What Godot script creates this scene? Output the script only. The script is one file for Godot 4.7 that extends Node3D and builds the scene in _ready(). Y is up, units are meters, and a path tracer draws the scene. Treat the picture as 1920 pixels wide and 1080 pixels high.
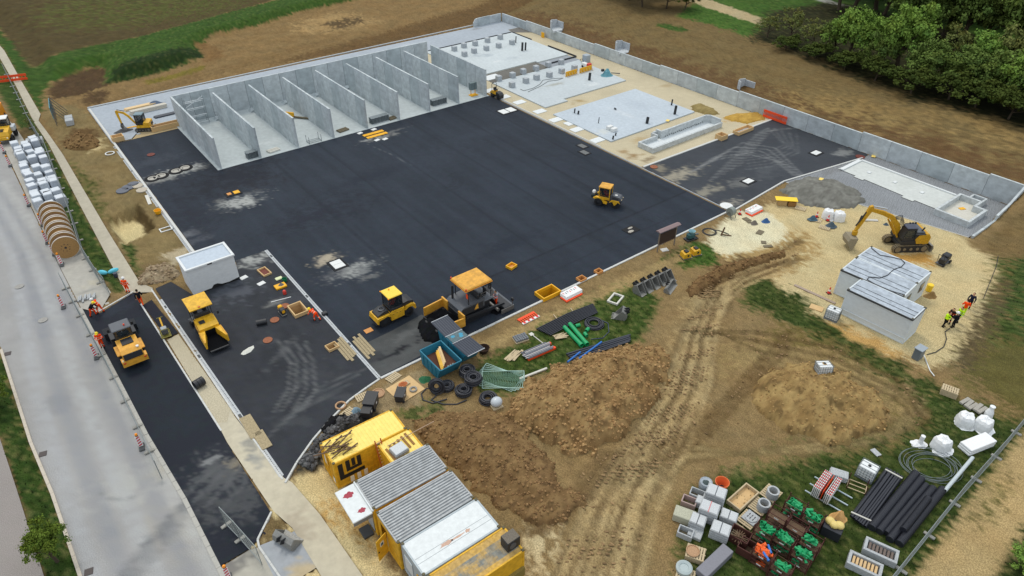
extends Node3D
# An aerial view of a works yard under construction. World: y up, metres; camera 40 m over the yard.
# Yard frame: +a runs along the bays (vector VA), +b runs away from the lens along the dividers (vector VB).
const FOCAL := 1290.0
const PITCH := 36.1
const CAMH := 40.0
const YAW := 0.6580   # turn of the yard about y: local +x is VA, local -z is VB
const VA := Vector3(0.791, 0, -0.6115)
const VB := Vector3(-0.6115, 0, -0.791)
var used := {}
var mats := {}
var texs := {}
var pits := []      # outlines of open shafts cut through the paving
var rng := RandomNumberGenerator.new()
var nz := FastNoiseLite.new()
var nz2 := FastNoiseLite.new()
# ---------- positions ----------
func P(x: float, y: float, h := 0.0) -> Vector3:      # the point at height h that a photo pixel looks at
	var p := deg_to_rad(PITCH)
	var cx := (x - 960.0) / FOCAL
	var cy := -(y - 540.0) / FOCAL
	var d := Vector3(cx, cy * cos(p) - sin(p), -(cos(p) + cy * sin(p)))
	return Vector3(0, CAMH, 0) + d * ((h - CAMH) / d.y)
func Y(a: float, b: float, h := 0.0) -> Vector3:
	var w := VA * a + VB * b
	return Vector3(w.x, h, w.z)
func poly(px: Array, h := 0.0) -> PackedVector2Array:  # [x, y, x, y ...] in photo pixels -> ground outline
	var r := PackedVector2Array()
	for i in range(0, px.size(), 2):
		var q := P(px[i], px[i + 1], h)
		r.append(Vector2(q.x, q.z))
	return r
func ypoly(ab: Array) -> PackedVector2Array:
	var r := PackedVector2Array()
	for i in range(0, ab.size(), 2):
		var q := Y(ab[i], ab[i + 1])
		r.append(Vector2(q.x, q.z))
	return r
func turn_of(d: Vector3) -> float:                      # turn that sends local +x along d
	return atan2(-d.z, d.x)
func S(r: float, g: float, b: float) -> Color:          # a colour picked as 0..255 sRGB -> linear
	return Color(r / 255.0, g / 255.0, b / 255.0).srgb_to_linear()
func rnd(a: float, b: float) -> float: return rng.randf_range(a, b)
# ---------- mesh builder ----------
class Mb:
	var v := PackedVector3Array()
	var n := PackedVector3Array()
	var c := PackedColorArray()
	var col := Color.WHITE
	var T := Transform3D.IDENTITY
	func at(x := 0.0, y := 0.0, z := 0.0, ry := 0.0, rx := 0.0, rz := 0.0) -> Mb:
		T = Transform3D(Basis.from_euler(Vector3(rx, ry, rz)), Vector3(x, y, z)); return self
	func tri(a: Vector3, b: Vector3, d: Vector3, na: Vector3, nb: Vector3, nd: Vector3) -> void:
		v.append(T * a); v.append(T * d); v.append(T * b)
		n.append((T.basis * na).normalized()); n.append((T.basis * nd).normalized()); n.append((T.basis * nb).normalized())
		c.append(col); c.append(col); c.append(col)
	func ft(a: Vector3, b: Vector3, d: Vector3) -> void:
		var m := (b - a).cross(d - a)
		tri(a, b, d, m, m, m)
	func quad(a: Vector3, b: Vector3, d: Vector3, e: Vector3) -> void:
		var m := (d - a).cross(e - b)
		tri(a, b, d, m, m, m); tri(a, d, e, m, m, m)
	func box(p: Vector3, s: Vector3) -> Mb:
		var h := s * 0.5
		var k := []
		for i in 8: k.append(p + Vector3(h.x if i & 1 else -h.x, h.y if i & 2 else -h.y, h.z if i & 4 else -h.z))
		quad(k[4], k[5], k[7], k[6]); quad(k[1], k[0], k[2], k[3]); quad(k[5], k[1], k[3], k[7])
		quad(k[0], k[4], k[6], k[2]); quad(k[6], k[7], k[3], k[2]); quad(k[0], k[1], k[5], k[4])
		return self
	func b6(x0: float, y0: float, z0: float, x1: float, y1: float, z1: float) -> Mb:
		return box(Vector3(x0 + x1, y0 + y1, z0 + z1) * 0.5, Vector3(x1 - x0, y1 - y0, z1 - z0))
	func cbox(p: Vector3, s: Vector3, e := 0.03) -> Mb:   # box with chamfered edges
		var h := s * 0.5
		e = minf(e, minf(h.x, minf(h.y, h.z)) * 0.9)
		var q := func(sx: int, sy: int, sz: int, ax: int) -> Vector3:
			return p + Vector3(sx * (h.x - (0.0 if ax == 0 else e)), sy * (h.y - (0.0 if ax == 1 else e)), sz * (h.z - (0.0 if ax == 2 else e)))
		for s1 in [-1, 1]:
			face(q.call(s1, -1, -1, 0), q.call(s1, 1, -1, 0), q.call(s1, 1, 1, 0), q.call(s1, -1, 1, 0), p)
			face(q.call(-1, s1, -1, 1), q.call(1, s1, -1, 1), q.call(1, s1, 1, 1), q.call(-1, s1, 1, 1), p)
			face(q.call(-1, -1, s1, 2), q.call(1, -1, s1, 2), q.call(1, 1, s1, 2), q.call(-1, 1, s1, 2), p)
			for s2 in [-1, 1]:
				face(q.call(s1, s2, -1, 0), q.call(s1, s2, 1, 0), q.call(s1, s2, 1, 1), q.call(s1, s2, -1, 1), p)
				face(q.call(s1, -1, s2, 0), q.call(s1, 1, s2, 0), q.call(s1, 1, s2, 2), q.call(s1, -1, s2, 2), p)
				face(q.call(-1, s1, s2, 1), q.call(1, s1, s2, 1), q.call(1, s1, s2, 2), q.call(-1, s1, s2, 2), p)
				for s3 in [-1, 1]:
					var a: Vector3 = q.call(s1, s2, s3, 0)
					var b: Vector3 = q.call(s1, s2, s3, 1)
					var d: Vector3 = q.call(s1, s2, s3, 2)
					if (b - a).cross(d - a).dot(a - p) > 0: ft(a, b, d)
					else: ft(a, d, b)
		return self
	func face(a: Vector3, b: Vector3, d: Vector3, e: Vector3, inside: Vector3) -> void:   # quad facing away from a point
		if (d - a).cross(e - b).dot((a + b + d + e) * 0.25 - inside) >= 0: quad(a, b, d, e)
		else: quad(e, d, b, a)
	func cyl(p0: Vector3, p1: Vector3, r0: float, r1 := -1.0, k := 10, caps := true) -> Mb:
		if r1 < 0: r1 = r0
		var ax := (p1 - p0).normalized()
		var u := ax.cross(Vector3.UP if absf(ax.y) < 0.9 else Vector3.RIGHT).normalized()
		var w := ax.cross(u)
		var m := 0.0 if p0.distance_to(p1) < 1e-6 else (r0 - r1) / p0.distance_to(p1)
		for i in k:
			var d0 := u * cos(TAU * i / k) + w * sin(TAU * i / k)
			var d1 := u * cos(TAU * (i + 1) / k) + w * sin(TAU * (i + 1) / k)
			var n0 := d0 + ax * m
			var n1 := d1 + ax * m
			tri(p0 + d0 * r0, p0 + d1 * r0, p1 + d1 * r1, n0, n1, n1)
			tri(p0 + d0 * r0, p1 + d1 * r1, p1 + d0 * r1, n0, n1, n0)
			if caps:
				if r1 > 0: tri(p1, p1 + d0 * r1, p1 + d1 * r1, ax, ax, ax)
				if r0 > 0: tri(p0, p0 + d1 * r0, p0 + d0 * r0, -ax, -ax, -ax)
		return self
	func pipe(p0: Vector3, p1: Vector3, r: float, ri: float, k := 14) -> Mb:   # hollow cylinder
		var ax := (p1 - p0).normalized()
		cyl(p0, p1, r, r, k, false)
		var u := ax.cross(Vector3.UP if absf(ax.y) < 0.9 else Vector3.RIGHT).normalized()
		var w := ax.cross(u)
		for i in k:
			var d0 := u * cos(TAU * i / k) + w * sin(TAU * i / k)
			var d1 := u * cos(TAU * (i + 1) / k) + w * sin(TAU * (i + 1) / k)
			tri(p0 + d1 * ri, p0 + d0 * ri, p1 + d1 * ri, -d1, -d0, -d1)
			tri(p1 + d1 * ri, p0 + d0 * ri, p1 + d0 * ri, -d1, -d0, -d0)
			quad(p1 + d0 * ri, p1 + d0 * r, p1 + d1 * r, p1 + d1 * ri)
			quad(p0 + d1 * ri, p0 + d1 * r, p0 + d0 * r, p0 + d0 * ri)
		return self
	func tube(pts: Array, r: float, k := 6) -> Mb:
		for i in pts.size() - 1: cyl(pts[i], pts[i + 1], r, r, k, i == 0 or i == pts.size() - 2)
		return self
	func bar(p0: Vector3, p1: Vector3, w: float, h := -1.0) -> Mb:     # square bar between two points
		if h < 0: h = w
		var ax := (p1 - p0).normalized()
		var u := ax.cross(Vector3.UP if absf(ax.y) < 0.95 else Vector3.RIGHT).normalized() * w * 0.5
		var q := u.cross(ax).normalized() * h * 0.5
		var m := (p0 + p1) * 0.5
		var k := [p0 - u - q, p0 + u - q, p0 + u + q, p0 - u + q, p1 - u - q, p1 + u - q, p1 + u + q, p1 - u + q]
		face(k[0], k[1], k[2], k[3], m); face(k[4], k[5], k[6], k[7], m)
		for i in 4: face(k[i], k[(i + 1) % 4], k[(i + 1) % 4 + 4], k[i + 4], m)
		return self
	func lathe(prof: Array, k := 16) -> Mb:      # [[r, y] ...] about the y axis, from bottom to top outside
		for i in prof.size() - 1:
			var r0: float = prof[i][0]
			var y0: float = prof[i][1]
			var r1: float = prof[i + 1][0]
			var y1: float = prof[i + 1][1]
			var nn := Vector2(y1 - y0, r0 - r1).normalized()
			for j in k:
				var a0 := TAU * j / k
				var a1 := TAU * (j + 1) / k
				var d0 := Vector3(cos(a0), 0, -sin(a0))
				var d1 := Vector3(cos(a1), 0, -sin(a1))
				var n0 := d0 * nn.x + Vector3.UP * nn.y
				var n1 := d1 * nn.x + Vector3.UP * nn.y
				var u := Vector3.UP
				if r0 > 1e-5: tri(d0 * r0 + u * y0, d1 * r0 + u * y0, d1 * r1 + u * y1, n0, n1, n1)
				if r1 > 1e-5: tri(d0 * r0 + u * y0, d1 * r1 + u * y1, d0 * r1 + u * y1, n0, n1, n0)
		return self
	func ext(pr: Array, z0: float, z1: float) -> Mb:   # outline [x, y, x, y ...] in x/y pushed along z
		var o := PackedVector2Array()
		for i in range(0, pr.size(), 2): o.append(Vector2(pr[i], pr[i + 1]))
		if Geometry2D.is_polygon_clockwise(o): o.reverse()
		for i in o.size():
			var a := o[i]
			var b := o[(i + 1) % o.size()]
			quad(Vector3(b.x, b.y, z0), Vector3(b.x, b.y, z1), Vector3(a.x, a.y, z1), Vector3(a.x, a.y, z0))
		var t := Geometry2D.triangulate_polygon(o)
		for i in range(0, t.size(), 3):
			var q := [o[t[i]], o[t[i + 1]], o[t[i + 2]]]
			if (q[1] - q[0]).cross(q[2] - q[0]) < 0: q = [q[0], q[2], q[1]]
			ft(Vector3(q[0].x, q[0].y, z1), Vector3(q[1].x, q[1].y, z1), Vector3(q[2].x, q[2].y, z1))
			ft(Vector3(q[0].x, q[0].y, z0), Vector3(q[2].x, q[2].y, z0), Vector3(q[1].x, q[1].y, z0))
		return self
	func ext_x(x0: float, x1: float, y: float, z: float, w: float, h: float) -> void:   # a rounded rib along x
		quad(Vector3(x0, y, z + w), Vector3(x1, y, z + w), Vector3(x1, y + h, z + w * 0.5), Vector3(x0, y + h, z + w * 0.5))
		quad(Vector3(x0, y + h, z + w * 0.5), Vector3(x1, y + h, z + w * 0.5), Vector3(x1, y + h, z - w * 0.5), Vector3(x0, y + h, z - w * 0.5))
		quad(Vector3(x0, y + h, z - w * 0.5), Vector3(x1, y + h, z - w * 0.5), Vector3(x1, y, z - w), Vector3(x0, y, z - w))
	func prism(o: PackedVector2Array, y0: float, y1: float, top := true, sides := true) -> Mb:   # x/z outline
		var p := o.duplicate()
		if not Geometry2D.is_polygon_clockwise(p): p.reverse()
		if sides:
			for i in p.size():
				var a := p[i]
				var b := p[(i + 1) % p.size()]
				quad(Vector3(a.x, y0, a.y), Vector3(b.x, y0, b.y), Vector3(b.x, y1, b.y), Vector3(a.x, y1, a.y))
		if top:
			var t := Geometry2D.triangulate_polygon(p)
			for i in range(0, t.size(), 3):
				var q0 := p[t[i]]
				var q1 := p[t[i + 1]]
				var q2 := p[t[i + 2]]
				if (q1 - q0).cross(q2 - q0) > 0:
					var s := q1
					q1 = q2
					q2 = s
				ft(Vector3(q0.x, y1, q0.y), Vector3(q1.x, y1, q1.y), Vector3(q2.x, y1, q2.y))
		return self
	func ell(p: Vector3, r: Vector3, k := 10, m := 6) -> Mb:
		for i in m:
			for j in k:
				var q := []
				for e in [[i, j], [i + 1, j], [i + 1, j + 1], [i, j + 1]]:
					var th: float = PI * e[0] / m - PI / 2
					var ph: float = TAU * e[1] / k
					q.append(Vector3(cos(th) * cos(ph), sin(th), -cos(th) * sin(ph)))
				if i > 0: tri(p + q[0] * r, p + q[3] * r, p + q[2] * r, q[0] / r, q[3] / r, q[2] / r)
				if i < m - 1: tri(p + q[0] * r, p + q[2] * r, p + q[1] * r, q[0] / r, q[2] / r, q[1] / r)
		return self
	func hump(p: Vector3, rx: float, rz: float, h: float, seed_: int, k := 18, m := 6) -> Mb:   # a lumpy low heap
		var f := FastNoiseLite.new()
		f.seed = seed_
		f.frequency = 0.9
		var pt := func(i: int, j: int) -> Vector3:
			var t := float(i) / m
			var d := Vector3(cos(TAU * j / k), 0, sin(TAU * j / k))
			var w := 1.0 + 0.25 * f.get_noise_2d(d.x * 2.0, d.z * 2.0)
			var y := h * (0.5 + 0.5 * cos(PI * t)) * (1.0 + 0.35 * f.get_noise_2d(d.x * t * 3.0 + 9.0, d.z * t * 3.0))
			return p + Vector3(d.x * rx * t * w, y if i < m else -0.02, d.z * rz * t * w)
		for i in m:
			for j in k:
				var a: Vector3 = pt.call(i, j)
				var b: Vector3 = pt.call(i + 1, j)
				var d: Vector3 = pt.call(i + 1, j + 1)
				var e: Vector3 = pt.call(i, j + 1)
				if i > 0: face(a, b, d, e, p - Vector3.UP * 3)
				elif (b - a).cross(d - a).y > 0: ft(a, b, d)
				else: ft(a, d, b)
		return self
	func mesh() -> ArrayMesh:
		var m := ArrayMesh.new()
		if v.is_empty(): return m
		var r := []
		r.resize(Mesh.ARRAY_MAX)
		r[Mesh.ARRAY_VERTEX] = v; r[Mesh.ARRAY_NORMAL] = n; r[Mesh.ARRAY_COLOR] = c
		m.add_surface_from_arrays(Mesh.PRIMITIVE_TRIANGLES, r)
		return m
func V(x: float, y: float, z: float) -> Vector3: return Vector3(x, y, z)
func mb() -> Mb: return Mb.new()
# ---------- nodes ----------
func numbered(called: String) -> String:
	used[called] = used.get(called, -1) + 1
	return called if used[called] == 0 else "%s_%03d" % [called, used[called]]
func tag(o: Node3D, label: String, category: String, group := "", kind := "") -> Node3D:
	if label: o.set_meta("label", label)
	if category: o.set_meta("category", category)
	if group: o.set_meta("group", group)
	if kind: o.set_meta("kind", kind)
	return o
func thing(called: String, label: String, category: String, at := Vector3.ZERO, turn := 0.0, group := "") -> Node3D:
	var o := Node3D.new()
	o.name = numbered(called)
	add_child(o)
	o.position = at
	o.rotation.y = turn
	tag(o, label, category, group)
	return o
func part(parent: Node3D, called: String, what, m: Material, xf := Transform3D.IDENTITY) -> MeshInstance3D:
	var o := MeshInstance3D.new()
	o.mesh = what.mesh() if what is Mb else what
	o.material_override = m
	o.name = called
	o.transform = xf
	parent.add_child(o, true)
	return o
func solo(called: String, what, m: Material, label: String, category: String, at := Vector3.ZERO, turn := 0.0, group := "") -> MeshInstance3D:
	var o := MeshInstance3D.new()
	o.mesh = what.mesh() if what is Mb else what
	o.material_override = m
	o.name = numbered(called)
	add_child(o)
	o.position = at
	o.rotation.y = turn
	tag(o, label, category, group)
	return o
func setting(called: String, what, m: Material) -> MeshInstance3D:
	var o := MeshInstance3D.new()
	o.mesh = what.mesh() if what is Mb else what
	o.material_override = m
	o.name = numbered(called)
	add_child(o)
	o.set_meta("kind", "structure")
	return o
func copy(src: Node3D, at: Vector3, turn: float, label := "", group := "") -> Node3D:
	var r: Node3D = src.duplicate()
	r.name = numbered(String(src.name).rstrip("0123456789").trim_suffix("_"))
	add_child(r)
	r.position = at
	r.rotation.y = turn
	if label: r.set_meta("label", label)
	if group: r.set_meta("group", group)
	return r
# ---------- materials ----------
func ntex(key: String, freq: float, oct: int, lo: float, hi: float, normal := 0.0, size := 512) -> NoiseTexture2D:
	if texs.has(key): return texs[key]
	var f := FastNoiseLite.new()
	f.seed = hash(key) % 1000
	f.noise_type = FastNoiseLite.TYPE_SIMPLEX_SMOOTH
	f.frequency = freq
	f.fractal_octaves = oct
	f.fractal_gain = 0.62
	var t := NoiseTexture2D.new()
	t.width = size; t.height = size
	t.seamless = true
	t.noise = f
	if normal > 0.0:
		t.as_normal_map = true
		t.bump_strength = normal
	else:
		var g := Gradient.new()
		g.set_color(0, Color(lo, lo, lo)); g.set_color(1, Color(hi, hi, hi))
		g.set_offset(0, 0.25 if key == "earth" else 0.15); g.set_offset(1, 0.75 if key == "earth" else 0.85)
		t.color_ramp = g
	texs[key] = t
	return t
func mat(key: String, r: float, g: float, b: float, rough := 0.8, metal := 0.0, grain := "soft", tile := 4.0, bump := 0.0) -> StandardMaterial3D:
	if mats.has(key): return mats[key]
	var m := StandardMaterial3D.new()
	m.resource_name = key
	m.albedo_color = Color(r / 255.0, g / 255.0, b / 255.0)
	m.roughness = rough
	m.metallic = metal
	m.uv1_triplanar = true
	m.uv1_world_triplanar = true
	m.uv1_scale = Vector3.ONE / tile
	if grain == "soft": m.albedo_texture = ntex("soft", 0.012, 5, 0.94, 1.0)
	elif grain == "dirty": m.albedo_texture = ntex("dirty", 0.01, 6, 0.82, 1.0)
	elif grain == "coarse": m.albedo_texture = ntex("coarse", 0.02, 6, 0.5, 1.0)
	elif grain == "earth": m.albedo_texture = ntex("earth", 0.06, 5, 0.75, 1.0, 0.0, 1024)
	elif grain == "fine": m.albedo_texture = ntex("fine", 0.07, 5, 0.79, 1.0)
	if bump > 0.0:
		m.normal_enabled = true
		m.normal_texture = ntex("bumps", 0.03, 5, 0, 1, 3.0)
		m.normal_scale = bump
	mats[key] = m
	return m
func vmat(key: String, rough := 0.9, grain := "fine", tile := 6.0, bump := 0.0, metal := 0.0) -> StandardMaterial3D:   # colour comes from the vertices
	if mats.has(key): return mats[key]
	var m := mat(key, 255, 255, 255, rough, metal, grain, tile, bump)
	m.vertex_color_use_as_albedo = true
	m.metallic_specular = 0.25
	return m
# ---------- flat sheets: an outline cut into cells so that its colour can vary ----------
func sheet(called: String, o: PackedVector2Array, y: float, res: float, m: Material, tint: Callable, edge := 0.0, turn := YAW) -> MeshInstance3D:
	var r := Transform2D(turn, Vector2.ZERO)       # cells follow the yard's grid
	var inv := r.affine_inverse()
	var q := PackedVector2Array()
	for k in o: q.append(r * k)
	var lo := q[0]
	var hi := q[0]
	for k in q:
		lo = lo.min(k)
		hi = hi.max(k)
	var nx := int(ceil((hi.x - lo.x) / res))
	var ny := int(ceil((hi.y - lo.y) / res))
	var inside := PackedByteArray()
	inside.resize((nx + 1) * (ny + 1))
	var vid := PackedInt32Array()
	vid.resize((nx + 1) * (ny + 1))
	vid.fill(-1)
	for j in ny + 1:
		for i in nx + 1:
			inside[j * (nx + 1) + i] = 1 if Geometry2D.is_point_in_polygon(lo + Vector2(i, j) * res, q) else 0
	# cells that an outline edge crosses are cut exactly
	var cut := {}
	var gaps := []
	for e in pits:
		var h := PackedVector2Array()
		for k in e: h.append(r * k)
		if Geometry2D.is_point_in_polygon(h[0], q): gaps.append(h)
	var rings := [q]
	rings.append_array(gaps)
	for ring in rings:
		for k in ring.size():
			var a: Vector2 = ring[k]
			var b: Vector2 = ring[(k + 1) % ring.size()]
			var steps := int(a.distance_to(b) / (res * 0.2)) + 1
			for s in steps + 1:
				var g := ((a.lerp(b, float(s) / steps) - lo) / res).floor()
				cut[int(g.y) * nx + int(g.x) if g.x < nx and g.y < ny else -1] = true
	var vs := PackedVector3Array()
	var cs := PackedColorArray()
	var idx := PackedInt32Array()
	for j in ny:
		for i in nx:
			if cut.has(j * nx + i):
				var c0 := lo + Vector2(i, j) * res
				var cell := PackedVector2Array([c0, c0 + Vector2(res, 0), c0 + Vector2(res, res), c0 + Vector2(0, res)])
				var pieces := Geometry2D.intersect_polygons(cell, q)
				for h in gaps:
					var left: Array[PackedVector2Array] = []
					for piece in pieces: left.append_array(Geometry2D.clip_polygons(piece, h))
					pieces = left
				for piece in pieces:
					var t := Geometry2D.triangulate_polygon(piece)
					var base := vs.size()
					for p in piece:
						var w := inv * p
						vs.append(Vector3(w.x, y, w.y))
						cs.append(tint.call(w.x, w.y))
					for e in range(0, t.size(), 3):
						var s0 := piece[t[e]]
						if (piece[t[e + 1]] - s0).cross(piece[t[e + 2]] - s0) > 0: idx.append_array([base + t[e], base + t[e + 1], base + t[e + 2]])
						else: idx.append_array([base + t[e], base + t[e + 2], base + t[e + 1]])
			elif inside[j * (nx + 1) + i]:
				var mid := lo + Vector2(i + 0.5, j + 0.5) * res
				var gone := false
				for h in gaps:
					if Geometry2D.is_point_in_polygon(mid, h): gone = true
				if gone: continue
				var f := []
				for e in [[0, 0], [1, 0], [1, 1], [0, 1]]:
					var at: int = (j + e[1]) * (nx + 1) + i + e[0]
					if vid[at] < 0:
						vid[at] = vs.size()
						var w := inv * (lo + Vector2(i + e[0], j + e[1]) * res)
						vs.append(Vector3(w.x, y, w.y))
						cs.append(tint.call(w.x, w.y))
					f.append(vid[at])
				idx.append_array([f[0], f[1], f[2], f[0], f[2], f[3]])
	if edge > 0.0:      # a slab with a visible edge
		for k in o.size():
			var a := o[k]
			var b := o[(k + 1) % o.size()]
			var base := vs.size()
			for p in [Vector3(a.x, y, a.y), Vector3(b.x, y, b.y), Vector3(b.x, y - edge, b.y), Vector3(a.x, y - edge, a.y)]:
				vs.append(p)
				cs.append(tint.call(p.x, p.z))
			idx.append_array([base, base + 1, base + 2, base, base + 2, base + 3])
	var ns := PackedVector3Array()
	ns.resize(vs.size())
	ns.fill(Vector3.UP)
	if edge > 0.0:
		for k in o.size():
			var a := o[k]
			var b := o[(k + 1) % o.size()]
			var d := Vector3(b.y - a.y, 0, a.x - b.x).normalized()
			if Geometry2D.is_point_in_polygon((a + b) * 0.5 + Vector2(d.x, d.z) * 0.01, o): d = -d
			for e in 4: ns[vs.size() - 4 * (o.size() - k) + e] = d
	var arr := []
	arr.resize(Mesh.ARRAY_MAX)
	arr[Mesh.ARRAY_VERTEX] = vs; arr[Mesh.ARRAY_NORMAL] = ns; arr[Mesh.ARRAY_COLOR] = cs; arr[Mesh.ARRAY_INDEX] = idx
	var am := ArrayMesh.new()
	am.add_surface_from_arrays(Mesh.PRIMITIVE_TRIANGLES, arr)
	return setting(called, am, m)
func flat(c: Color, spread := 0.1, f := 0.15) -> Callable:    # an even colour with slow patches
	return func(x: float, z: float) -> Color:
		var k := 1.0 + spread * (nz.get_noise_2d(x * f * 10.0, z * f * 10.0) + 0.6 * nz2.get_noise_2d(x * 9.0, z * 9.0))
		return Color(c.r * k, c.g * k, c.b * k)
# ---------- the ground ----------
var hard: Array = []        # outlines that lie under paving: the soil is sunk below them
var paints: Array = []      # [outline, lo, hi, colour, wander, scatter, odds]
var ruts: Array = []        # [points, half width, depth, colour, strength]
var dips: Array = []        # [outline, depth, ramp]
func paint(o: PackedVector2Array, c: Color, wander := 1.2, scatter := 0.5, odds := 1.0) -> void:
	var lo := o[0]
	var hi := o[0]
	for k in o:
		lo = lo.min(k)
		hi = hi.max(k)
	var pad := Vector2.ONE * (wander + scatter + 0.1)
	paints.append([o, lo - pad, hi + pad, c, wander, scatter, odds])
func ramp_in(p: Vector2, o: PackedVector2Array, w: float) -> float:    # 0 on the outline, 1 from w inside
	if not Geometry2D.is_point_in_polygon(p, o): return 0.0
	var d := w
	for k in o.size():
		d = minf(d, p.distance_to(Geometry2D.get_closest_point_to_segment(p, o[k], o[(k + 1) % o.size()])))
		if d <= 0.0: return 0.0
	return smoothstep(0.0, w, d)
func bank(a: float, b: float) -> float:      # the slope behind the retaining wall
	var top := lerpf(2.35, 1.35, clampf((b - 20.0) / 100.0, 0.0, 1.0))
	var rise := top + 0.075 * clampf(a - 91.0, 0.0, 45.0)
	var side := smoothstep(90.45, 90.95, a) if b > 20.0 else smoothstep(82.0 + (20.0 - b) * 0.15, 92.0 + (20.0 - b) * 0.5, a)
	var low := smoothstep(-12.0, 20.0, b)
	var back := smoothstep(123.0, 119.5, b) if b > 119.5 else 1.0
	return rise * side * low * lerpf(back, 1.0, smoothstep(92.0, 108.0, a))
func soil_height(x: float, z: float) -> float:
	var a := VA.x * x + VA.z * z
	var b := VB.x * x + VB.z * z
	var h := 0.0
	if a > 80.0 and b > -14.0: h = bank(a, b)
	elif b > 122.0 or z < -95.0:
		h = 1.3 * ramp_in(Vector2(x, z), upland, 4.5)
	return h
var upland: PackedVector2Array
var tufts := []
var stones := []
func ground() -> void:
	upland = poly([92, 178, 118, 148, 182, 128, 200, 160, 300, 138, 385, 112, 380, 90, 400, 76, 480, 54, 560, 28, 670, 3, 800, -50, 1000, -200, -500, -200, -100, -20, 30, 60, 60, 125])
	var dirt := S(130, 107, 75)
	# back of the yard
	paint(poly([-200, -100, 30, 140, 100, 300, 200, 240, 905, 40, 1100, -100, 900, -200]), S(126, 101, 68), 2.0, 1.0)
	paint(poly([480, 126, 600, 92, 720, 60, 860, 20, 960, -6, 1120, -30, 1150, 30, 1000, 28, 905, 44, 700, 92]), S(100, 77, 50), 2.5, 1.2)
	paint(poly([560, 40, 640, 22, 720, 40, 640, 60, 560, 62]), S(150, 122, 84), 3.0, 2.0)
	paint(poly([600, 45, 660, 30, 690, 38, 640, 55]), S(92, 74, 52), 1.5, 1.0, 0.8)
	paint(poly([-300, -120, -60, -40, 0, 55, 60, 127, 160, 102, 265, 81, 480, 21, 620, -12, 820, -60, 760, -20, 670, 0, 560, 24, 480, 50, 390, 71, 375, 88, 382, 107, 300, 137, 200, 159, 195, 137, 182, 125, 118, 145, 82, 170, 76, 214, 60, 200, 20, 140, 0, 97, -60, 20]), S(58, 84, 33), 0.8, 0.5)
	paint(poly([205, 158, 300, 136, 380, 108, 374, 92, 300, 112, 210, 138]), S(34, 52, 22), 0.8, 0.8)
	paint(poly([-60, -40, 0, 55, 60, 127, 160, 102, 265, 81, 480, 21, 640, -25, 760, -65, -100, -160]), S(78, 66, 42), 0.3, 0.3)
	paint(poly([90, 20, 200, 0, 420, -20, 460, 20, 330, 50, 180, 66, 100, 60]), S(82, 84, 42), 5.0, 5.0, 0.7)
	paint(poly([-100, -160, 760, -65, 640, -40, 300, -30, 0, -40]), S(80, 80, 40), 5.0, 5.0, 0.7)
	paint(poly([88, 172, 118, 146, 182, 126, 196, 138, 200, 160, 150, 178, 100, 186]), S(78, 60, 42), 0.6, 0.4)
	paint(poly([150, 190, 170, 172, 200, 170, 205, 190, 175, 198]), S(84, 64, 44), 1.0, 0.8)
	paint(poly([270, 152, 330, 138, 378, 122, 382, 130, 330, 146, 280, 158]), S(112, 98, 46), 0.6, 0.4)
	paint(poly([362, 84, 390, 82, 420, 96, 425, 106, 380, 118, 384, 104]), S(118, 90, 58), 0.6, 0.4)
	# bank behind the wall
	paint(ypoly([90.3, 124, 90.3, 16, 84, 10, 100, -10, 200, -20, 200, 130]), S(110, 91, 61), 0.2, 0.2)
	paint(ypoly([90.3, 118, 90.3, 20, 96, 20, 95, 60, 96, 118]), S(98, 74, 50), 3.0, 2.5)
	paint(ypoly([93, 58, 100, 50, 102, 36, 94, 38]), S(134, 110, 72), 4.0, 3.0, 0.7)
	paint(ypoly([98, 24, 106, 20, 112, 30, 104, 40]), S(134, 110, 72), 4.0, 3.0, 0.7)
	paint(poly([1265, 33, 1300, 14, 1360, -20, 1500, -40, 1520, 40, 1440, 66, 1400, 72, 1360, 58, 1300, 40], 3.0), S(66, 96, 38), 1.4, 0.8)
	paint(poly([1232, 46, 1262, 50, 1292, 60, 1280, 62, 1236, 52], 2.6), S(58, 84, 34), 0.8, 0.5)
	paint(poly([1280, -14, 1340, 4, 1432, 36, 1428, 46, 1330, 14, 1270, -8], 4.0), S(170, 150, 118), 0.4, 0.3)
	paint(poly([1360, -80, 2200, -80, 2300, 300, 1920, 220, 1760, 150, 1600, 60, 1440, 30, 1380, 0], 4.0), S(60, 88, 34), 1.0, 0.8)
	paint(poly([1500, 2, 1520, 2, 1600, 26, 1590, 32], 4.0), S(140, 138, 134), 0.3, 0.2)
	paint(poly([1410, 75, 1450, 80, 1580, 130, 1700, 175, 1920, 235, 2200, 330, 2200, 150, 1900, 100, 1560, 20, 1440, 30], 3.6), S(44, 44, 26), 1.5, 1.5)
	# verge beside the road, strip between kerb and yard
	paint(poly([-60, 60, 0, 180, 60, 275, 100, 370, 150, 470, 210, 548, 240, 545, 150, 385, 92, 272, 64, 228, 30, 160, 0, 110, -40, 40]), S(58, 78, 34), 0.25, 0.25)
	paint(poly([30, 250, 52, 235, 66, 250, 60, 285, 45, 285]), S(100, 82, 56), 0.6, 0.4)
	paint(poly([110, 270, 165, 370, 200, 430, 262, 532, 330, 500, 360, 470, 215, 270, 160, 205, 90, 190, 84, 220]), S(124, 105, 73), 0.6, 0.4)
	paint(poly([130, 240, 180, 240, 190, 270, 150, 280, 120, 272]), S(96, 74, 48), 0.8, 0.6)
	paint(poly([165, 262, 190, 258, 196, 280, 172, 284]), S(178, 158, 120), 0.8, 0.5)
	paint(poly([140, 300, 170, 345, 200, 410, 190, 414, 150, 352, 128, 305]), S(80, 84, 42), 0.8, 0.8)
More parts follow.
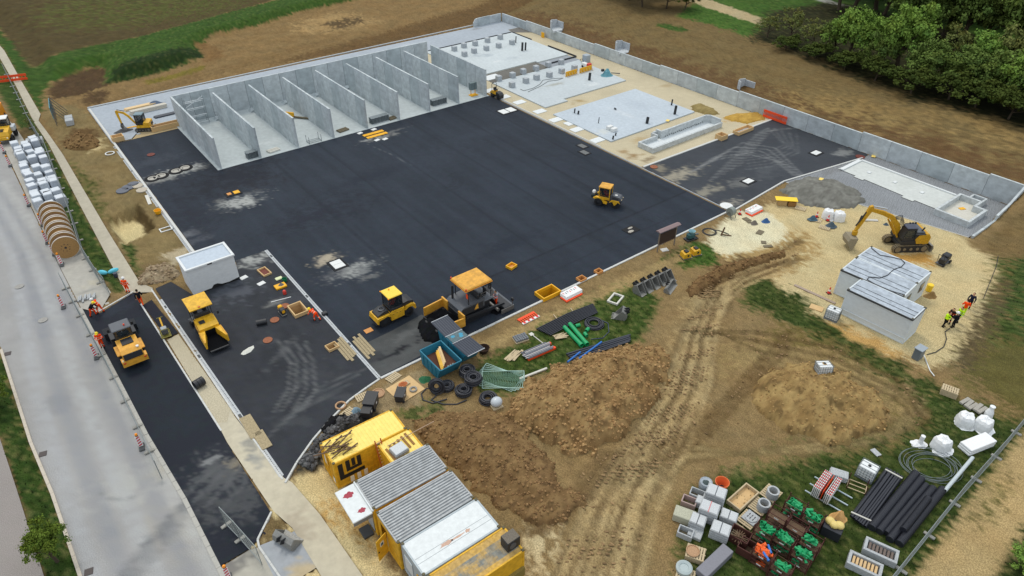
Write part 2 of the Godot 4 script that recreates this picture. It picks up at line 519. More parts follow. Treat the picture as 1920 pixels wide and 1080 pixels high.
	paint(poly([228, 455, 248, 458, 262, 500, 262, 528, 238, 480]), S(56, 78, 32), 0.3, 0.3)
	paint(poly([262, 500, 300, 492, 320, 520, 268, 532]), S(108, 90, 66), 0.6, 0.6)
	paint(poly([300, 478, 350, 462, 360, 475, 322, 502]), S(168, 152, 128), 0.6, 0.5)
	paint(poly([203, 414, 245, 398, 262, 402, 268, 430, 278, 440, 230, 456]), S(198, 178, 136), 0.15, 0.15)
	dips.append([poly([198, 415, 256, 379, 294, 424, 230, 460]), 1.2, 0.7])
	paint(poly([246, 396, 258, 381, 292, 424, 276, 440, 266, 432, 262, 406]), S(86, 70, 46), 0.1, 0.1)
	# the verge at the lower corner and the grass by the path
	paint(poly([-300, 500, 0, 660, 60, 835, 100, 930, 160, 1085, 200, 1200, 100, 1200, 0, 820, -40, 740]), S(50, 70, 28), 0.3, 0.3)
	# in front of the yard
	paint(poly([520, 890, 700, 700, 1365, 396, 1470, 340, 1820, 450, 1930, 420, 2300, 560, 2300, 1300, 400, 1300]), dirt, 0.2, 0.2)
	paint(poly([1345, 470, 1420, 420, 1440, 380, 1500, 380, 1620, 380, 1700, 395, 1800, 440, 1830, 470, 1885, 500, 1850, 560, 1840, 620, 1790, 680, 1740, 690, 1680, 670, 1600, 630, 1540, 590, 1480, 560, 1450, 520, 1400, 500]), S(190, 169, 130), 1.0, 0.5)
	paint(poly([1345, 470, 1400, 500, 1450, 520, 1510, 500, 1540, 460, 1500, 430, 1450, 440]), S(160, 132, 90), 1.2, 0.8, 0.8)
	paint(poly([1318, 462, 1350, 420, 1380, 395, 1440, 398, 1478, 425, 1470, 450, 1420, 468, 1360, 478]), S(208, 196, 168), 0.6, 0.4)
	paint(poly([1640, 470, 1740, 475, 1760, 500, 1720, 490, 1660, 486]), S(178, 134, 74), 0.8, 0.5)
	paint(poly([1540, 600, 1640, 632, 1700, 668, 1680, 672, 1600, 640]), S(178, 140, 88), 0.6, 0.6)
	paint(poly([1340, 500, 1400, 480, 1450, 500, 1440, 520, 1360, 530, 1310, 560]), S(84, 64, 42), 1.0, 0.8, 0.8)
	# grass by the pipes and the store
	paint(poly([985, 640, 1010, 600, 1100, 555, 1160, 545, 1215, 530, 1235, 560, 1210, 620, 1190, 650, 1100, 660, 1040, 690, 1000, 705, 960, 740, 900, 740, 880, 700, 930, 660]), S(64, 82, 36), 0.8, 0.5)
	paint(poly([1230, 492, 1300, 452, 1345, 472, 1345, 496, 1290, 502]), S(66, 94, 38), 0.6, 0.4)
	paint(poly([1120, 552, 1180, 520, 1195, 528, 1150, 556]), S(70, 98, 40), 0.6, 0.4)
	paint(poly([740, 770, 790, 745, 830, 765, 780, 800]), S(86, 92, 50), 0.8, 0.6, 0.8)
	paint(poly([1385, 535, 1430, 515, 1500, 560, 1560, 610, 1660, 670, 1760, 725, 1850, 765, 1920, 790, 2000, 760, 2000, 1130, 1560, 1130, 1280, 1130, 1285, 1000, 1290, 930, 1380, 880, 1480, 866, 1570, 836, 1660, 812, 1700, 780, 1690, 740, 1600, 680, 1520, 630, 1440, 590, 1400, 570]), S(58, 72, 32), 1.2, 0.7)
	paint(poly([1440, 600, 1560, 640, 1640, 690, 1700, 720, 1720, 760, 1680, 800, 1640, 730, 1540, 670, 1460, 640]), S(104, 90, 54), 1.5, 1.2, 0.8)
	paint(poly([1690, 790, 1720, 740, 1740, 760, 1720, 820, 1640, 850, 1560, 870, 1600, 840]), S(112, 96, 62), 1.0, 0.8, 0.7)
	paint(poly([1360, 870, 1440, 850, 1540, 820, 1600, 830, 1500, 850, 1420, 880]), S(96, 92, 56), 1.2, 1.0, 0.6)
	paint(poly([1885, 440, 2100, 470, 2300, 700, 2300, 860, 1920, 780, 1830, 740, 1790, 690, 1845, 620, 1872, 560]), S(92, 84, 48), 1.6, 1.4)
	paint(poly([1880, 480, 1960, 470, 1960, 660, 1880, 640, 1850, 620]), S(60, 78, 36), 1.6, 1.2, 0.8)
	paint(poly([1805, 640, 1850, 570, 1880, 520, 1895, 520, 1870, 600, 1820, 690, 1790, 700]), S(84, 72, 52), 0.8, 0.8)
	paint(poly([1835, 455, 1890, 415, 1960, 410, 1960, 480, 1890, 485, 1850, 475]), S(112, 92, 62), 1.0, 0.8)
	paint(poly([1960, 745, 1900, 835, 1800, 965, 1690, 1110, 1880, 1130, 1960, 990, 2100, 820]), S(168, 142, 102), 0.5, 0.4)
	paint(poly([1905, 880, 1880, 940, 1830, 1000, 1820, 980, 1870, 910]), S(96, 88, 52), 0.6, 0.6, 0.8)
	paint(poly([1960, 940, 1890, 1040, 1840, 1110, 2000, 1130, 2200, 900]), S(46, 58, 26), 0.5, 0.4)
	# sand round the cabins
	paint(poly([520, 915, 560, 890, 600, 876, 640, 905, 700, 985, 745, 1090, 560, 1120, 400, 1120]), S(196, 174, 132), 0.5, 0.3)
	paint(poly([620, 925, 700, 985, 720, 1040, 660, 1010, 610, 960]), S(176, 140, 88), 1.0, 0.7, 0.8)
	paint(poly([985, 985, 1030, 990, 1050, 1040, 1000, 1090, 985, 1040]), S(190, 168, 132), 0.8, 0.6, 0.8)
	paint(poly([545, 890, 590, 830, 640, 780, 690, 745, 720, 770, 660, 810, 610, 850, 600, 880]), S(50, 48, 46), 0.4, 0.3)
	paint(poly([640, 780, 680, 745, 760, 700, 800, 690, 790, 760, 720, 770]), S(142, 122, 94), 0.4, 0.3)
	paint(poly([470, 1010, 500, 955, 540, 985, 545, 1000, 485, 1022]), S(112, 94, 66), 0.3, 0.3)
	paint(poly([1285, 560, 1340, 525, 1460, 474, 1482, 488, 1385, 535, 1350, 575, 1338, 660, 1320, 760, 1265, 860, 1225, 960, 1190, 1110, 1030, 1110, 1090, 980, 1160, 870, 1225, 760, 1262, 650]), S(146, 123, 88), 1.0, 0.7)
	paint(poly([1330, 660, 1420, 640, 1560, 660, 1680, 715, 1740, 780, 1720, 800, 1640, 735, 1520, 685, 1400, 680, 1330, 720]), S(138, 116, 80), 1.2, 0.9, 0.85)
	# strip of bare soil along the kerb
	paint(poly([800, 690, 1000, 600, 1150, 530, 1290, 465, 1300, 480, 1160, 545, 1010, 612, 830, 700]), S(150, 126, 88), 0.6, 0.4)
	# wheel ruts
	for k in [[0, 0.3], [11, 0.25], [-14, 0.3], [24, 0.3], [36, 0.25], [-26, 0.3], [48, 0.3], [60, 0.25]]:
		var o: float = k[0]
		ruts.append([[P(1330 + o * 0.4, 545), P(1296 + o * 0.6, 640), P(1262 + o * 0.8, 740), P(1190 + o, 850), P(1130 + o * 1.2, 960), P(1075 + o * 1.5, 1100)], k[1], 0.09, S(170, 146, 108) if int(o) % 3 != 2 else S(104, 84, 58), 0.7])
	for k in 14:
		var o := -40.0 + k * 9.0
		var w := 14.0 * sin(k * 1.7)
		ruts.append([[P(1350 + o * 0.3 + w, 540), P(1300 + o * 0.55, 620 + w), P(1275 + o * 0.75 + w, 720), P(1215 + o, 830), P(1145 + o * 1.15 - w, 950), P(1085 + o * 1.4, 1110)], 0.2, 0.05, S(172, 148, 110) if k % 2 else S(98, 78, 54), 0.7])
		if k % 3 == 0: ruts.append([[P(1300 + o * 0.3, 640), P(1345 + o * 0.2, 560 + o * 0.1), P(1400, 520 + o * 0.2), P(1490, 482 + o * 0.25)], 0.2, 0.08, S(92, 72, 48) if k % 2 else S(168, 144, 106), 0.8])
		if k % 3 == 1: ruts.append([[P(1180 + o, 900), P(1290, 840 + o * 0.3), P(1390 + o * 0.2, 850), P(1520, 836 + o * 0.2), P(1660, 815 + o * 0.2), P(1735, 760 + o * 0.3), P(1700, 712 + o * 0.2)], 0.2, 0.05, S(96, 80, 54) if k % 2 else S(150, 130, 94), 0.6])
	for k in [[0, 0.4], [16, 0.3], [-18, 0.4]]:
		var o: float = k[0]
		ruts.append([[P(1310, 548 + o * 0.2), P(1370, 515 + o * 0.3), P(1440, 490 + o * 0.5), P(1500, 470 + o)], k[1], 0.12, S(164, 138, 100) if o == 0 else S(84, 64, 42), 0.8])
		ruts.append([[P(1320 + o, 620), P(1420, 640 + o), P(1560, 670 + o), P(1680, 730 + o), P(1740, 790 + o)], k[1] * 0.7, 0.07, S(84, 68, 44), 0.65])
		ruts.append([[P(1230, 860 + o), P(1330, 800 + o), P(1430, 690 + o), P(1480, 640 + o)], k[1] * 0.7, 0.07, S(88, 68, 44), 0.65])
		ruts.append([[P(1000 + o, 1000), P(1090 + o, 930), P(1150 + o, 850)], k[1], 0.05, S(90, 70, 48), 0.5])
		ruts.append([[P(200, 198 + o * 0.3), P(420, 130 + o * 0.3), P(640, 70 + o * 0.2)], k[1], 0.06, S(96, 74, 48), 0.4])
	# the sheet itself: fine where the lens is near
	var xs := PackedFloat32Array()
	var zs := PackedFloat32Array()
	var x := -900.0
	while x <= 900.0:
		xs.append(x)
		var ax := absf(x)
		x += 0.24 if x > -26.0 and x < 44.0 else 0.4 if x > -75.0 and x < 118.0 else 0.8 if ax < 130.0 else 4.0 if ax < 180.0 else 60.0
	var z := 40.0
	while z >= -900.0:
		zs.append(z)
		z -= 5.0 if z > -15.0 else 0.24 if z > -62.0 else 0.4 if z > -110.0 else 0.6 if z > -175.0 else 6.0 if z > -240.0 else 60.0
	var nx := xs.size()
	var nzs := zs.size()
	var vs := PackedVector3Array()
	var cs := PackedColorArray()
	vs.resize(nx * nzs)
	cs.resize(nx * nzs)
	var hb := []
	for o in hard:
		var lo: Vector2 = o[0]
		var hi: Vector2 = o[0]
		for k in o:
			lo = lo.min(k)
			hi = hi.max(k)
		hb.append([o, lo, hi])
	for d in dips: hb.append([d[0], d[0][0], d[0][0], d])
	var g := RandomNumberGenerator.new()
	g.seed = 5
	for j in nzs:
		z = zs[j]
		var act := []
		for e in paints:
			if z > e[1].y and z < e[2].y: act.append(e)
		var rut_act := []
		for e in ruts:
			for s in e[0].size() - 1:
				var p0: Vector3 = e[0][s]
				var p1: Vector3 = e[0][s + 1]
				if z > minf(p0.z, p1.z) - 1.0 and z < maxf(p0.z, p1.z) + 1.0: rut_act.append([Vector2(p0.x, p0.z), Vector2(p1.x, p1.z), e[1], e[2], e[3], e[4], minf(p0.x, p1.x) - 1.0, maxf(p0.x, p1.x) + 1.0])
		for i in nx:
			x = xs[i]
			var at := j * nx + i
			var p := Vector2(x, z)
			if absf(x) > 185.0 or z < -245.0 or z > -12.0:
				vs[at] = Vector3(x, soil_height(x, z) if z > -400.0 else 2.0, z)
				cs[at] = S(78, 88, 44)
				continue
			var sunk := false
			for e in hb:
				if e.size() == 3 and x > e[1].x and x < e[2].x and z > e[1].y and z < e[2].y and Geometry2D.is_point_in_polygon(p, e[0]):
					sunk = true
					break
			if sunk:
				var deep := -0.16
				for e in pits:
					if p.distance_to(e[0]) < 3.2 or p.distance_to(e[2]) < 3.2: deep = -1.7
				vs[at] = Vector3(x, deep, z)
				cs[at] = dirt
				continue
			var n1 := nz.get_noise_2d(x * 3.0, z * 3.0)
			var n2 := nz2.get_noise_2d(x * 12.0, z * 12.0)
			var c := dirt
			for e in act:
				if x < e[1].x or x > e[2].x: continue
				if e[6] < 1.0 and nz2.get_noise_2d(x * 7.0 + 300.0, z * 7.0) * 0.9 + g.randf() * 0.5 > e[6] - 0.25: continue
				var w: float = e[4]
				var s: float = e[5]
				var b0 := p + Vector2(n1 * w + n2 * w * 0.5, n2 * w * 0.5 - n1 * w)
				var hits := 0
				for q in 3:
					if Geometry2D.is_point_in_polygon(b0 + Vector2(g.randf_range(-s, s), g.randf_range(-s, s)), e[0]): hits += 1
				if hits: c = c.lerp(e[3], hits / 3.0)
			var h := soil_height(x, z)
			var green: bool = c.g > c.r
			var rough := 0.02 if green else 0.045
			h += n1 * rough * 1.6 + n2 * rough * 0.7 + g.randf_range(-0.5, 0.5) * rough * 0.5
			for e in rut_act:
				if x < e[6] or x > e[7]: continue
				var d: float = p.distance_to(Geometry2D.get_closest_point_to_segment(p, e[0], e[1])) + n2 * 0.12
				if d < e[2] * 1.6:
					var k := smoothstep(e[2] * 1.6, e[2] * 0.6, d)
					h += -e[3] * k + (e[3] * 0.8 if d > e[2] and d < e[2] * 1.5 else 0.0)
					if not green or g.randf() < 0.6: c = c.lerp(e[4], e[5] * k * (0.75 + 0.5 * n1))
			for d in dips:
				h -= d[1] * ramp_in(p, d[0], d[2])
			var r0 := g.randf_range(-1.0, 1.0)
			var n3 := nz2.get_noise_2d(x * 22.0 + 11.0, z * 22.0)
			var t := (1.27 if not green else 1.2) * (1.0 + (n1 * 0.2 + n2 * 0.2 + n3 * 0.18 + r0 * 0.07) * (0.55 if c.r > 0.35 else 1.0))
			if green:
				var far := 1.0 if z > -85.0 else 0.4      # long meadow grass behind the yard is even
				c = c.lerp(S(104, 102, 62), clampf((n2 * 1.1 + n3 * 0.7 - 0.12) * far, 0.0, 0.75))
				c = c.lerp(S(32, 46, 18), clampf((-n2 * 1.2 - n3 * 0.8 - 0.05) * far, 0.0, 0.7))
				if z > -85.0 and g.randf() < 0.3: tufts.append([Vector3(x, h, z), c])
			elif z > -80.0 and c.r < 0.3 and g.randf() < 0.012: stones.append([Vector3(x, h, z), c])
			var warm := nz2.get_noise_2d(x * 2.0 - 70.0, z * 2.0) * 0.06
			cs[at] = Color(c.r * (t + warm), c.g * t * (1.0 if green else 1.05), c.b * (t - warm))
			vs[at] = Vector3(x, maxf(h, -1.3), z)
	var idx := PackedInt32Array()
	idx.resize((nx - 1) * (nzs - 1) * 6)
	var q := 0
	for j in nzs - 1:
		for i in nx - 1:
			var a := j * nx + i
			idx[q] = a; idx[q + 1] = a + nx; idx[q + 2] = a + 1
			idx[q + 3] = a + 1; idx[q + 4] = a + nx; idx[q + 5] = a + nx + 1
			q += 6
	var ns := PackedVector3Array()
	ns.resize(nx * nzs)
	for j in nzs:
		for i in nx:
			var l := vs[j * nx + maxi(i - 1, 0)]
			var r := vs[j * nx + mini(i + 1, nx - 1)]
			var u := vs[maxi(j - 1, 0) * nx + i]
			var d := vs[mini(j + 1, nzs - 1) * nx + i]
			ns[j * nx + i] = (u - d).cross(r - l).normalized()
	var arr := []
	arr.resize(Mesh.ARRAY_MAX)
	arr[Mesh.ARRAY_VERTEX] = vs; arr[Mesh.ARRAY_NORMAL] = ns; arr[Mesh.ARRAY_COLOR] = cs; arr[Mesh.ARRAY_INDEX] = idx
	var am := ArrayMesh.new()
	am.add_surface_from_arrays(Mesh.PRIMITIVE_TRIANGLES, arr)
	setting("ground", am, vmat("soil", 1.0, "earth", 9.0, 0.38))
	scatter()
func scatter() -> void:
	var g := RandomNumberGenerator.new()
	g.seed = 9
	# blades standing in the grass, crumbs of soil lying on the bare ground, tread bars left by the wheels
	var b := mb()
	for k in 7:
		var a := TAU * k / 7.0
		var d := Vector3(cos(a), 0, sin(a))
		var s := Vector3(-d.z, 0, d.x) * 0.05
		var o := d * 0.06
		var n := (Vector3.UP * 1.2 + d * 0.4).normalized()
		b.tri(o - s, o + s, o + d * 0.16 + Vector3.UP * (0.7 + 0.3 * (k % 3) * 0.5), n, n, n)
	mass("grass", b.mesh(), tufts, 0.1, 0.24, "short green and dry grass covering the verges and the store", "grass", vmat("grass_blade", 0.9, ""), g)
	var c := mb()
	c.ell(Vector3.ZERO, Vector3(1, 0.7, 0.85), 6, 4)
	mass("clods", c.mesh(), stones, 0.03, 0.08, "loose soil crumbs strewn over the bare ground", "soil", vmat("heap_soil", 1.0, "earth", 3.0, 0.6), g)
	var bars := []
	for r in ruts:
		if r[1] < 0.21: continue
		for off in [-0.3, 0.3]:
			for i in r[0].size() - 1:
				var p0: Vector3 = r[0][i]
				var p1: Vector3 = r[0][i + 1]
				if p0.z < -75.0: continue
				var n := int(p0.distance_to(p1) / 0.34)
				var d := (p1 - p0).normalized()
				for k in n:
					if nz.get_noise_2d((p0.x + k) * 1.5, p0.z * 1.5 + off * 9.0) < 0.18: continue
					bars.append([p0.lerp(p1, (k + g.randf() * 0.3) / n) + Vector3(-d.z, 0, d.x) * off - Vector3(0, 0.02, 0), S(150, 124, 90), turn_of(d) + (0.35 if off > 0 else -0.35)])
	var t := mb().ext([-0.09, -0.05, 0.09, -0.05, 0.06, 0.0, -0.06, 0.0], -0.16, 0.16)
	mass("tread_marks", t.mesh(), bars, 0.5, 0.9, "tyre tread ridges pressed into the soil track", "tyre marks", vmat("heap_soil"), g)
func mass(called: String, mesh: Mesh, spots: Array, s0: float, s1: float, label: String, cat: String, m: Material, g: RandomNumberGenerator) -> void:
	var mm := MultiMesh.new()
	mm.transform_format = MultiMesh.TRANSFORM_3D
	mm.use_colors = true
	mm.mesh = mesh
	mm.instance_count = spots.size()
	for k in spots.size():
		var e: Array = spots[k]
		var s := g.randf_range(s0, s1)
		var turn: float = e[2] if e.size() > 2 else g.randf() * TAU
		var off := Vector3.ZERO if e.size() > 2 else Vector3(g.randf_range(-0.15, 0.15), 0, g.randf_range(-0.15, 0.15))
		mm.set_instance_transform(k, Transform3D(Basis(Vector3.UP, turn).scaled(Vector3.ONE * s), e[0] + off))
		var t := g.randf_range(0.7, 1.45)
		mm.set_instance_color(k, Color(e[1].r * t, e[1].g * t, e[1].b * t))
	var o := MultiMeshInstance3D.new()
	o.multimesh = mm
	o.material_override = m
	o.name = called
	add_child(o)
	tag(o, label, cat, "", "stuff")
# ---------- paved surfaces ----------
var shafts := [[559, 583, 1.35, 1.9, YAW], [623, 652, 1.0, 0.85, YAW + 0.05], [1027, 552, 2.2, 1.45, YAW], [1090, 525, 0.85, 0.75, YAW], [1122, 511, 0.75, 0.65, YAW]]   # open shafts: pixel, length, width, turn
# stains: [centre, radius along, radius across, turn, colour, strength]; marks: [points, half width, colour, strength]
func tint(c: Color, spread: float, stains: Array, marks: Array = [], streak := 0.0) -> Callable:
	var sb := []
	for m in marks:
		for i in m[0].size() - 1:
			var p0 := Vector2(m[0][i].x, m[0][i].z)
			var p1 := Vector2(m[0][i + 1].x, m[0][i + 1].z)
			sb.append([p0, p1, m[1], m[2], m[3], p0.min(p1) - Vector2.ONE, p0.max(p1) + Vector2.ONE])
	return func(x: float, z: float) -> Color:
		var n1 := nz.get_noise_2d(x * 1.5, z * 1.5)
		var n2 := nz2.get_noise_2d(x * 9.0, z * 9.0)
		var k := 1.0 + spread * (n1 + 0.7 * n2)
		if streak > 0.0:
			var a := VA.x * x + VA.z * z
			var b := VB.x * x + VB.z * z
			k += streak * nz.get_noise_2d(a * 6.0, b * 0.35)
			if streak > 0.2: k += 0.09 * sin(floorf(a / 5.3) * 12.9 + (4.0 if b < 46.2 else 0.0))      # each paver lane has its own tone
		var r := Color(c.r * k, c.g * k, c.b * k)
		for s in stains:
			var d := Vector2(x - s[0].x, z - s[0].z).rotated(s[3])
			var e := Vector2(d.x / s[1], d.y / s[2]).length()
			if e < 1.3:
				var fine := nz2.get_noise_2d(x * 26.0 + 50.0, z * 26.0)
				var w := smoothstep(1.05, 0.0, e + 0.55 * nz2.get_noise_2d(x * 6.0 + 50.0, z * 6.0) + 0.3 * n1)
				w = lerpf(w, smoothstep(0.3, 0.62, w + fine * 0.9), 0.6)
				r = r.lerp(s[4], clampf(w * s[5], 0.0, 1.0))
		var p := Vector2(x, z)
		for s in sb:
			if x < s[5].x or x > s[6].x or z < s[5].y or z > s[6].y: continue
			var d := p.distance_to(Geometry2D.get_closest_point_to_segment(p, s[0], s[1]))
			if d < s[2]: r = r.lerp(s[3], s[4] * smoothstep(s[2], s[2] * 0.3, d) * (0.7 + 0.6 * n2))
		return r
func stain(x: float, y: float, rx: float, rz: float, c: Color, k: float, turn := YAW) -> Array: return [P(x, y), rx, rz, turn, c, k]
func line_px(px: Array, h := 0.0) -> Array:
	var r := []
	for i in range(0, px.size(), 2): r.append(P(px[i], px[i + 1], h))
	return r
func arc_px(x: float, y: float, r: float, a0: float, a1: float, n := 14) -> Array:
	var c := P(x, y)
	var o := []
	for i in n + 1:
		var t := deg_to_rad(lerpf(a0, a1, float(i) / n))
		o.append(c + Vector3(cos(t), 0, sin(t)) * r)
	return o
func lay(called: String, o: PackedVector2Array, y: float, res: float, m: Material, t: Callable, edge := 0.0) -> void:
	hard.append(o)
	sheet(called, o, y, res, m, t, edge)
func paving() -> void:
	for q in shafts:
		var c := P(q[0], q[1])
		var o := PackedVector2Array()
		for e in [[-1, -1], [1, -1], [1, 1], [-1, 1]]:
			var w := c + Basis(Vector3.UP, q[4]) * Vector3(e[0] * (q[2] * 0.5 - 0.06), 0, e[1] * (q[3] * 0.5 - 0.06))
			o.append(Vector2(w.x, w.z))
		pits.append(o)
	var tar := vmat("asphalt", 0.66, "fine", 2.6, 0.5)
	var con := vmat("concrete", 0.85, "soft", 5.0, 0.15)
	var dusty := vmat("sand", 1.0, "fine", 4.0, 0.5)
	var dust := S(150, 150, 146)
	var pale := S(188, 190, 186)
	var dark := S(28, 31, 38)
	# main yard
	var st := [
		stain(318, 326, 4.2, 1.7, pale, 0.9), stain(348, 318, 3.4, 1.4, pale, 0.9), stain(300, 336, 3.0, 1.4, dust, 0.7),
		stain(452, 376, 3.6, 2.0, pale, 0.85), stain(415, 375, 1.2, 0.8, dust, 0.5), stain(470, 380, 1.6, 0.7, pale, 0.5),
		stain(614, 484, 2.0, 1.2, S(190, 178, 156), 0.9), stain(662, 505, 3.2, 1.8, pale, 0.75), stain(690, 520, 2.0, 0.6, dust, 0.4), stain(630, 512, 3.0, 1.2, S(92, 94, 98), 0.6),
		stain(715, 258, 3.2, 0.9, dust, 0.7), stain(690, 262, 2.2, 0.5, pale, 0.5), stain(740, 245, 2.4, 0.4, dust, 0.4),
		stain(290, 300, 5.0, 2.0, S(74, 80, 90), 0.5), stain(350, 440, 2.2, 1.4, S(120, 124, 130), 0.7), stain(370, 450, 3.0, 1.0, S(96, 100, 108), 0.5), stain(480, 345, 5.0, 3.0, S(58, 64, 74), 0.4),
		stain(800, 300, 9.0, 4.0, S(58, 66, 78), 0.5), stain(1000, 330, 10.0, 5.0, S(54, 62, 74), 0.5), stain(440, 330, 8.0, 7.0, S(38, 40, 48), 0.8), stain(600, 400, 8.0, 4.0, S(38, 42, 52), 0.7), stain(360, 400, 4.0, 8.0, S(38, 42, 52), 0.6), stain(700, 330, 10.0, 2.0, S(40, 46, 57), 0.6), stain(950, 460, 9.0, 1.6, S(40, 46, 57), 0.6), stain(750, 480, 7.0, 2.0, S(52, 60, 70), 0.5), stain(560, 560, 4.0, 3.0, S(44, 48, 56), 0.5),
		stain(850, 420, 8.0, 3.0, S(42, 48, 58), 0.4), stain(900, 250, 8.0, 2.0, S(60, 68, 80), 0.4), stain(1200, 380, 6.0, 3.0, S(50, 57, 68), 0.4)]
	var mk := []
	for r in [1.6, 2.0, 2.5, 2.9]:
		mk.append([arc_px(825, 340, r, -60, 70), 0.12, S(36, 40, 48), 0.7])
		mk.append([arc_px(1195, 425, r + 0.6, -80, 60), 0.12, S(40, 45, 54), 0.6])
	mk.append([[Y(17.2, 46.2), Y(62.6, 46.2)], 0.22, S(34, 37, 44), 0.8])
	mk.append([[Y(30, 43.2), Y(62.6, 43.2)], 0.18, S(38, 42, 50), 0.5])
	for a in [26.0, 33.0, 40.0, 47.0, 54.0, 59.0]: mk.append([[Y(a, 87), Y(a, 46.4)], 0.25, S(36, 41, 50), 0.6])
	mk.append([line_px([700, 275, 735, 290, 770, 310]), 0.1, S(120, 124, 126), 0.5])
	lay("yard_asphalt", ypoly([10.95, 64.9, 10.95, 103.9, 19.42, 103.9, 19.42, 86.92, 62.75, 86.92, 62.75, 40.1, 17.12, 40.1, 17.12, 64.9]), 0.0, 0.22, tar, tint(S(49, 56, 66), 0.14, st, mk, 0.22))
	# worn base course between the paver's lane and the kerb
	sheet("base_course", poly([668, 652, 735, 620, 790, 590, 850, 612, 838, 640, 760, 682, 712, 706]), 0.006, 0.25, tar, tint(S(84, 86, 86), 0.25, [stain(760, 650, 2.2, 0.5, dark, 0.95), stain(800, 625, 1.8, 0.8, dark, 0.95), stain(735, 665, 1.6, 0.4, dark, 0.9), stain(700, 672, 1.6, 1.0, S(56, 58, 62), 0.7), stain(755, 630, 2.0, 0.8, S(116, 118, 118), 0.5)], []))
	# entry yard
	var e1 := [stain(440, 545, 3.6, 3.0, S(96, 100, 108), 0.7), stain(560, 560, 2.4, 2.0, S(86, 90, 96), 0.4), stain(470, 490, 2.2, 1.8, pale, 0.8), stain(505, 475, 1.6, 1.2, pale, 0.5), stain(515, 568, 1.2, 0.6, dust, 0.6),
		stain(530, 660, 3.0, 0.5, S(96, 98, 100), 0.5, 1.2), stain(560, 720, 3.2, 0.5, S(92, 94, 96), 0.5, 1.2), stain(500, 640, 1.5, 1.0, S(80, 82, 86), 0.5), stain(600, 700, 3.4, 1.0, S(70, 72, 76), 0.6, -0.1), stain(560, 790, 3.0, 0.8, S(80, 83, 86), 0.5, 0.0), stain(640, 745, 2.6, 0.7, S(84, 87, 90), 0.5, 0.0)]
	var em := []
	for k in [0.0, 14.0, 34.0, 52.0]:
		em.append([line_px([520 + k, 640, 545 + k * 0.8, 680, 540 + k, 730, 515 + k, 770]), 0.22, S(122, 124, 124), 0.5])
		em.append([line_px([500 + k, 820 - k, 560 + k, 770 - k, 640 + k, 730 - k * 0.8]), 0.2, S(112, 115, 116), 0.45])
	lay("entry_asphalt", poly([291, 541, 320, 528, 360, 552, 447, 516, 440, 482, 497, 468, 712, 706, 690, 724, 655, 748, 620, 786, 590, 822, 560, 866, 537, 905]), -0.004, 0.28, tar, tint(S(57, 60, 66), 0.2, e1, em, 0.18))
	# fresh strip beside the road, and the short piece next to it
	var fm := []
	for k in [0.0, 20.0, 44.0, 70.0]: fm.append([line_px([345 + k, 930 + k * 0.4, 390 + k, 890 + k * 0.2, 425 + k * 0.6, 860 + k * 0.3]), 0.3, S(104, 106, 108), 0.5])
	lay("strip_asphalt", poly([153, 580, 186, 588, 250, 549, 263, 571, 415, 808, 425, 830, 508, 962, 490, 1005, 466, 1030, 412, 1062, 340, 930, 270, 812]), 0.01, 0.22, tar, tint(S(41, 46, 55), 0.1, [stain(205, 585, 2.5, 1.2, S(56, 62, 74), 0.5), stain(420, 890, 3.4, 3.0, S(98, 100, 102), 0.8), stain(450, 940, 3.0, 2.6, S(88, 90, 92), 0.75), stain(380, 950, 2.5, 2.0, S(80, 82, 84), 0.6), stain(400, 860, 0.9, 0.4, S(150, 152, 152), 0.7), stain(440, 870, 0.9, 1.2, S(150, 140, 120), 0.7)], fm))
	lay("patch_asphalt", poly([268, 572, 284, 562, 334, 624, 313, 634]), 0.008, 0.25, tar, tint(S(38, 41, 50), 0.1, [], []))
	# right-hand asphalt, marked by tyres
	var rm := []
	for k in [0.0, 12.0, 26.0, 40.0, 54.0]:
		rm.append([line_px([1290 + k * 0.6, 326 - k * 0.4, 1340 + k, 300 - k * 0.6, 1400 + k, 288 - k * 0.2, 1450 + k * 0.8, 300 + k * 0.3, 1490 + k * 0.6, 330 + k * 0.2]), 0.2, S(146, 148, 148), 0.5])
		rm.append([line_px([1330 + k, 340 - k * 0.5, 1380 + k * 0.8, 290 - k * 0.4, 1420 + k * 0.5, 250 - k * 0.1, 1440 + k, 240]), 0.18, S(140, 142, 142), 0.45])
		rm.append([line_px([1440 + k, 240 + k * 0.2, 1470 + k * 0.5, 270 + k * 0.3, 1440 + k * 0.2, 290 + k * 0.4, 1400, 296 + k * 0.4]), 0.18, S(132, 135, 136), 0.4])
	lay("side_asphalt", ypoly([63.3, 39.8, 63.3, 53.9, 90.15, 53.3, 90.15, 38.2, 88.5, 38.1, 74.3, 40.35]), -0.006, 0.3, tar, tint(S(70, 74, 80), 0.14, [stain(1270, 330, 5.0, 1.6, S(180, 172, 152), 0.8), stain(1320, 360, 4.0, 1.4, S(172, 166, 148), 0.7), stain(1365, 385, 3.0, 1.2, S(180, 174, 158), 0.7), stain(1240, 315, 1.5, 1.2, S(150, 142, 124), 0.8), stain(1440, 320, 4.0, 2.0, S(96, 100, 104), 0.5), stain(1580, 285, 2.0, 1.4, S(160, 162, 160), 0.6), stain(1395, 340, 3.0, 1.5, S(140, 140, 136), 0.5)], rm))
	# concrete and sand
	lay("rear_concrete", ypoly([10.5, 120.2, 10.5, 104.2, 13.0, 104.2, 14.6, 106.6, 19.5, 106.6, 19.5, 105.6, 62.85, 105.6, 62.85, 112.2, 86.9, 112.2, 87.4, 114.4, 90.15, 114.4, 90.15, 120.2]), 0.02, 0.5, con, tint(S(168, 176, 184), 0.06, [stain(760, 85, 4, 1, S(190, 196, 200), 0.5), stain(890, 55, 1.5, 0.8, S(120, 118, 112), 0.5)], []))
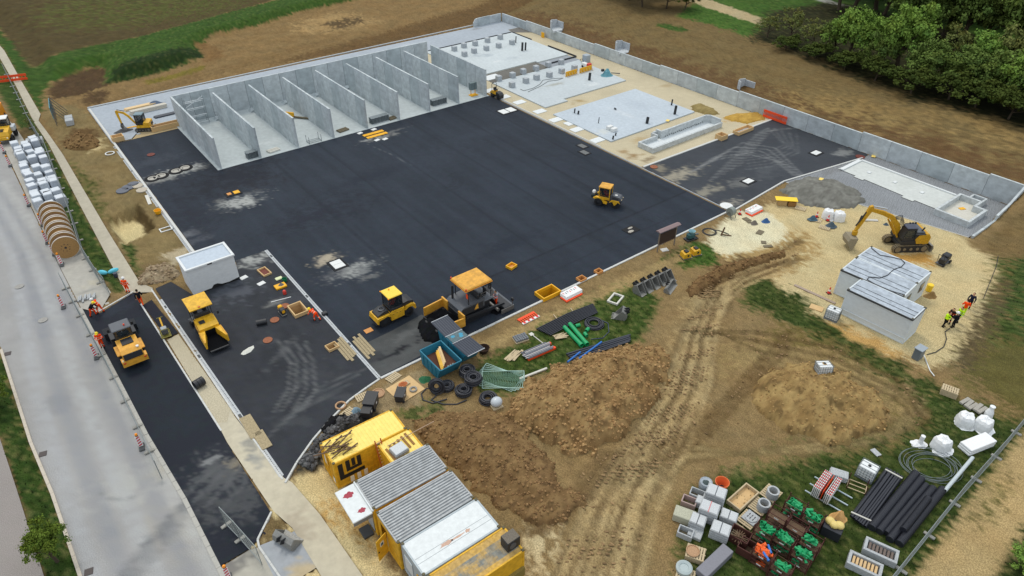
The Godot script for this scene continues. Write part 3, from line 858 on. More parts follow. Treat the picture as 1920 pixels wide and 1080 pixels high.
	lay("work_sand", ypoly([10.95, 104.0, 19.45, 104.0, 19.45, 106.5, 14.7, 106.5, 13.1, 104.1]), 0.0, 0.4, dusty, tint(S(192, 172, 134), 0.12, [], []))
	lay("bay_floor", ypoly([19.3, 86.95, 62.6, 86.95, 62.6, 105.5, 19.3, 105.5]), 0.035, 0.4, con, tint(S(186, 194, 195), 0.07, [stain(430, 240, 2.5, 3.0, S(170, 178, 182), 0.6), stain(660, 262, 2.0, 1.0, S(176, 166, 158), 0.6), stain(500, 268, 3.0, 1.5, S(206, 212, 212), 0.5), stain(700, 225, 2.0, 2.0, S(204, 208, 206), 0.5)], []), 0.05)
	lay("building_sand", ypoly([63.15, 54.3, 63.15, 112.2, 86.9, 112.2, 87.4, 114.4, 90.15, 114.4, 90.15, 53.5]), -0.01, 0.4, dusty, tint(S(210, 198, 168), 0.1, [stain(1310, 205, 2.6, 1.0, S(150, 130, 86), 0.8), stain(1380, 222, 3.0, 1.0, S(196, 150, 70), 0.9), stain(1085, 190, 2.0, 0.9, S(172, 146, 100), 0.8), stain(1190, 292, 2.0, 1.0, S(150, 118, 74), 0.8), stain(1170, 283, 1.2, 0.8, S(160, 128, 82), 0.7), stain(1215, 298, 1.5, 0.8, S(120, 96, 66), 0.7), stain(1400, 240, 3.0, 1.0, S(206, 200, 184), 0.6), stain(1250, 160, 2.0, 1.0, S(180, 158, 120), 0.6), stain(1200, 262, 2.0, 1.0, S(188, 162, 118), 0.6), stain(1350, 265, 3.0, 0.6, S(190, 180, 158), 0.6)], []))
	lay("gravel_strip", ypoly([66.5, 91.2, 79.0, 91.2, 79.0, 95.2, 66.5, 95.2]), 0.004, 0.3, dusty, tint(S(124, 122, 116), 0.12, [], []))
	lay("gravel_corner", ypoly([84.6, 112.1, 87.4, 112.1, 90.1, 110.0, 90.1, 114.3, 87.5, 114.3, 86.95, 112.2]), 0.006, 0.4, dusty, tint(S(126, 124, 120), 0.12, [], []))
	lay("new_screed", ypoly([79.05, 91.2, 86.2, 91.2, 86.2, 94.6, 79.05, 94.6]), 0.016, 0.4, con, tint(S(150, 156, 162), 0.05, [], []))
	lay("sett_paving", ypoly([74.5, 40.3, 88.5, 38.0, 90.1, 38.1, 90.1, 20.2, 79.1, 20.2]), 0.0, 0.3, vmat("setts", 0.9, "coarse", 1.1, 0.7), tint(S(174, 178, 182), 0.1, [stain(1560, 320, 4, 1.2, S(150, 150, 150), 0.6), stain(1800, 430, 3.0, 0.8, S(176, 178, 178), 0.5), stain(1740, 345, 3, 1, S(176, 180, 182), 0.5)], []), 0.15)
	# footway, kerbside concrete, road, path
	var way := S(182, 175, 157)
	lay("footway", poly([-40, 40, 8, 95, 40, 152, 76, 214, 72, 226, 90, 250, 118, 290, 165, 370, 200, 430, 262, 530, 286, 540, 286, 548, 254, 549, 236, 548, 150, 385, 92, 272, 64, 230, 30, 162, -20, 75]), 0.02, 0.35, con, tint(way, 0.09, [], []), 0.05)
	lay("trench_sand", poly([313, 637, 334, 626, 433, 768, 442, 784, 420, 806, 404, 790]), -0.02, 0.3, dusty, tint(S(204, 194, 168), 0.07, [], []))
	lay("entry_concrete", poly([407, 793, 426, 792, 431, 770, 532, 896, 548, 905, 600, 965, 680, 1080, 700, 1110, 620, 1110, 548, 990, 512, 958, 426, 830]), 0.014, 0.3, con, tint(S(196, 188, 166), 0.1, [stain(470, 840, 1.0, 2.0, S(120, 122, 122), 0.7), stain(480, 860, 0.8, 1.6, S(140, 142, 140), 0.6), stain(560, 990, 1.6, 2.0, S(160, 146, 128), 0.5)], []), 0.04)
	lay("kerbside_concrete", poly([-60, 140, 30, 240, 62, 288, 100, 372, 158, 478, 208, 548, 186, 586, 152, 578, 112, 500, 20, 305, -30, 200]), -0.01, 0.35, con, tint(S(176, 173, 164), 0.08, [stain(180, 530, 2, 1, S(190, 182, 158), 0.5), stain(165, 545, 2, 0.4, S(120, 122, 120), 0.5)], []))
	lay("corner_paving", poly([484, 1024, 545, 1000, 560, 990, 600, 1060, 560, 1085, 515, 1085]), 0.0, 0.3, con, tint(S(164, 168, 172), 0.12, [stain(575, 1070, 1.4, 1.0, S(190, 170, 128), 0.8)], []))
	lay("lower_paving", poly([466, 1032, 486, 1026, 515, 1085, 540, 1130, 400, 1130, 414, 1064]), 0.004, 0.3, con, tint(S(176, 172, 160), 0.1, [stain(440, 1060, 1.5, 1.0, S(108, 106, 104), 0.8)], []))
	var wheel := []
	for k in [[40, S(182, 184, 186)], [95, S(150, 153, 158)], [150, S(186, 188, 188)], [210, S(152, 154, 158)], [255, S(192, 192, 188)]]:
		wheel.append([line_px([-60 + k[0] * 0.25, 340, k[0] * 0.35 + 10, 480, k[0] * 0.75 + 40, 740, k[0] + 110, 1000, k[0] * 1.1 + 140, 1110]), 0.8, k[1], 0.75])
	for k in [0.0, 30.0, 70.0, 120.0]: wheel.append([line_px([200 + k * 0.3, 1110, 270 + k * 0.5, 1020 - k * 0.2, 345 + k * 0.2, 940 - k * 0.1]), 0.35, S(118, 120, 122), 0.6])
	wheel.append([arc_px(255, 880, 2.6, 20, 140), 0.12, S(128, 132, 132), 0.5])
	lay("road", poly([-700, -100, -60, 150, -20, 232, 20, 310, 112, 502, 152, 581, 275, 816, 345, 935, 420, 1085, 480, 1200, 190, 1200, 152, 1085, 98, 925, 58, 830, 2, 655, -160, 260, -900, 20]), -0.03, 0.4, vmat("road_top", 0.85, "fine", 3.0, 0.15), tint(S(171, 170, 168), 0.1, [stain(260, 900, 4.0, 3.0, S(190, 190, 184), 0.7), stain(330, 980, 3.0, 4.0, S(176, 172, 162), 0.6), stain(210, 720, 3.0, 5.0, S(184, 184, 178), 0.4), stain(110, 760, 1.5, 2.0, S(140, 142, 146), 0.5), stain(80, 570, 3.0, 8.0, S(160, 162, 166), 0.5), stain(300, 890, 1.4, 1.4, S(198, 188, 164), 0.6)], wheel))
	lay("cycle_path", poly([-500, 400, -30, 740, 2, 830, 30, 915, 85, 1090, 110, 1200, -400, 1200]), -0.02, 0.5, tar, tint(S(160, 153, 148), 0.06, [], []))
	# kerbs: each stone its own piece
	var stone := mat("kerb_stone", 205, 206, 202, 0.85, 0.0, "soft", 1.5, 0.1)
	kerb("kerb", [Y(17.0, 39.95), Y(63.0, 39.95)], 1.0, 0.22, 0.1, stone)
	kerb("kerb", line_px([712, 711, 688, 727, 655, 751, 618, 789, 586, 826, 556, 869, 535, 906]), 1.0, 0.16, 0.1, stone)
	kerb("kerb", line_px([264, 570, 340, 690, 415, 808]), 1.0, 0.14, 0.05, stone)
	kerb("kerb", line_px([284, 543, 335, 619, 440, 775, 530, 899]), 1.0, 0.14, 0.05, stone)
	kerb("kerb", line_px([150, 578, 213, 697, 274, 815]), 1.0, 0.3, 0.05, mat("kerb_grey", 178, 176, 168, 0.85, 0.0, "soft", 1.5, 0.1))
	kerb("kerb", line_px([274, 815, 345, 935, 420, 1085]), 1.0, 0.3, 0.02, mat("kerb_grey", 178, 176, 168))
	kerb("kerb", line_px([2, 656, 58, 831, 98, 926, 153, 1088]), 1.0, 0.22, 0.1, mat("kerb_warm", 198, 188, 172, 0.85, 0.0, "soft", 1.5, 0.1))
	kerb("kerb", line_px([509, 960, 483, 1012, 486, 1026, 530, 1090]), 0.8, 0.14, 0.07, stone)
	kerb("kerb", [Y(10.72, 65.2), Y(10.72, 119.9)], 2.0, 0.3, 0.12, stone)
	kerb("kerb", [Y(63.03, 40.2), Y(63.03, 86.5)], 2.0, 0.2, 0.05, mat("kerb_blue", 150, 156, 162, 0.8, 0.0, "soft", 1.5))
	kerb("kerb", [Y(63.4, 54.1), Y(90.0, 53.4)], 2.0, 0.3, 0.09, stone)
	kerb("kerb", [Y(63.3, 39.7), Y(74.4, 40.5), Y(88.5, 38.1)], 2.0, 0.2, 0.09, stone)
	kerb("kerb", [Y(74.4, 40.2), Y(79.0, 20.2)], 2.0, 0.16, 0.03, mat("kerb_grey", 178, 176, 168))
	kerb("kerb", [Y(10.6, 120.4), Y(86.0, 121.3)], 2.5, 0.25, 0.16, mat("kerb_dull", 190, 196, 200, 0.85, 0.0, "soft", 1.5))
	kerb("drain_kerb", [Y(63.35, 62.0), Y(63.35, 86.5)], 2.0, 0.14, 0.06, stone)
	kerb("kerb", line_px([250, 547, 186, 584]), 1.0, 0.15, 0.06, stone)
	# slot drains
	drain([Y(16.95, 64.9), Y(16.95, 40.1)], 0.34)
	drain([P(300, 562), P(528, 893)], 0.36)
	drain([Y(10.45, 65.0), Y(10.45, 103.0)], 0.22)
func kerb(called: String, pts: Array, each: float, w: float, h: float, m: Material) -> void:
	var root := Node3D.new()
	root.name = numbered(called)
	add_child(root)
	root.set_meta("kind", "structure")
	var shared := {}
	for i in pts.size() - 1:
		var p0: Vector3 = pts[i]
		var p1: Vector3 = pts[i + 1]
		var n := maxi(1, int(round(p0.distance_to(p1) / each)))
		var len := p0.distance_to(p1) / n
		var key := int(len * 100)
		if not shared.has(key):
			shared[key] = mb().cbox(Vector3(0, h * 0.5 - 0.1, 0), Vector3(len - 0.012, h + 0.2, w), 0.015).mesh()
		for k in n:
			var xf := Transform3D(Basis(Vector3.UP, turn_of(p1 - p0)), p0.lerp(p1, (k + 0.5) / n) + Vector3(0, rng.randf_range(-0.004, 0.004), 0))
			part(root, "kerb_stone", shared[key], m, xf)
func drain(pts: Array, w: float) -> void:
	var root := Node3D.new()
	root.name = numbered("drain_channel")
	add_child(root)
	root.set_meta("kind", "structure")
	var p0: Vector3 = pts[0]
	var p1: Vector3 = pts[1]
	var n := int(round(p0.distance_to(p1)))
	var len := p0.distance_to(p1) / n
	var s := mb()
	s.cbox(Vector3(0, -0.09, 0), Vector3(len - 0.01, 0.22, w), 0.01)
	var gr := mb()
	for k in 5: gr.b6(-len * 0.5 + 0.06 + k * len / 5.0, 0.015, -0.035, -len * 0.5 + 0.06 + k * len / 5.0 + 0.08, 0.024, 0.035)
	var bx := mb().cbox(Vector3(0, -0.085, 0), Vector3(len * 0.5, 0.222, w * 0.6), 0.01)
	var sm := s.mesh()
	var gm := gr.mesh()
	var bm := bx.mesh()
	for k in n:
		var xf := Transform3D(Basis(Vector3.UP, turn_of(p1 - p0)), p0.lerp(p1, (k + 0.5) / n))
		var e := part(root, "channel_element", sm, mat("channel", 186, 190, 192, 0.8, 0.0, "soft", 1.5), xf)
		if k % 9 == 1: part(e, "grate", bm, mat("grate", 84, 88, 92, 0.6, 0.4, "fine", 0.5))
		else: part(e, "slot", gm, mat("slot", 40, 42, 44, 0.7, 0.0, ""))
# ---------- concrete structures of the yard ----------
func walls() -> void:
	var con := []
	for k in 3: con.append(mat("wall_concrete_%d" % k,[198,188,206][k],[206,198,214][k],[209,201,216][k],0.85,0.0,"dirty",[6.0,8.1,5.3][k],0.06))
	var H := 4.2
	# nine dividers of six panels,a passage behind them,then the rear wall
	var ordinal := ["first","second","third","fourth","fifth","sixth","seventh","eighth","ninth"]
	var n := 6
	var len := 16.1/n
	var pm := mb().cbox(V(0,H*0.5,0),V(0.24,H,len - 0.05),0.02).mesh()
	var cm := mb().cbox(V(0,H + 0.012,0),V(0.25,0.03,len - 0.02),0.01).mesh()
	var fm := mb().ext([-0.5,0.0,0.5,0.0,0.2,0.28,-0.2,0.28],-0.6,0.6).mesh()
	for d in 9:
		var t := thing("divider_wall","concrete bay divider wall, %s counted from the small excavator" % ordinal[d],"wall",Y(19.78 + 5.3*d,95.15,0.035),YAW,"bay divider walls")
		for k in n:
			var p := part(t,"wall_panel",pm,con[(d + k) % 3],Transform3D(Basis(),V(0,0,-(k - (n - 1)*0.5)*len)))
			part(p,"top_face",cm,con[(d + k) % 3])
		if d > 0: part(t,"foot",fm,con[1],Transform3D(Basis(),V(-0.1,0,-8.7)))
	var t := thing("rear_wall","long concrete rear wall closing off the storage bays","wall",Y(41.2,105.3,0.035),YAW)
	var rp := mb().cbox(V(0,H*0.5,0),V(43.0/16 - 0.05,H,0.24),0.02).mesh()
	var rc := mb().cbox(V(0,H + 0.012,0),V(43.0/16 - 0.02,0.03,0.25),0.01).mesh()
	for k in 16:
		var p := part(t,"wall_panel",rp,con[k % 3],Transform3D(Basis(),V((k - 7.5)*43.0/16,0,0)))
		part(p,"top_face",rc,con[k % 3])
	var e := part(t,"return_panel",mb().cbox(V(0,H*0.5,0),V(0.24,H,1.9),0.02),con[2],Transform3D(Basis(),V(-21.4,0,1.2)))
	part(e,"top_face",mb().cbox(V(0,H + 0.012,0),V(0.25,0.03,1.9),0.01),con[2])
	# long retaining wall,higher towards its end
	t = thing("retaining_wall","long pale concrete retaining wall below the brown bank","wall",Y(90.35,70,-0.1),YAW)
	var count := 25
	for k in count:
		var l := 100.4/count
		var z := -(k - (count - 1)*0.5)*l
		var b := 70.0 - z
		var h := lerpf(2.75,1.6,clampf((b - 20.0)/100.0,0.0,1.0))
		h = snappedf(h,0.2) + 0.1
		var p := part(t,"wall_panel",mb().cbox(V(0,h*0.5,0),V(0.25,h,l - 0.03),0.02),con[(k*2) % 3],Transform3D(Basis(),V(0,0,z)))
		part(p,"top_face",mb().cbox(V(0,h + 0.01,0),V(0.26,0.03,l - 0.02),0.01),con[2])
	t = thing("corner_wall","short end of the retaining wall with a sloped tip at the far corner","wall",Y(90.2,120.35,-0.1),YAW)
	for k in 2: part(t,"wall_panel",mb().ext([-3.0,0.0,0.0,0.0,0.0,1.75,-3.0,1.7],-0.12,0.12),con[k],Transform3D(Basis(),V(-3.02*k - 0.15,0,0)))
	part(t,"end_panel",mb().ext([-1.0,0.0,0.0,0.0,0.0,1.68,-0.5,1.6,-1.0,0.9],-0.12,0.12),con[2],Transform3D(Basis(),V(-6.2,0,0)))
	t = thing("end_wall","concrete wall along the end of the sett paving","wall",Y(84.7,19.95,-0.1),YAW)
	for k in 4:
		var h0 := 0.35 + 0.6*maxf(0.0,k - 1.0)
		var h1 := 0.35 + 0.6*maxf(0.0,float(k)) if k > 1 else 0.35
		if k == 3: h1 = 2.85
		part(t,"wall_panel",mb().ext([-1.36,-0.2,1.36,-0.2,1.36,h1,-1.36,h0],-0.12,0.12),con[k % 3],Transform3D(Basis(),V((k - 1.5)*2.75,0,0)))
	# foundation slabs
	var con2 := vmat("slab_top",0.8,"soft",4.0,0.1)
	slab("floor_slab",ypoly([66.3,77.4,70.9,77.4,70.9,78.4,84.8,78.4,85.6,91.1,66.3,91.1]),0.16,S(190,198,201),[stain(1040,160,2.6,0.9,S(160,160,148),0.8),stain(1000,145,2.0,1.2,S(206,212,214),0.5),stain(1110,160,2,1,S(214,218,218),0.5)],con2)
	slab("floor_slab",ypoly([66.3,95.3,79.0,95.3,79.0,94.7,86.2,94.7,86.6,112.0,66.3,112.0]),0.16,S(196,204,206),[stain(910,105,3.0,1.4,S(164,174,180),0.7,0.2),stain(930,118,2.0,1.0,S(214,218,218),0.6),stain(960,110,2.5,1.0,S(172,180,186),0.5)],con2)
	slab("floor_slab",ypoly([65.5,62.2,83.1,62.2,83.1,74.6,65.5,74.6]),0.16,S(188,198,206),[stain(1130,250,2.5,1.2,S(206,208,200),0.7),stain(1200,200,2.0,4.0,S(176,186,196),0.5),stain(1170,215,1.0,4.0,S(204,210,214),0.5),stain(1255,215,1.0,3.0,S(178,188,198),0.5)],con2)
	slab("floor_slab",ypoly([82.9,38.3,87.6,37.7,87.6,25.3,82.4,25.4,82.45,28.0,82.0,28.0,82.0,29.4,82.5,29.4,82.8,34.6,82.4,34.6,82.4,35.8,82.85,35.8]),0.06,S(204,208,204),[stain(1700,345,3.0,1.2,S(196,200,194),0.5)],con2)
	# low upstand round the last slab
	var up := mat("upstand",222,226,226,0.8,0.0,"soft",2.0)
	t = thing("slab_upstand","pale low concrete rim on two sides of the sett paving slab","rim",Y(87.5,31.6,0.06),YAW)
	part(t,"long_rim",mb().cbox(V(0,0.08,0),V(0.28,0.16,12.2),0.02),up)
	part(t,"short_rim",mb().cbox(V(-2.4,0.08,-6.2),V(4.5,0.16,0.5),0.02),up)
	for k in 3: solo("base_plate",mb().cbox(V(0,0.05,0),V(0.55,0.1,0.4),0.02),up,"small white concrete base plate on the sett paving slab","base plate",Y(85.0,35.2 - 3.4*k,0.06),YAW,"base plates on the slab")
	# column stubs: loaf-shaped grey blocks in rows
	var blk := mb()
	blk.cbox(V(0,0.42,0),V(0.82,0.84,0.82),0.03)
	for k in 3: blk.b6(-0.415,0.2 + k*0.21,-0.42,0.415,0.21 + k*0.21,0.42)
	var bm := blk.mesh()
	var bmat := mat("stub",186,192,196,0.85,0.0,"dirty",1.5)
	for q in [[852,92],[870,86],[891,82],[914,76],[938,70],[871,102],[889,96],[912,91],[935,86],[960,80]]: solo("column_stub",bm,bmat,"pale concrete column stub standing on the far floor slab","column stub",P(q[0],q[1] + 3,0.16),YAW,"column stubs on the far floor slab")
	for q in [[935,149],[961,143],[981,136],[1005,130],[1028,123],[1052,118],[960,161],[986,153],[1006,147],[1030,142],[1053,135],[1077,129]]: solo("column_stub",bm,bmat,"pale concrete column stub standing on the floor slab with yellow formwork","column stub",P(q[0],q[1] + 2,0.16),YAW,"column stubs on the formwork slab")
	# trough with a bay,and the pit on the sett paving
	var tr := mat("trough",204,210,211,0.85,0.0,"dirty",3.0,0.1)
	t = thing("drive_through_trough","long shallow concrete trough with a stepped corner on sand","trough",Y(67.3,56.1,0.0),YAW)
	for w in [[0,0,14.6,0.3,0.75],[0,2.5,3.4,2.8,0.75],[4.6,2.5,14.0,2.8,1.2],[0,0.3,0.3,2.5,0.75],[14.3,0.3,14.6,2.2,1.2],[3.4,2.5,3.7,3.6,0.9],[4.3,2.5,4.6,3.6,1.2],[3.7,3.3,4.3,3.6,1.0]]:
		part(t,"trough_wall",mb().cbox(V((w[0] + w[2])*0.5,w[4]*0.5,-(w[1] + w[3])*0.5),V(w[2] - w[0] - 0.006,w[4],w[3] - w[1] - 0.006),0.02),tr)
	part(t,"corner_fillet",mb().prism(PackedVector2Array([Vector2(13.9,-2.79),Vector2(14.02,-2.79),Vector2(14.59,-2.25),Vector2(14.59,-2.1),Vector2(14.29,-2.1),Vector2(13.9,-2.5)]),0,1.2),tr)
	part(t,"trough_floor",mb().b6(0.05,0,-2.75,14.5,0.12,-0.05),mat("trough_floor",214,220,222,0.8,0.0,"soft",3.0))
	var pl := mb().cyl(V(0,0,-2.5),V(0,0,-2.42),0.06,0.06,6).mesh()
	for k in 20: part(t,"wall_plug",pl,mat("plug",40,42,44,0.7,0.0,""),Transform3D(Basis(),V(5.2 + k*0.42,0.3 + 0.03*(k % 4),0)))
	t = thing("inspection_pit","open concrete pit with a small side chamber on sett paving","pit",Y(80.9,21.2,0.0),YAW)
	for w in [[0,0,4.2,0.3],[0,0.3,0.3,3.9],[0.3,3.6,6.2,3.9],[5.9,1.2,6.2,3.6],[4.2,0.0,4.5,1.5],[4.5,1.2,5.9,1.5],[6.2,1.2,7.3,1.42],[6.2,2.6,7.3,2.82],[7.1,1.42,7.3,2.6]]:
		part(t,"pit_wall",mb().cbox(V((w[0] + w[2])*0.5,0.3,-(w[1] + w[3])*0.5),V(w[2] - w[0] - 0.006,0.9,w[3] - w[1] - 0.006),0.02),tr)
	part(t,"pit_floor",mb().b6(0.3,-0.1,-3.6,5.9,0.02,-0.3),mat("pit_floor",205,202,190,0.85,0.0,"soft",3.0))
	solo("yellow_board",mb().cbox(V(0,0.03,0),V(0.7,0.04,0.5),0.01),mat("form_yellow",240,178,20,0.6,0.0,"soft",1.0),"small yellow board lying in the open concrete pit","board",Y(84.9,23.6,0.03),0.2)
	# corner inlet pieces on the bank
	var hm := mat("headwall",196,202,206,0.85,0.0,"dirty",2.0)
	var hl := ["white concrete inlet corner on the bank near the wall's far corner","white concrete inlet corner on the bank behind the formwork slab","white concrete inlet corner on the bank behind the orange barrier"]
	for k in 3:
		var q: Array = [[1043,54],[1166,95],[1398,170]][k]
		var p := P(q[0],q[1],1.9)
		t = thing("inlet_corner",hl[k],"inlet",V(p.x,1.75,p.z),YAW,"inlet corners on the bank")
		part(t,"base_slab",mb().prism(PackedVector2Array([Vector2(-1.5,0.9),Vector2(-0.3,-1.2),Vector2(1.2,-1.2),Vector2(1.2,0.6),Vector2(0.3,1.3)]),-0.2,0.14),hm)
		part(t,"upright",mb().ext([-0.3,0.14,1.2,0.14,1.2,1.5,-0.3,1.7],-1.3,-1.15),hm)
		part(t,"upright",mb().prism(PackedVector2Array([Vector2(1.2,-1.15),Vector2(1.35,-1.15),Vector2(1.35,0.6),Vector2(1.2,0.6)]),0.14,1.3),hm)
		part(t,"side_wing",mb().prism(PackedVector2Array([Vector2(-0.45,-1.3),Vector2(-0.3,-1.3),Vector2(-0.75,-0.5),Vector2(-0.9,-0.5)]),0.14,1.55),hm)
	# stepping slabs along the building sand
	for q in [[974,192],[1012,209],[1042,225],[1070,231],[1082,243],[1120,263],[918,170],[945,182]]:
		solo("paving_slab",mb().cbox(V(0,0.03,0),V(1.9,0.1,1.3),0.02),up,"white concrete landing slab beside the asphalt edge channel","slab",P(q[0],q[1],0.0),YAW,"landing slabs along the sand edge")
	solo("paving_slab",mb().cbox(V(0,0.03,0),V(3.0,0.1,2.0),0.02),up,"wide white slab at the corner of the gravel strip","slab",P(922,145),YAW)
	# dark upstand strips at the slab edges
	var seal := mat("bitumen",44,46,52,0.6,0.0,"soft",1.0)
	for w in [[86.75,93.0,86.75,101.0],[86.75,106.0,86.75,112.2],[67.0,112.2,86.6,112.25],[80.0,92.9,86.7,92.9]]:
		var p0 := Y(w[0],w[1],0.1)
		var p1 := Y(w[2],w[3],0.1)
		solo("sealing_strip",mb().cbox(V(0,0,0),V(p0.distance_to(p1),0.3,0.16),0.02),seal,"black sealing strip along the edge of the far slab","strip",(p0 + p1)*0.5,turn_of(p1 - p0),"black sealing strips")
func slab(called: String,o: PackedVector2Array,y: float,c: Color,st: Array,m: Material) -> void:
	sheet(called,o,y,0.4,m,tint(c,0.06,st,[]),y + 0.1)
# ---------- machines: local +x is forward,+z to the machine's side ----------
func ylw() -> Material: return mat("machine_yellow",238,184,40,0.5,0.0,"dirty",3.0)
func amb() -> Material: return mat("machine_amber",234,172,60,0.5,0.0,"dirty",4.0)
func blk() -> Material: return mat("machine_black",44,46,50,0.5,0.0,"dirty",0.8)
func gry() -> Material: return mat("machine_grey",92,96,102,0.5,0.2,"soft",1.0)
func rub() -> Material: return mat("rubber",40,40,42,0.9,0.0,"fine",0.5)
func steel() -> Material: return mat("worn_steel",128,126,122,0.5,0.5,"dirty",0.8)
func tarm() -> Material:
	var m := mat("hot_mix",24,25,28,1.0,0.0,"fine",0.8,0.5)
	m.metallic_specular = 0.1
	return m
func glass() -> Material:
	if not mats.has("cab_glass"):
		var m := StandardMaterial3D.new()
		m.resource_name = "cab_glass"
		m.albedo_color = Color(0.16,0.2,0.22,0.45)
		m.transparency = BaseMaterial3D.TRANSPARENCY_ALPHA
		m.roughness = 0.08
		mats["cab_glass"] = m
	return mats["cab_glass"]
func glow_lamp() -> Material: return mat("lamp_orange",250,150,20,0.3,0.0,"")
func wheel(t: Node3D,at: Vector3,r: float,w: float,rimc: Material) -> void:
	var o := part(t,"wheel",mb().at(0,0,0,0,PI/2).lathe([[r*0.5,-w*0.5],[r*0.86,-w*0.5],[r,-w*0.34],[r,w*0.34],[r*0.86,w*0.5],[r*0.5,w*0.5]],20),rub(),Transform3D(Basis(),at))
	part(o,"rim",mb().at(0,0,0,0,PI/2).lathe([[0.0,-w*0.42],[r*0.2,-w*0.42],[r*0.52,-w*0.3],[r*0.52,w*0.3],[r*0.2,w*0.42],[0.0,w*0.42]],14),rimc)
func drum(t: Node3D,at: Vector3,r: float,w: float) -> void:
	var o := part(t,"drum",mb().cyl(V(0,0,-w*0.5),V(0,0,w*0.5),r,r,26),mat("drum_steel",70,70,72,0.4,0.6,"dirty",0.7),Transform3D(Basis(),at))
	part(o,"hub",mb().cyl(V(0,0,-w*0.5 - 0.03),V(0,0,w*0.5 + 0.03),r*0.4,r*0.4,14),blk())
func crawler(t: Node3D,z: float,len: float,h: float,w: float,m: Material) -> void:
	var r := h*0.5
	var o := mb()
	var pr := []
	for k in 9: pr.append_array([len*0.5 - r + r*sin(PI*k/8.0),r - r*cos(PI*k/8.0)])
	for k in 9: pr.append_array([-len*0.5 + r - r*sin(PI*k/8.0),r + r*cos(PI*k/8.0)])
	o.ext(pr,-w*0.5 + 0.03,w*0.5 - 0.03)
	var p := part(t,"crawler_track",o,blk(),Transform3D(Basis(),V(0,0,z)))
	var n := int((2.0*(len - h) + PI*h)/0.17)
	var pad := mb().box(V(0,0.015,0),V(0.12,0.05,w)).mesh()
	for k in n:
		var s := (2.0*(len - h) + PI*h)*k/n
		var xf := Transform3D()
		var st := len - h
		if s < st: xf = Transform3D(Basis(),V(-st*0.5 + s,h,0))
		elif s < st + PI*r:
			var a := (s - st)/r
			xf = Transform3D(Basis(Vector3.BACK,-a),V(st*0.5 + r*sin(a),r + r*cos(a),0))
		elif s < 2*st + PI*r: xf = Transform3D(Basis(Vector3.BACK,PI),V(st*0.5 - (s - st - PI*r),0,0))
		else:
			var a := (s - 2*st - PI*r)/r
			xf = Transform3D(Basis(Vector3.BACK,PI - a),V(-st*0.5 - r*sin(a),r - r*cos(a),0))
		part(p,"track_pad",pad,m,xf)
	for k in 5: part(p,"track_roller",mb().cyl(V(-st_(len,h)*0.5 + k*st_(len,h)/4.0,r,-w*0.52),V(-st_(len,h)*0.5 + k*st_(len,h)/4.0,r,w*0.52),r*(0.75 if k == 0 or k == 4 else 0.4),-1,12),m)
func st_(len: float,h: float) -> float: return len - h
func cab(t: Node3D,x0: float,x1: float,w: float,y0: float,y1: float,frame: Material,roofm: Material,over := 0.1) -> void:
	# posts,panes,door line and roof
	var hw := w*0.5
	for sx in [x0,x1]:
		for sz in [-hw,hw]: part(t,"cab_post",mb().cbox(V(sx,(y0 + y1)*0.5,sz),V(0.09,y1 - y0,0.09),0.02),frame)
	part(t,"cab_sill",mb().cbox(V((x0 + x1)*0.5,y0 + 0.18,0),V(x1 - x0 + 0.05,0.36,w),0.04),frame)
	for sz in [-hw,hw]: part(t,"side_window",mb().box(V((x0 + x1)*0.5,(y0 + y1)*0.5 + 0.17,sz*0.98),V(x1 - x0 - 0.1,y1 - y0 - 0.4,0.02)),glass())
	part(t,"windscreen",mb().box(V(x1,(y0 + y1)*0.5 + 0.17,0),V(0.02,y1 - y0 - 0.4,w - 0.1)),glass())
	part(t,"rear_window",mb().box(V(x0,(y0 + y1)*0.5 + 0.17,0),V(0.02,y1 - y0 - 0.4,w - 0.1)),glass())
	part(t,"roof",mb().cbox(V((x0 + x1)*0.5,y1 + 0.06,0),V(x1 - x0 + over*2,0.14,w + over*2),0.05),roofm)
	part(t,"operator_seat",mb().cbox(V(x0 + 0.4,y0 + 0.5,0),V(0.45,0.2,0.45),0.05).cbox(V(x0 + 0.18,y0 + 0.85,0),V(0.14,0.6,0.42),0.05),blk())
func bolt_row(t: Node3D,called: String,at: Vector3,step: Vector3,n: int,s: Vector3,m: Material) -> void:
	for k in n: part(t,called,mb().cbox(at + step*k,s,minf(s.x,minf(s.y,s.z))*0.3),m)
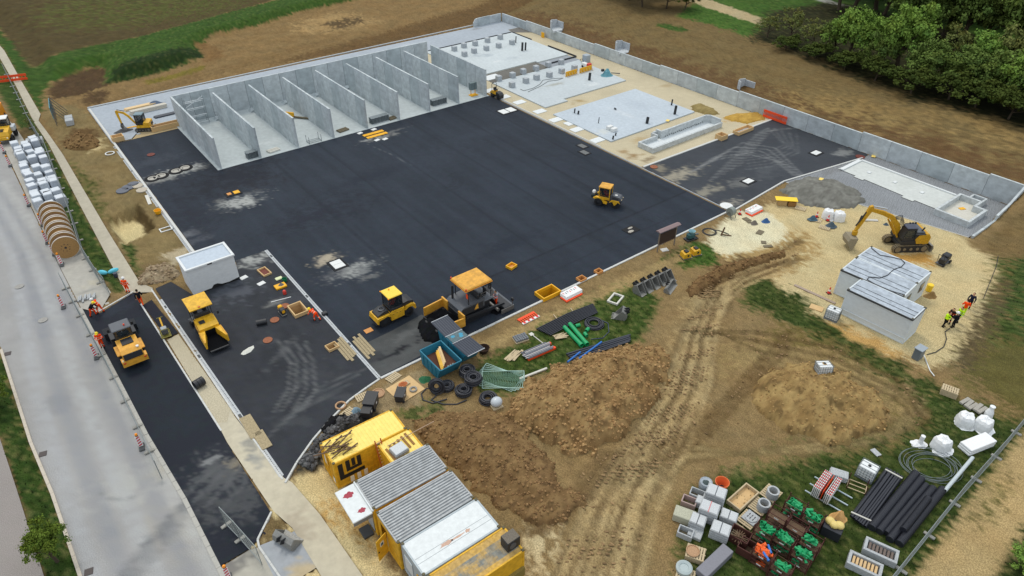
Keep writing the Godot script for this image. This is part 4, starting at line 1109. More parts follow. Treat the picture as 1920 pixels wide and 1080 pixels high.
func wheel_loader() -> void:
	var t := thing("wheel_loader","amber and black wheel loader with raised dark bucket on the fresh asphalt strip","wheel loader",Y(1.35,56.4,0.01),YAW + PI/2)
	for x in [-1.25,1.15]:
		for z in [-0.85,0.85]: wheel(t,V(x,0.62,z),0.62,0.42,gry())
	part(t,"rear_frame",mb().cbox(V(-1.3,0.75,0),V(2.4,0.5,1.1),0.05),blk())
	part(t,"counterweight",mb().ext([-2.75,0.55,-2.2,0.5,-2.2,1.15,-2.75,1.1],-1.0,1.0),amb())
	part(t,"engine_hood",mb().ext([-2.7,1.1,-2.65,1.75,-2.3,1.95,-0.65,2.0,-0.65,1.1],-0.8,0.8),amb())
	part(t,"hood_vent",mb().cbox(V(-1.25,2.02,0),V(0.9,0.06,0.9),0.02),blk())
	part(t,"rear_grille",mb().at(0,0,0).ext([-2.78,1.2,-2.7,1.72,-2.6,1.72,-2.66,1.2],-0.72,0.72),blk())
	part(t,"emblem",mb().cyl(V(-2.76,1.74,0),V(-2.72,1.76,0),0.06),steel())
	for z in [-0.85,0.85]:
		part(t,"rear_fender",mb().cbox(V(-1.25,1.33,z),V(1.5,0.12,0.5),0.04),amb())
		part(t,"tail_light",mb().cbox(V(-2.77,0.95,z*0.95),V(0.05,0.12,0.2),0.02),mat("tail_red",200,40,30,0.3,0.0,""))
	part(t,"work_light",mb().cyl(V(-2.8,1.25,-0.86),V(-2.7,1.25,-0.86),0.07),mat("lamp_warm",255,236,190,0.2,0.0,""))
	part(t,"fuel_cap",mb().cyl(V(-2.35,1.9,0.55),V(-2.35,2.0,0.55),0.12),mat("cap_white",226,226,222,0.5,0.0,""))
	cab(t,-0.6,0.55,1.3,1.1,2.85,blk(),gry(),0.12)
	part(t,"beacon",mb().cyl(V(-0.3,2.98,0.3),V(-0.3,3.12,0.3),0.07),mat("beacon_lens",210,70,40,0.3,0.0,""))
	part(t,"front_frame",mb().cbox(V(1.1,0.8,0),V(1.4,0.5,0.9),0.05),blk())
	for z in [-0.75,0.75]: part(t,"front_fender",mb().cbox(V(1.2,1.32,z*1.1),V(1.1,0.1,0.45),0.03),blk())
	for z in [-0.35,0.35]: part(t,"lift_arm",mb().ext([0.5,1.5,0.7,1.75,1.9,1.45,2.75,0.75,2.65,0.55,1.8,1.15],z - 0.07,z + 0.07),blk())
	part(t,"tilt_cylinder",mb().cyl(V(0.7,1.6,0),V(2.3,1.25,0),0.07,0.07,8),mat("chrome",200,204,208,0.2,0.8,""))
	var b := mb()
	b.ext([2.55,0.2,3.45,0.12,3.45,0.17,2.75,0.28,2.68,0.75,2.95,1.2,2.9,1.24,2.5,0.85],-1.3,1.3)
	var bk := part(t,"bucket",b,blk())
	for z in [-1.31,1.31]: part(bk,"bucket_side",mb().ext([2.55,0.2,3.4,0.14,3.2,0.7,2.92,1.22,2.5,0.85],z - 0.03,z + 0.03),blk())
	for z in [-0.95,0.95]: part(t,"mirror",mb().cbox(V(0.65,2.3,z),V(0.06,0.3,0.2),0.02),blk())
func asphalt_feeder() -> void:
	var t := thing("small_paver","bright yellow small paver with empty hopper and yellow canopy beside the white precast tank","paver",Y(7.6,54.5),YAW - PI/2)
	crawler(t,-0.7,2.6,0.6,0.3,blk()); crawler(t,0.7,2.6,0.6,0.3,blk())
	part(t,"chassis",mb().cbox(V(-0.3,0.85,0),V(2.6,0.6,1.3),0.05),blk())
	part(t,"engine_cover",mb().ext([-0.5,0.7,1.0,0.7,1.0,1.5,0.6,1.72,-0.5,1.78],-0.85,0.85),ylw())
	part(t,"panel_line",mb().cbox(V(0.3,1.78,0.35),V(0.5,0.05,0.5),0.02),blk())
	part(t,"cover_plate",mb().cbox(V(0.0,1.0,0.86),V(0.9,0.4,0.02),0.005),amb())
	for z in [-1,1]:
		var w := part(t,"hopper_wing",mb().at(0,0,0).prism(PackedVector2Array([Vector2(1.0,z*0.42),Vector2(1.0,z*0.98),Vector2(2.75,z*1.0),Vector2(2.75,z*0.88)]),0.62,1.3),ylw())
		part(w,"wing_edge",mb().cbox(V(1.9,1.32,z*0.93),V(1.7,0.05,0.07),0.015),amb())
	part(t,"hopper_floor",mb().ext([1.0,0.35,2.9,0.3,2.9,0.42,1.0,0.62],-0.84,0.84),tarm())
	part(t,"hopper_back",mb().cbox(V(1.05,0.9,0),V(0.08,0.7,0.85),0.02),tarm())
	part(t,"push_roller",mb().cyl(V(2.98,0.36,-0.8),V(2.98,0.36,0.8),0.09),blk())
	part(t,"control_desk",mb().cbox(V(-0.6,1.95,0),V(0.3,0.35,1.4),0.04),blk())
	for z in [-0.4,0.4]: part(t,"operator_seat",mb().cbox(V(-1.1,1.8,z),V(0.4,0.15,0.4),0.04).cbox(V(-1.3,2.05,z),V(0.1,0.5,0.4),0.04),blk())
	for z in [-0.8,0.8]:
		for x in [-1.75,-0.35]: part(t,"canopy_post",mb().cyl(V(x,1.0,z),V(x,3.0,z),0.035,0.035,8),blk())
		part(t,"mirror_arm",mb().tube([V(-0.3,2.0,z),V(0.1,2.1,z*1.4)],0.02),blk())
		part(t,"mirror",mb().cbox(V(0.12,2.05,z*1.5),V(0.06,0.3,0.18),0.02),blk())
	part(t,"operator_deck",mb().cbox(V(-1.1,1.2,0),V(1.4,0.12,1.6),0.03),gry())
	part(t,"canopy",mb().ext([-2.2,2.98,-0.2,2.98,0.0,2.94,0.02,3.03,-0.2,3.14,-2.1,3.16,-2.25,3.06],-0.98,0.98),ylw())
	part(t,"canopy_badge",mb().cbox(V(-0.12,3.12,0.1),V(0.14,0.03,0.2),0.01),mat("badge",200,90,40,0.5,0.0,""))
	part(t,"screed",mb().cbox(V(-2.3,0.3,0),V(0.7,0.5,1.9),0.05),blk())
	part(t,"screed_walkway",mb().cbox(V(-2.75,0.35,0),V(0.3,0.06,1.9),0.02),gry())
func combi_roller() -> void:
	var t := thing("combination_roller","yellow roller with drum and rubber tyres rolling beside the paver","roller",Y(22.0,46.4),YAW + PI)
	drum(t,V(1.25,0.55,0),0.55,1.35)
	for k in 4: wheel(t,V(-1.25,0.5,-0.53 + 0.355*k),0.5,0.3,blk())
	part(t,"front_frame",mb().ext([0.6,0.85,0.75,1.25,2.0,1.2,2.1,0.75,1.95,0.55,1.85,0.95,1.0,1.1],-0.78,0.78),ylw())
	part(t,"front_bumper",mb().cbox(V(2.02,0.62,0),V(0.2,0.35,1.5),0.05),blk())
	part(t,"front_hood",mb().ext([0.7,1.2,0.75,1.55,1.2,1.6,1.85,1.35,1.9,1.2],-0.55,0.55),blk())
	part(t,"air_intake",mb().lathe([[0.3,0.0],[0.3,0.06],[0.2,0.1],[0.2,0.0]],16),gry(),Transform3D(Basis(),V(1.2,1.56,0)))
	part(t,"body",mb().ext([-0.7,0.5,0.65,0.45,0.7,1.25,0.55,1.4,-0.75,1.4],-0.8,0.8),ylw())
	for z in [-0.81,0.81]:
		part(t,"service_door",mb().cbox(V(0.0,0.95,z),V(1.0,0.55,0.03),0.01),ylw())
		bolt_row(t,"door_catch",V(-0.3,1.12,z*1.02),V(0.35,0,0),3,V(0.1,0.05,0.03),blk())
	part(t,"rear_fender",mb().ext([-2.0,0.75,-1.95,1.2,-1.6,1.42,-1.0,1.35,-0.75,1.0,-0.9,0.95,-1.2,1.15,-1.6,1.1,-1.85,0.7],-0.78,0.78),ylw())
	part(t,"rear_hood",mb().ext([-1.85,1.35,-1.8,1.6,-1.3,1.75,-0.8,1.7,-0.75,1.35],-0.6,0.6),blk())
	cab(t,-0.65,0.6,1.35,1.3,2.85,blk(),mat("roof_light_yellow",252,214,70,0.5,0.0,"soft",1.5),0.1)
	for z in [-0.75,0.75]: part(t,"roof_lamp",mb().cbox(V(0.7,2.9,z),V(0.1,0.1,0.16),0.02),glow_lamp())
	part(t,"beacon",mb().cyl(V(0.0,2.96,0.4),V(0.0,3.1,0.4),0.06),glow_lamp())
	driver(t,V(-0.15,1.65,0.0),Color(0.98,0.3,0.06))
func big_paver() -> void:
	var t := thing("asphalt_paver","large black and yellow road paver with amber canopy and full hopper of hot mix","paver",Y(27.9,42.6),YAW + PI)
	crawler(t,-0.95,3.4,0.75,0.4,blk()); crawler(t,0.95,3.4,0.75,0.4,blk())
	part(t,"chassis",mb().cbox(V(0,1.0,0),V(3.6,0.8,1.7),0.06),blk())
	part(t,"engine_house",mb().ext([-0.9,1.3,1.7,1.3,1.7,1.75,1.4,2.0,-0.9,2.15],-1.2,1.2),gry())
	for z in [-1.21,1.21]:
		part(t,"side_panel",mb().cbox(V(0.4,1.55,z),V(2.3,0.7,0.04),0.01),blk())
		part(t,"yellow_mark",mb().ext([-0.2,1.35,0.25,1.35,0.05,1.75,-0.15,1.9],z*1.02 - 0.015,z*1.02 + 0.015),amb())
	part(t,"exhaust",mb().cyl(V(1.3,1.9,0.75),V(1.25,3.4,0.75),0.11),blk())
	# hopper with two amber wings
	for z in [-1,1]:
		var w := part(t,"hopper_wing",mb().prism(PackedVector2Array([Vector2(1.75,z*1.75),Vector2(3.9,z*1.6),Vector2(3.9,z*1.72),Vector2(1.75,z*1.9)]),0.6,1.5),amb())
		part(w,"wing_back",mb().ext([1.7,0.6,1.8,0.6,1.85,1.75,1.7,1.75],minf(z*0.9,z*1.85),maxf(z*0.9,z*1.85)),amb())
	part(t,"hopper_floor",mb().ext([1.7,0.45,4.0,0.4,4.0,0.55,1.7,0.7],-1.7,1.7),blk())
	part(t,"hot_mix",mb().hump(V(2.85,0.6,0),1.35,1.75,1.25,4,24,7),tarm())
	part(t,"push_roller",mb().cyl(V(4.15,0.5,-1.0),V(4.15,0.5,1.0),0.12),blk())
	part(t,"operator_deck",mb().cbox(V(-1.0,1.75,0),V(1.9,0.12,2.4),0.03),gry())
	part(t,"control_desk",mb().cbox(V(-0.4,2.35,0),V(0.3,0.5,2.0),0.05),blk())
	for z in [-0.75,0.75]: part(t,"operator_seat",mb().cbox(V(-1.0,2.25,z),V(0.5,0.18,0.5),0.05).cbox(V(-1.25,2.6,z),V(0.12,0.7,0.5),0.05),blk())
	for x in [-1.75,0.75]:
		for z in [-1.05,1.05]: part(t,"canopy_post",mb().cbox(V(x,2.85,z),V(0.08,1.9,0.08),0.02),blk())
	for z in [-1.1,1.1]: part(t,"hand_rail",mb().tube([V(-1.9,1.8,z),V(-1.9,2.7,z),V(-0.6,2.7,z),V(-0.6,1.8,z)],0.025),steel())
	part(t,"canopy",mb().at(-0.35,3.8,0).cbox(Vector3.ZERO,V(2.95,0.2,2.5),0.12),amb())
	part(t,"canopy_rim",mb().at(-0.35,3.68,0).cbox(Vector3.ZERO,V(3.0,0.1,2.56),0.04),mat("rim_amber",226,150,30,0.5,0.0,"soft",2.0))
	for z in [-1.2,1.2]: part(t,"beacon",mb().cyl(V(1.05,3.75,z),V(1.05,3.98,z),0.07),mat("beacon_lens",210,70,40))
	for k in 3: part(t,"screen_curtain",mb().cbox(V(-1.8,3.0,-0.8 + 0.8*k),V(0.03,1.1,0.6),0.005),glass())
	# screed and auger
	part(t,"mix_heap",mb().hump(V(-2.1,0.0,0),0.7,1.9,0.5,9,20,5),tarm())
	part(t,"auger",mb().cyl(V(-2.1,0.5,-1.7),V(-2.1,0.5,1.7),0.16,0.16,12),steel())
	part(t,"screed",mb().cbox(V(-3.1,0.32,0),V(0.9,0.55,3.9),0.05),blk())
	part(t,"screed_walkway",mb().cbox(V(-3.65,0.42,0),V(0.35,0.06,3.9),0.02),gry())
	for k in 6: part(t,"screed_cylinder",mb().cyl(V(-2.9,0.6,0.5 + k*0.24),V(-2.0,1.35,0.3 + k*0.16),0.035,0.035,8),mat("chrome",200,204,208))
	for z in [-1.3,1.3]: part(t,"tow_arm",mb().ext([-3.2,0.5,-3.0,0.75,1.2,1.05,1.3,0.8,-2.9,0.45],z - 0.09,z + 0.09),blk())
	for z in [-1.9,1.9]:
		part(t,"side_console",mb().cbox(V(-3.6,1.2,z),V(0.2,0.35,0.3),0.04),blk())
		part(t,"console_post",mb().tube([V(-3.6,0.5,z),V(-3.6,1.1,z)],0.03),steel())
		part(t,"end_plate",mb().cbox(V(-3.0,0.3,z*1.04),V(1.5,0.5,0.06),0.02),steel())
	part(t,"safety_vest",mb().cbox(V(0.78,2.9,-0.9),V(0.06,0.5,0.3),0.02),mat("vest_orange",250,84,24,0.8,0.0,""))
func compact_roller() -> void:
	var p := Y(52.7,49.85)
	var t := thing("compact_tractor_roller","compact yellow tractor roller with grey bonnet driving alone across the yard","roller",p,deg_to_rad(-24))
	for z in [-0.62,0.62]:
		wheel(t,V(-0.85,0.5,z),0.5,0.35,blk())
	drum(t,V(1.15,0.48,0),0.48,1.2)
	part(t,"frame",mb().cbox(V(0.1,0.7,0),V(2.4,0.3,0.6),0.04),blk())
	for z in [-0.62,0.62]:
		part(t,"rear_fender",mb().ext([-1.5,0.95,-1.2,1.15,-0.5,1.15,-0.1,0.7,0.2,0.6,0.2,0.45,-0.2,0.5,-0.45,0.95,-0.85,1.05,-1.3,0.9],z - 0.2,z + 0.2),ylw())
		part(t,"drum_fork",mb().ext([0.4,0.7,0.7,1.05,1.6,1.05,1.75,0.75,1.5,0.9,1.15,0.42,1.05,0.42,0.85,0.85],z*1.05 - 0.04,z*1.05 + 0.04),ylw())
	part(t,"bonnet",mb().ext([0.45,0.9,0.5,1.5,0.8,1.56,1.6,1.4,1.8,1.15,1.8,0.95],-0.48,0.48),gry())
	part(t,"bonnet_plate",mb().cbox(V(1.1,1.52,0.1),V(0.3,0.03,0.25),0.01),mat("cap_white",226,226,222))
	bolt_row(t,"side_louvre",V(0.75,1.25,0.49),V(0.13,-0.01,0),6,V(0.08,0.2,0.03),blk())
	bolt_row(t,"side_louvre",V(0.75,1.25,-0.49),V(0.13,-0.01,0),6,V(0.08,0.2,0.03),blk())
	cab(t,-0.85,0.4,1.15,0.85,2.35,ylw(),amb(),0.1)
	part(t,"rear_rack",mb().cbox(V(-1.6,0.95,0),V(0.5,0.5,0.9),0.04),mat("rack_dark",40,54,58,0.6,0.0,""))
	part(t,"white_canister",mb().ell(V(-1.6,1.42,0.1),V(0.24,0.26,0.24),12,8),mat("cap_white",226,226,222))
	for z in [-0.35,0.35]: part(t,"head_light",mb().cyl(V(1.8,1.15,z),V(1.85,1.13,z),0.07),mat("lamp_warm",255,236,190))
	driver(t,V(-0.3,1.15,0.0),Color(0.98,0.2,0.1))
func small_roller() -> void:
	var t := thing("tandem_roller","small yellow and black tandem roller with hoop guard at the bay end","roller",P(932,183),deg_to_rad(-50))
	drum(t,V(-0.75,0.36,0),0.36,0.95); drum(t,V(0.75,0.36,0),0.36,0.95)
	part(t,"front_hood",mb().ext([0.2,0.6,0.2,1.1,0.9,1.0,1.2,0.75,1.2,0.5],-0.42,0.42),blk())
	part(t,"chassis",mb().cbox(V(-0.1,0.7,0),V(1.7,0.3,0.75),0.05),ylw())
	part(t,"rear_hood",mb().ext([-1.2,0.5,-1.2,0.8,-0.9,1.05,-0.35,1.1,-0.35,0.6],-0.45,0.45),ylw())
	part(t,"operator_seat",mb().cbox(V(-0.35,1.2,0),V(0.4,0.15,0.6),0.04).cbox(V(-0.55,1.4,0),V(0.1,0.4,0.6),0.04),blk())
	part(t,"steering_column",mb().cyl(V(0.25,1.1,0),V(0.12,1.4,0),0.03),blk())
	part(t,"steering_wheel",mb().at(0.1,1.42,0,0,0,0.5).lathe([[0.2,0],[0.22,0.02],[0.2,0.04],[0.18,0.02],[0.2,0]],14),blk())
	part(t,"roll_bar",mb().tube([V(-0.7,0.8,-0.45),V(-0.72,2.1,-0.45),V(-0.72,2.25,-0.3),V(-0.72,2.25,0.3),V(-0.72,2.1,0.45),V(-0.7,0.8,0.45)],0.04,8),blk())
	part(t,"orange_panel",mb().cbox(V(-1.21,0.75,0),V(0.03,0.2,0.5),0.01),mat("panel_orange",226,120,70,0.5,0.0,""))
func plate_compactor() -> void:
	var t := thing("plate_compactor","yellow vibrating plate with long handle on the edge of the sand trench","compactor",P(311,628),deg_to_rad(-57))
	part(t,"base_plate",mb().ext([-0.55,0.12,-0.4,0.02,0.45,0.02,0.6,0.14,0.55,0.18,0.42,0.08,-0.38,0.08,-0.5,0.16],-0.42,0.42),mat("plate_olive",150,142,60,0.6,0.0,"dirty",0.6))
	part(t,"engine",mb().cbox(V(0.0,0.5,0),V(0.6,0.55,0.55),0.06),gry())
	part(t,"engine_cover",mb().cbox(V(0.0,0.8,0),V(0.5,0.12,0.5),0.04),mat("cover_light",150,156,160,0.5,0.2,""))
	part(t,"guard_frame",mb().tube([V(0.4,0.15,-0.36),V(0.4,0.9,-0.36),V(0.4,0.9,0.36),V(0.4,0.15,0.36)],0.03),mat("plate_olive",150,142,60))
	part(t,"handle",mb().cbox(Vector3.ZERO,V(0.95,0.12,0.14),0.03),ylw(),Transform3D(Basis(Vector3.BACK,-0.5),V(-0.75,0.95,0)))
	part(t,"grip",mb().tube([V(-1.2,1.2,-0.25),V(-1.2,1.2,0.25)],0.03),mat("plate_olive",150,142,60))
func mini_excavator() -> void:
	var t := thing("mini_excavator","small yellow excavator with folded arm on pale ground beside the bays","excavator",P(272,243),deg_to_rad(188))
	crawler(t,-0.7,2.1,0.5,0.34,steel()); crawler(t,0.7,2.1,0.5,0.34,steel())
	part(t,"undercarriage",mb().cbox(V(0,0.4,0),V(1.4,0.25,1.2),0.04),blk())
	part(t,"blade",mb().cbox(V(-1.3,0.3,0),V(0.12,0.45,1.8),0.03),blk())
	part(t,"house",mb().ext([-1.1,0.62,0.75,0.62,0.75,0.85,-0.25,0.9,-0.35,1.4,-1.05,1.3],-0.85,0.85),ylw())
	part(t,"tail_guard",mb().cbox(V(-1.05,0.85,0.35),V(0.14,0.4,0.8),0.05),blk())
	cab(t,-0.3,0.75,1.0,0.9,2.35,blk(),mat("roof_blue_grey",120,142,150,0.5,0.0,"soft",1.0),0.06)
	var yl := ylw()
	part(t,"boom_foot",mb().cbox(V(0.95,0.8,0.55),V(0.5,0.5,0.3),0.04),blk())
	part(t,"boom",mb().ext([0.95,0.75,1.2,0.95,1.75,2.0,2.3,2.55,3.25,2.8,3.3,2.6,2.45,2.3,2.0,1.85,1.25,0.7],0.45,0.65),yl)
	part(t,"stick",mb().ext([3.1,2.85,3.4,2.8,3.45,2.5,3.2,0.75,3.0,0.75,3.1,2.3],0.47,0.63),yl)
	part(t,"boom_cylinder",mb().cyl(V(1.1,0.7,0.55),V(2.0,1.9,0.55),0.05,0.05,8),blk())
	part(t,"stick_cylinder",mb().cyl(V(2.2,2.7,0.55),V(3.15,2.95,0.55),0.05,0.05,8),blk())
	part(t,"bucket",mb().ext([3.0,0.8,3.25,0.8,3.3,0.45,3.1,0.1,2.6,0.0,2.65,0.1,2.95,0.35],0.3,0.8),steel())
	part(t,"quick_hitch",mb().cbox(V(3.1,0.85,0.55),V(0.3,0.2,0.22),0.03),blk())
func big_excavator() -> void:
	var c := P(1694,462)
	var t := thing("crawler_excavator","large muddy yellow excavator with black cab and bucket resting on sand","excavator",c,deg_to_rad(4))
	# tracks keep their own direction; the house is turned towards the bucket
	var mud := mat("track_mud",142,126,96,0.95,0.0,"dirty",0.6,0.3)
	crawler(t,1.0,3.7,0.85,0.5,mud); crawler(t,-1.0,3.7,0.85,0.5,mud)
	part(t,"undercarriage",mb().cbox(V(0,0.6,0),V(2.2,0.4,1.6),0.06),blk())
	part(t,"dozer_blade",mb().ext([2.1,0.1,2.3,0.1,2.4,0.5,2.25,0.85,2.1,0.8,2.2,0.45],-1.35,1.35),steel())
	for z in [-0.5,0.5]: part(t,"blade_arm",mb().bar(V(1.2,0.55,z),V(2.2,0.4,z),0.15),blk())
	var ey := mat("dusty_yellow",212,160,22,0.6,0.0,"dirty",1.2)
	var H := Transform3D(Basis(Vector3.UP,deg_to_rad(178)),V(0,0.95,0))    # house: +x towards the bucket
	var g := func(name_: String,b: Mb,m: Material) -> MeshInstance3D: return part(t,name_,b,m,H)
	g.call("turntable",mb().cyl(V(0,-0.2,0),V(0,0.05,0),0.75),blk())
	g.call("house",mb().ext([-1.35,0.05,1.2,0.05,1.2,0.4,0.0,0.5,-0.05,1.25,-1.1,1.25,-1.4,0.9],-1.2,1.2),blk())
	g.call("counterweight",mb().ext([-1.65,0.15,-1.1,0.05,-1.1,1.3,-1.45,1.28,-1.7,0.9],-1.22,1.22),ey)
	for z in [-1.23,1.23]: g.call("side_cover",mb().ext([-1.1,0.15,-0.35,0.15,-0.1,0.7,-0.4,1.15,-1.1,1.2],z - 0.02,z + 0.02),ey)
	g.call("engine_deck",mb().cbox(V(-0.7,1.3,0.1),V(0.9,0.1,2.0),0.03),gry())
	g.call("exhaust",mb().cyl(V(-0.9,1.3,-0.6),V(-1.1,1.75,-0.6),0.08),blk())
	for k in 3: g.call("deck_lamp",mb().cbox(V(-0.4 - 0.3*k,1.42,0.9),V(0.16,0.16,0.16),0.03),blk())
	# cab stands on the machine's port side
	g.call("cab_body",mb().ext([-0.1,0.4,1.15,0.4,1.3,0.75,1.05,1.85,0.0,1.9],-1.15,-0.2),blk())
	g.call("cab_window",mb().ext([0.05,0.85,1.15,0.85,0.98,1.7,0.08,1.75],-1.17,-1.152),glass())
	g.call("windscreen",mb().at(0,0,0).ext([1.19,0.9,1.21,0.9,1.02,1.75,1.0,1.75],-1.1,-0.25),glass())
	g.call("cab_roof",mb().cbox(V(0.5,1.94,-0.67),V(1.15,0.1,1.0),0.04),mat("roof_navy",62,66,82,0.35,0.0,"soft",1.0))
	g.call("boom",mb().ext([0.9,0.5,1.25,0.4,1.75,1.5,2.6,2.55,3.6,3.05,5.05,3.55,5.0,3.85,3.5,3.45,2.35,2.95,1.4,1.95],-0.17,0.2),ey)
	g.call("boom_knuckle",mb().cyl(V(3.2,3.1,-0.24),V(3.2,3.1,0.27),0.22),ey)
	g.call("stick",mb().ext([4.85,4.15,5.2,4.05,5.3,3.6,5.95,1.25,5.75,1.15,5.0,3.2,4.75,3.7],-0.14,0.17),ey)
	for z in [-0.3,0.33]: g.call("boom_cylinder",mb().cyl(V(1.3,0.45,z),V(2.6,2.35,z),0.09,0.09,10),ey)
	g.call("stick_cylinder",mb().cyl(V(3.3,3.75,0.0),V(4.9,4.1,0.0),0.09,0.09,10),mat("chrome",200,204,208))
	g.call("bucket_cylinder",mb().cyl(V(5.35,3.4,0.0),V(6.0,1.75,0.0),0.08,0.08,10),blk())
	g.call("grab_motor",mb().cyl(V(5.5,1.9,0.35),V(5.4,2.7,0.35),0.17),blk())
	g.call("tilt_head",mb().cbox(V(5.85,0.9,0.0),V(0.5,0.55,0.4),0.06),ey)
	g.call("bucket",mb().at(6.1,-0.55,0).ext([-0.45,1.1,0.35,1.15,0.55,0.75,0.4,0.2,-0.1,-0.35,-0.2,-0.3,0.15,0.2,0.25,0.7,0.1,0.98,-0.4,0.98],-0.7,0.7),mat("bucket_dusty",160,150,128,0.8,0.2,"dirty",0.7))
	for z in [-0.71,0.71]: g.call("bucket_cheek",mb().at(6.1,-0.55,0).ext([-0.42,1.1,0.35,1.15,0.55,0.75,0.4,0.2,-0.1,-0.35,-0.3,0.3],z - 0.03,z + 0.03),mat("bucket_dusty",160,150,128))
	for k in 5:
		var z := -0.3 + 0.15*k
		g.call("hydraulic_hose",mb().tube([V(1.0 + 0.05*k,1.0,z),V(1.15,2.3 + 0.1*k,z),V(1.6,2.5 + 0.08*k,z*0.6),V(2.1,2.6,z*0.5)],0.03),blk())
	for k in 3: g.call("hydraulic_hose",mb().tube([V(4.7,3.5,0.25 + 0.05*k),V(4.8,2.9 - 0.1*k,0.35),V(5.25,2.7,0.3),V(5.45,2.2,0.25)],0.03),blk())
func edge_vehicles() -> void:
	var t := thing("wheeled_excavator","yellow wheeled machine with slatted bonnet standing beside the precast blocks","vehicle",P(14,262),deg_to_rad(-68))
	for x in [-1.3,1.2]:
		for z in [-0.95,0.95]: wheel(t,V(x,0.55,z),0.55,0.4,blk())
	part(t,"chassis",mb().cbox(V(0,0.8,0),V(3.8,0.4,1.4),0.05),blk())
	part(t,"bonnet",mb().ext([-0.1,1.0,2.0,0.95,2.05,1.3,1.8,1.75,-0.1,1.95],-0.95,0.95),ylw())
	bolt_row(t,"grille_slat",V(0.95,1.9,0.1),V(0.15,-0.02,0),6,V(0.07,0.05,1.0),blk())
	part(t,"nose",mb().cbox(V(2.05,0.95,0),V(0.25,0.45,1.7),0.08),ylw())
	for z in [-0.7,0.7]: part(t,"head_light",mb().cyl(V(2.15,1.05,z),V(2.2,1.05,z),0.11),mat("lamp_warm",255,236,190))
	cab(t,-1.5,-0.2,1.5,1.0,2.85,blk(),mat("cap_white",226,226,222),0.1)
	part(t,"side_tank",mb().cbox(V(-0.5,1.5,-1.15),V(1.2,0.7,0.5),0.08),mat("tank_silver",200,206,210,0.4,0.2,""))
	t = thing("orange_van","orange van with dark windscreen parked behind the yellow wheeled machine","van",P(-6,228),deg_to_rad(-68))
	for x in [-1.5,1.5]:
		for z in [-0.85,0.85]: wheel(t,V(x,0.36,z),0.36,0.22,gry())
	part(t,"body",mb().ext([-2.4,0.35,2.4,0.35,2.45,0.95,1.7,1.2,1.1,1.95,-2.35,2.05],-0.92,0.92),mat("van_orange",244,152,20,0.35,0.0,"soft",2.0))
	part(t,"windscreen",mb().at(0,0,0).ext([1.15,1.93,1.72,1.22,1.76,1.24,1.19,1.96],-0.8,0.8),glass())
	part(t,"bumper",mb().cbox(V(2.42,0.5,0),V(0.12,0.3,1.8),0.04),blk())
	for z in [-1.0,1.0]: part(t,"mirror",mb().cbox(V(1.3,1.35,z),V(0.14,0.25,0.16),0.03),blk())
func vehicles() -> void:
	wheel_loader(); asphalt_feeder(); combi_roller(); big_paver(); compact_roller(); small_roller(); plate_compactor(); mini_excavator(); big_excavator(); edge_vehicles()
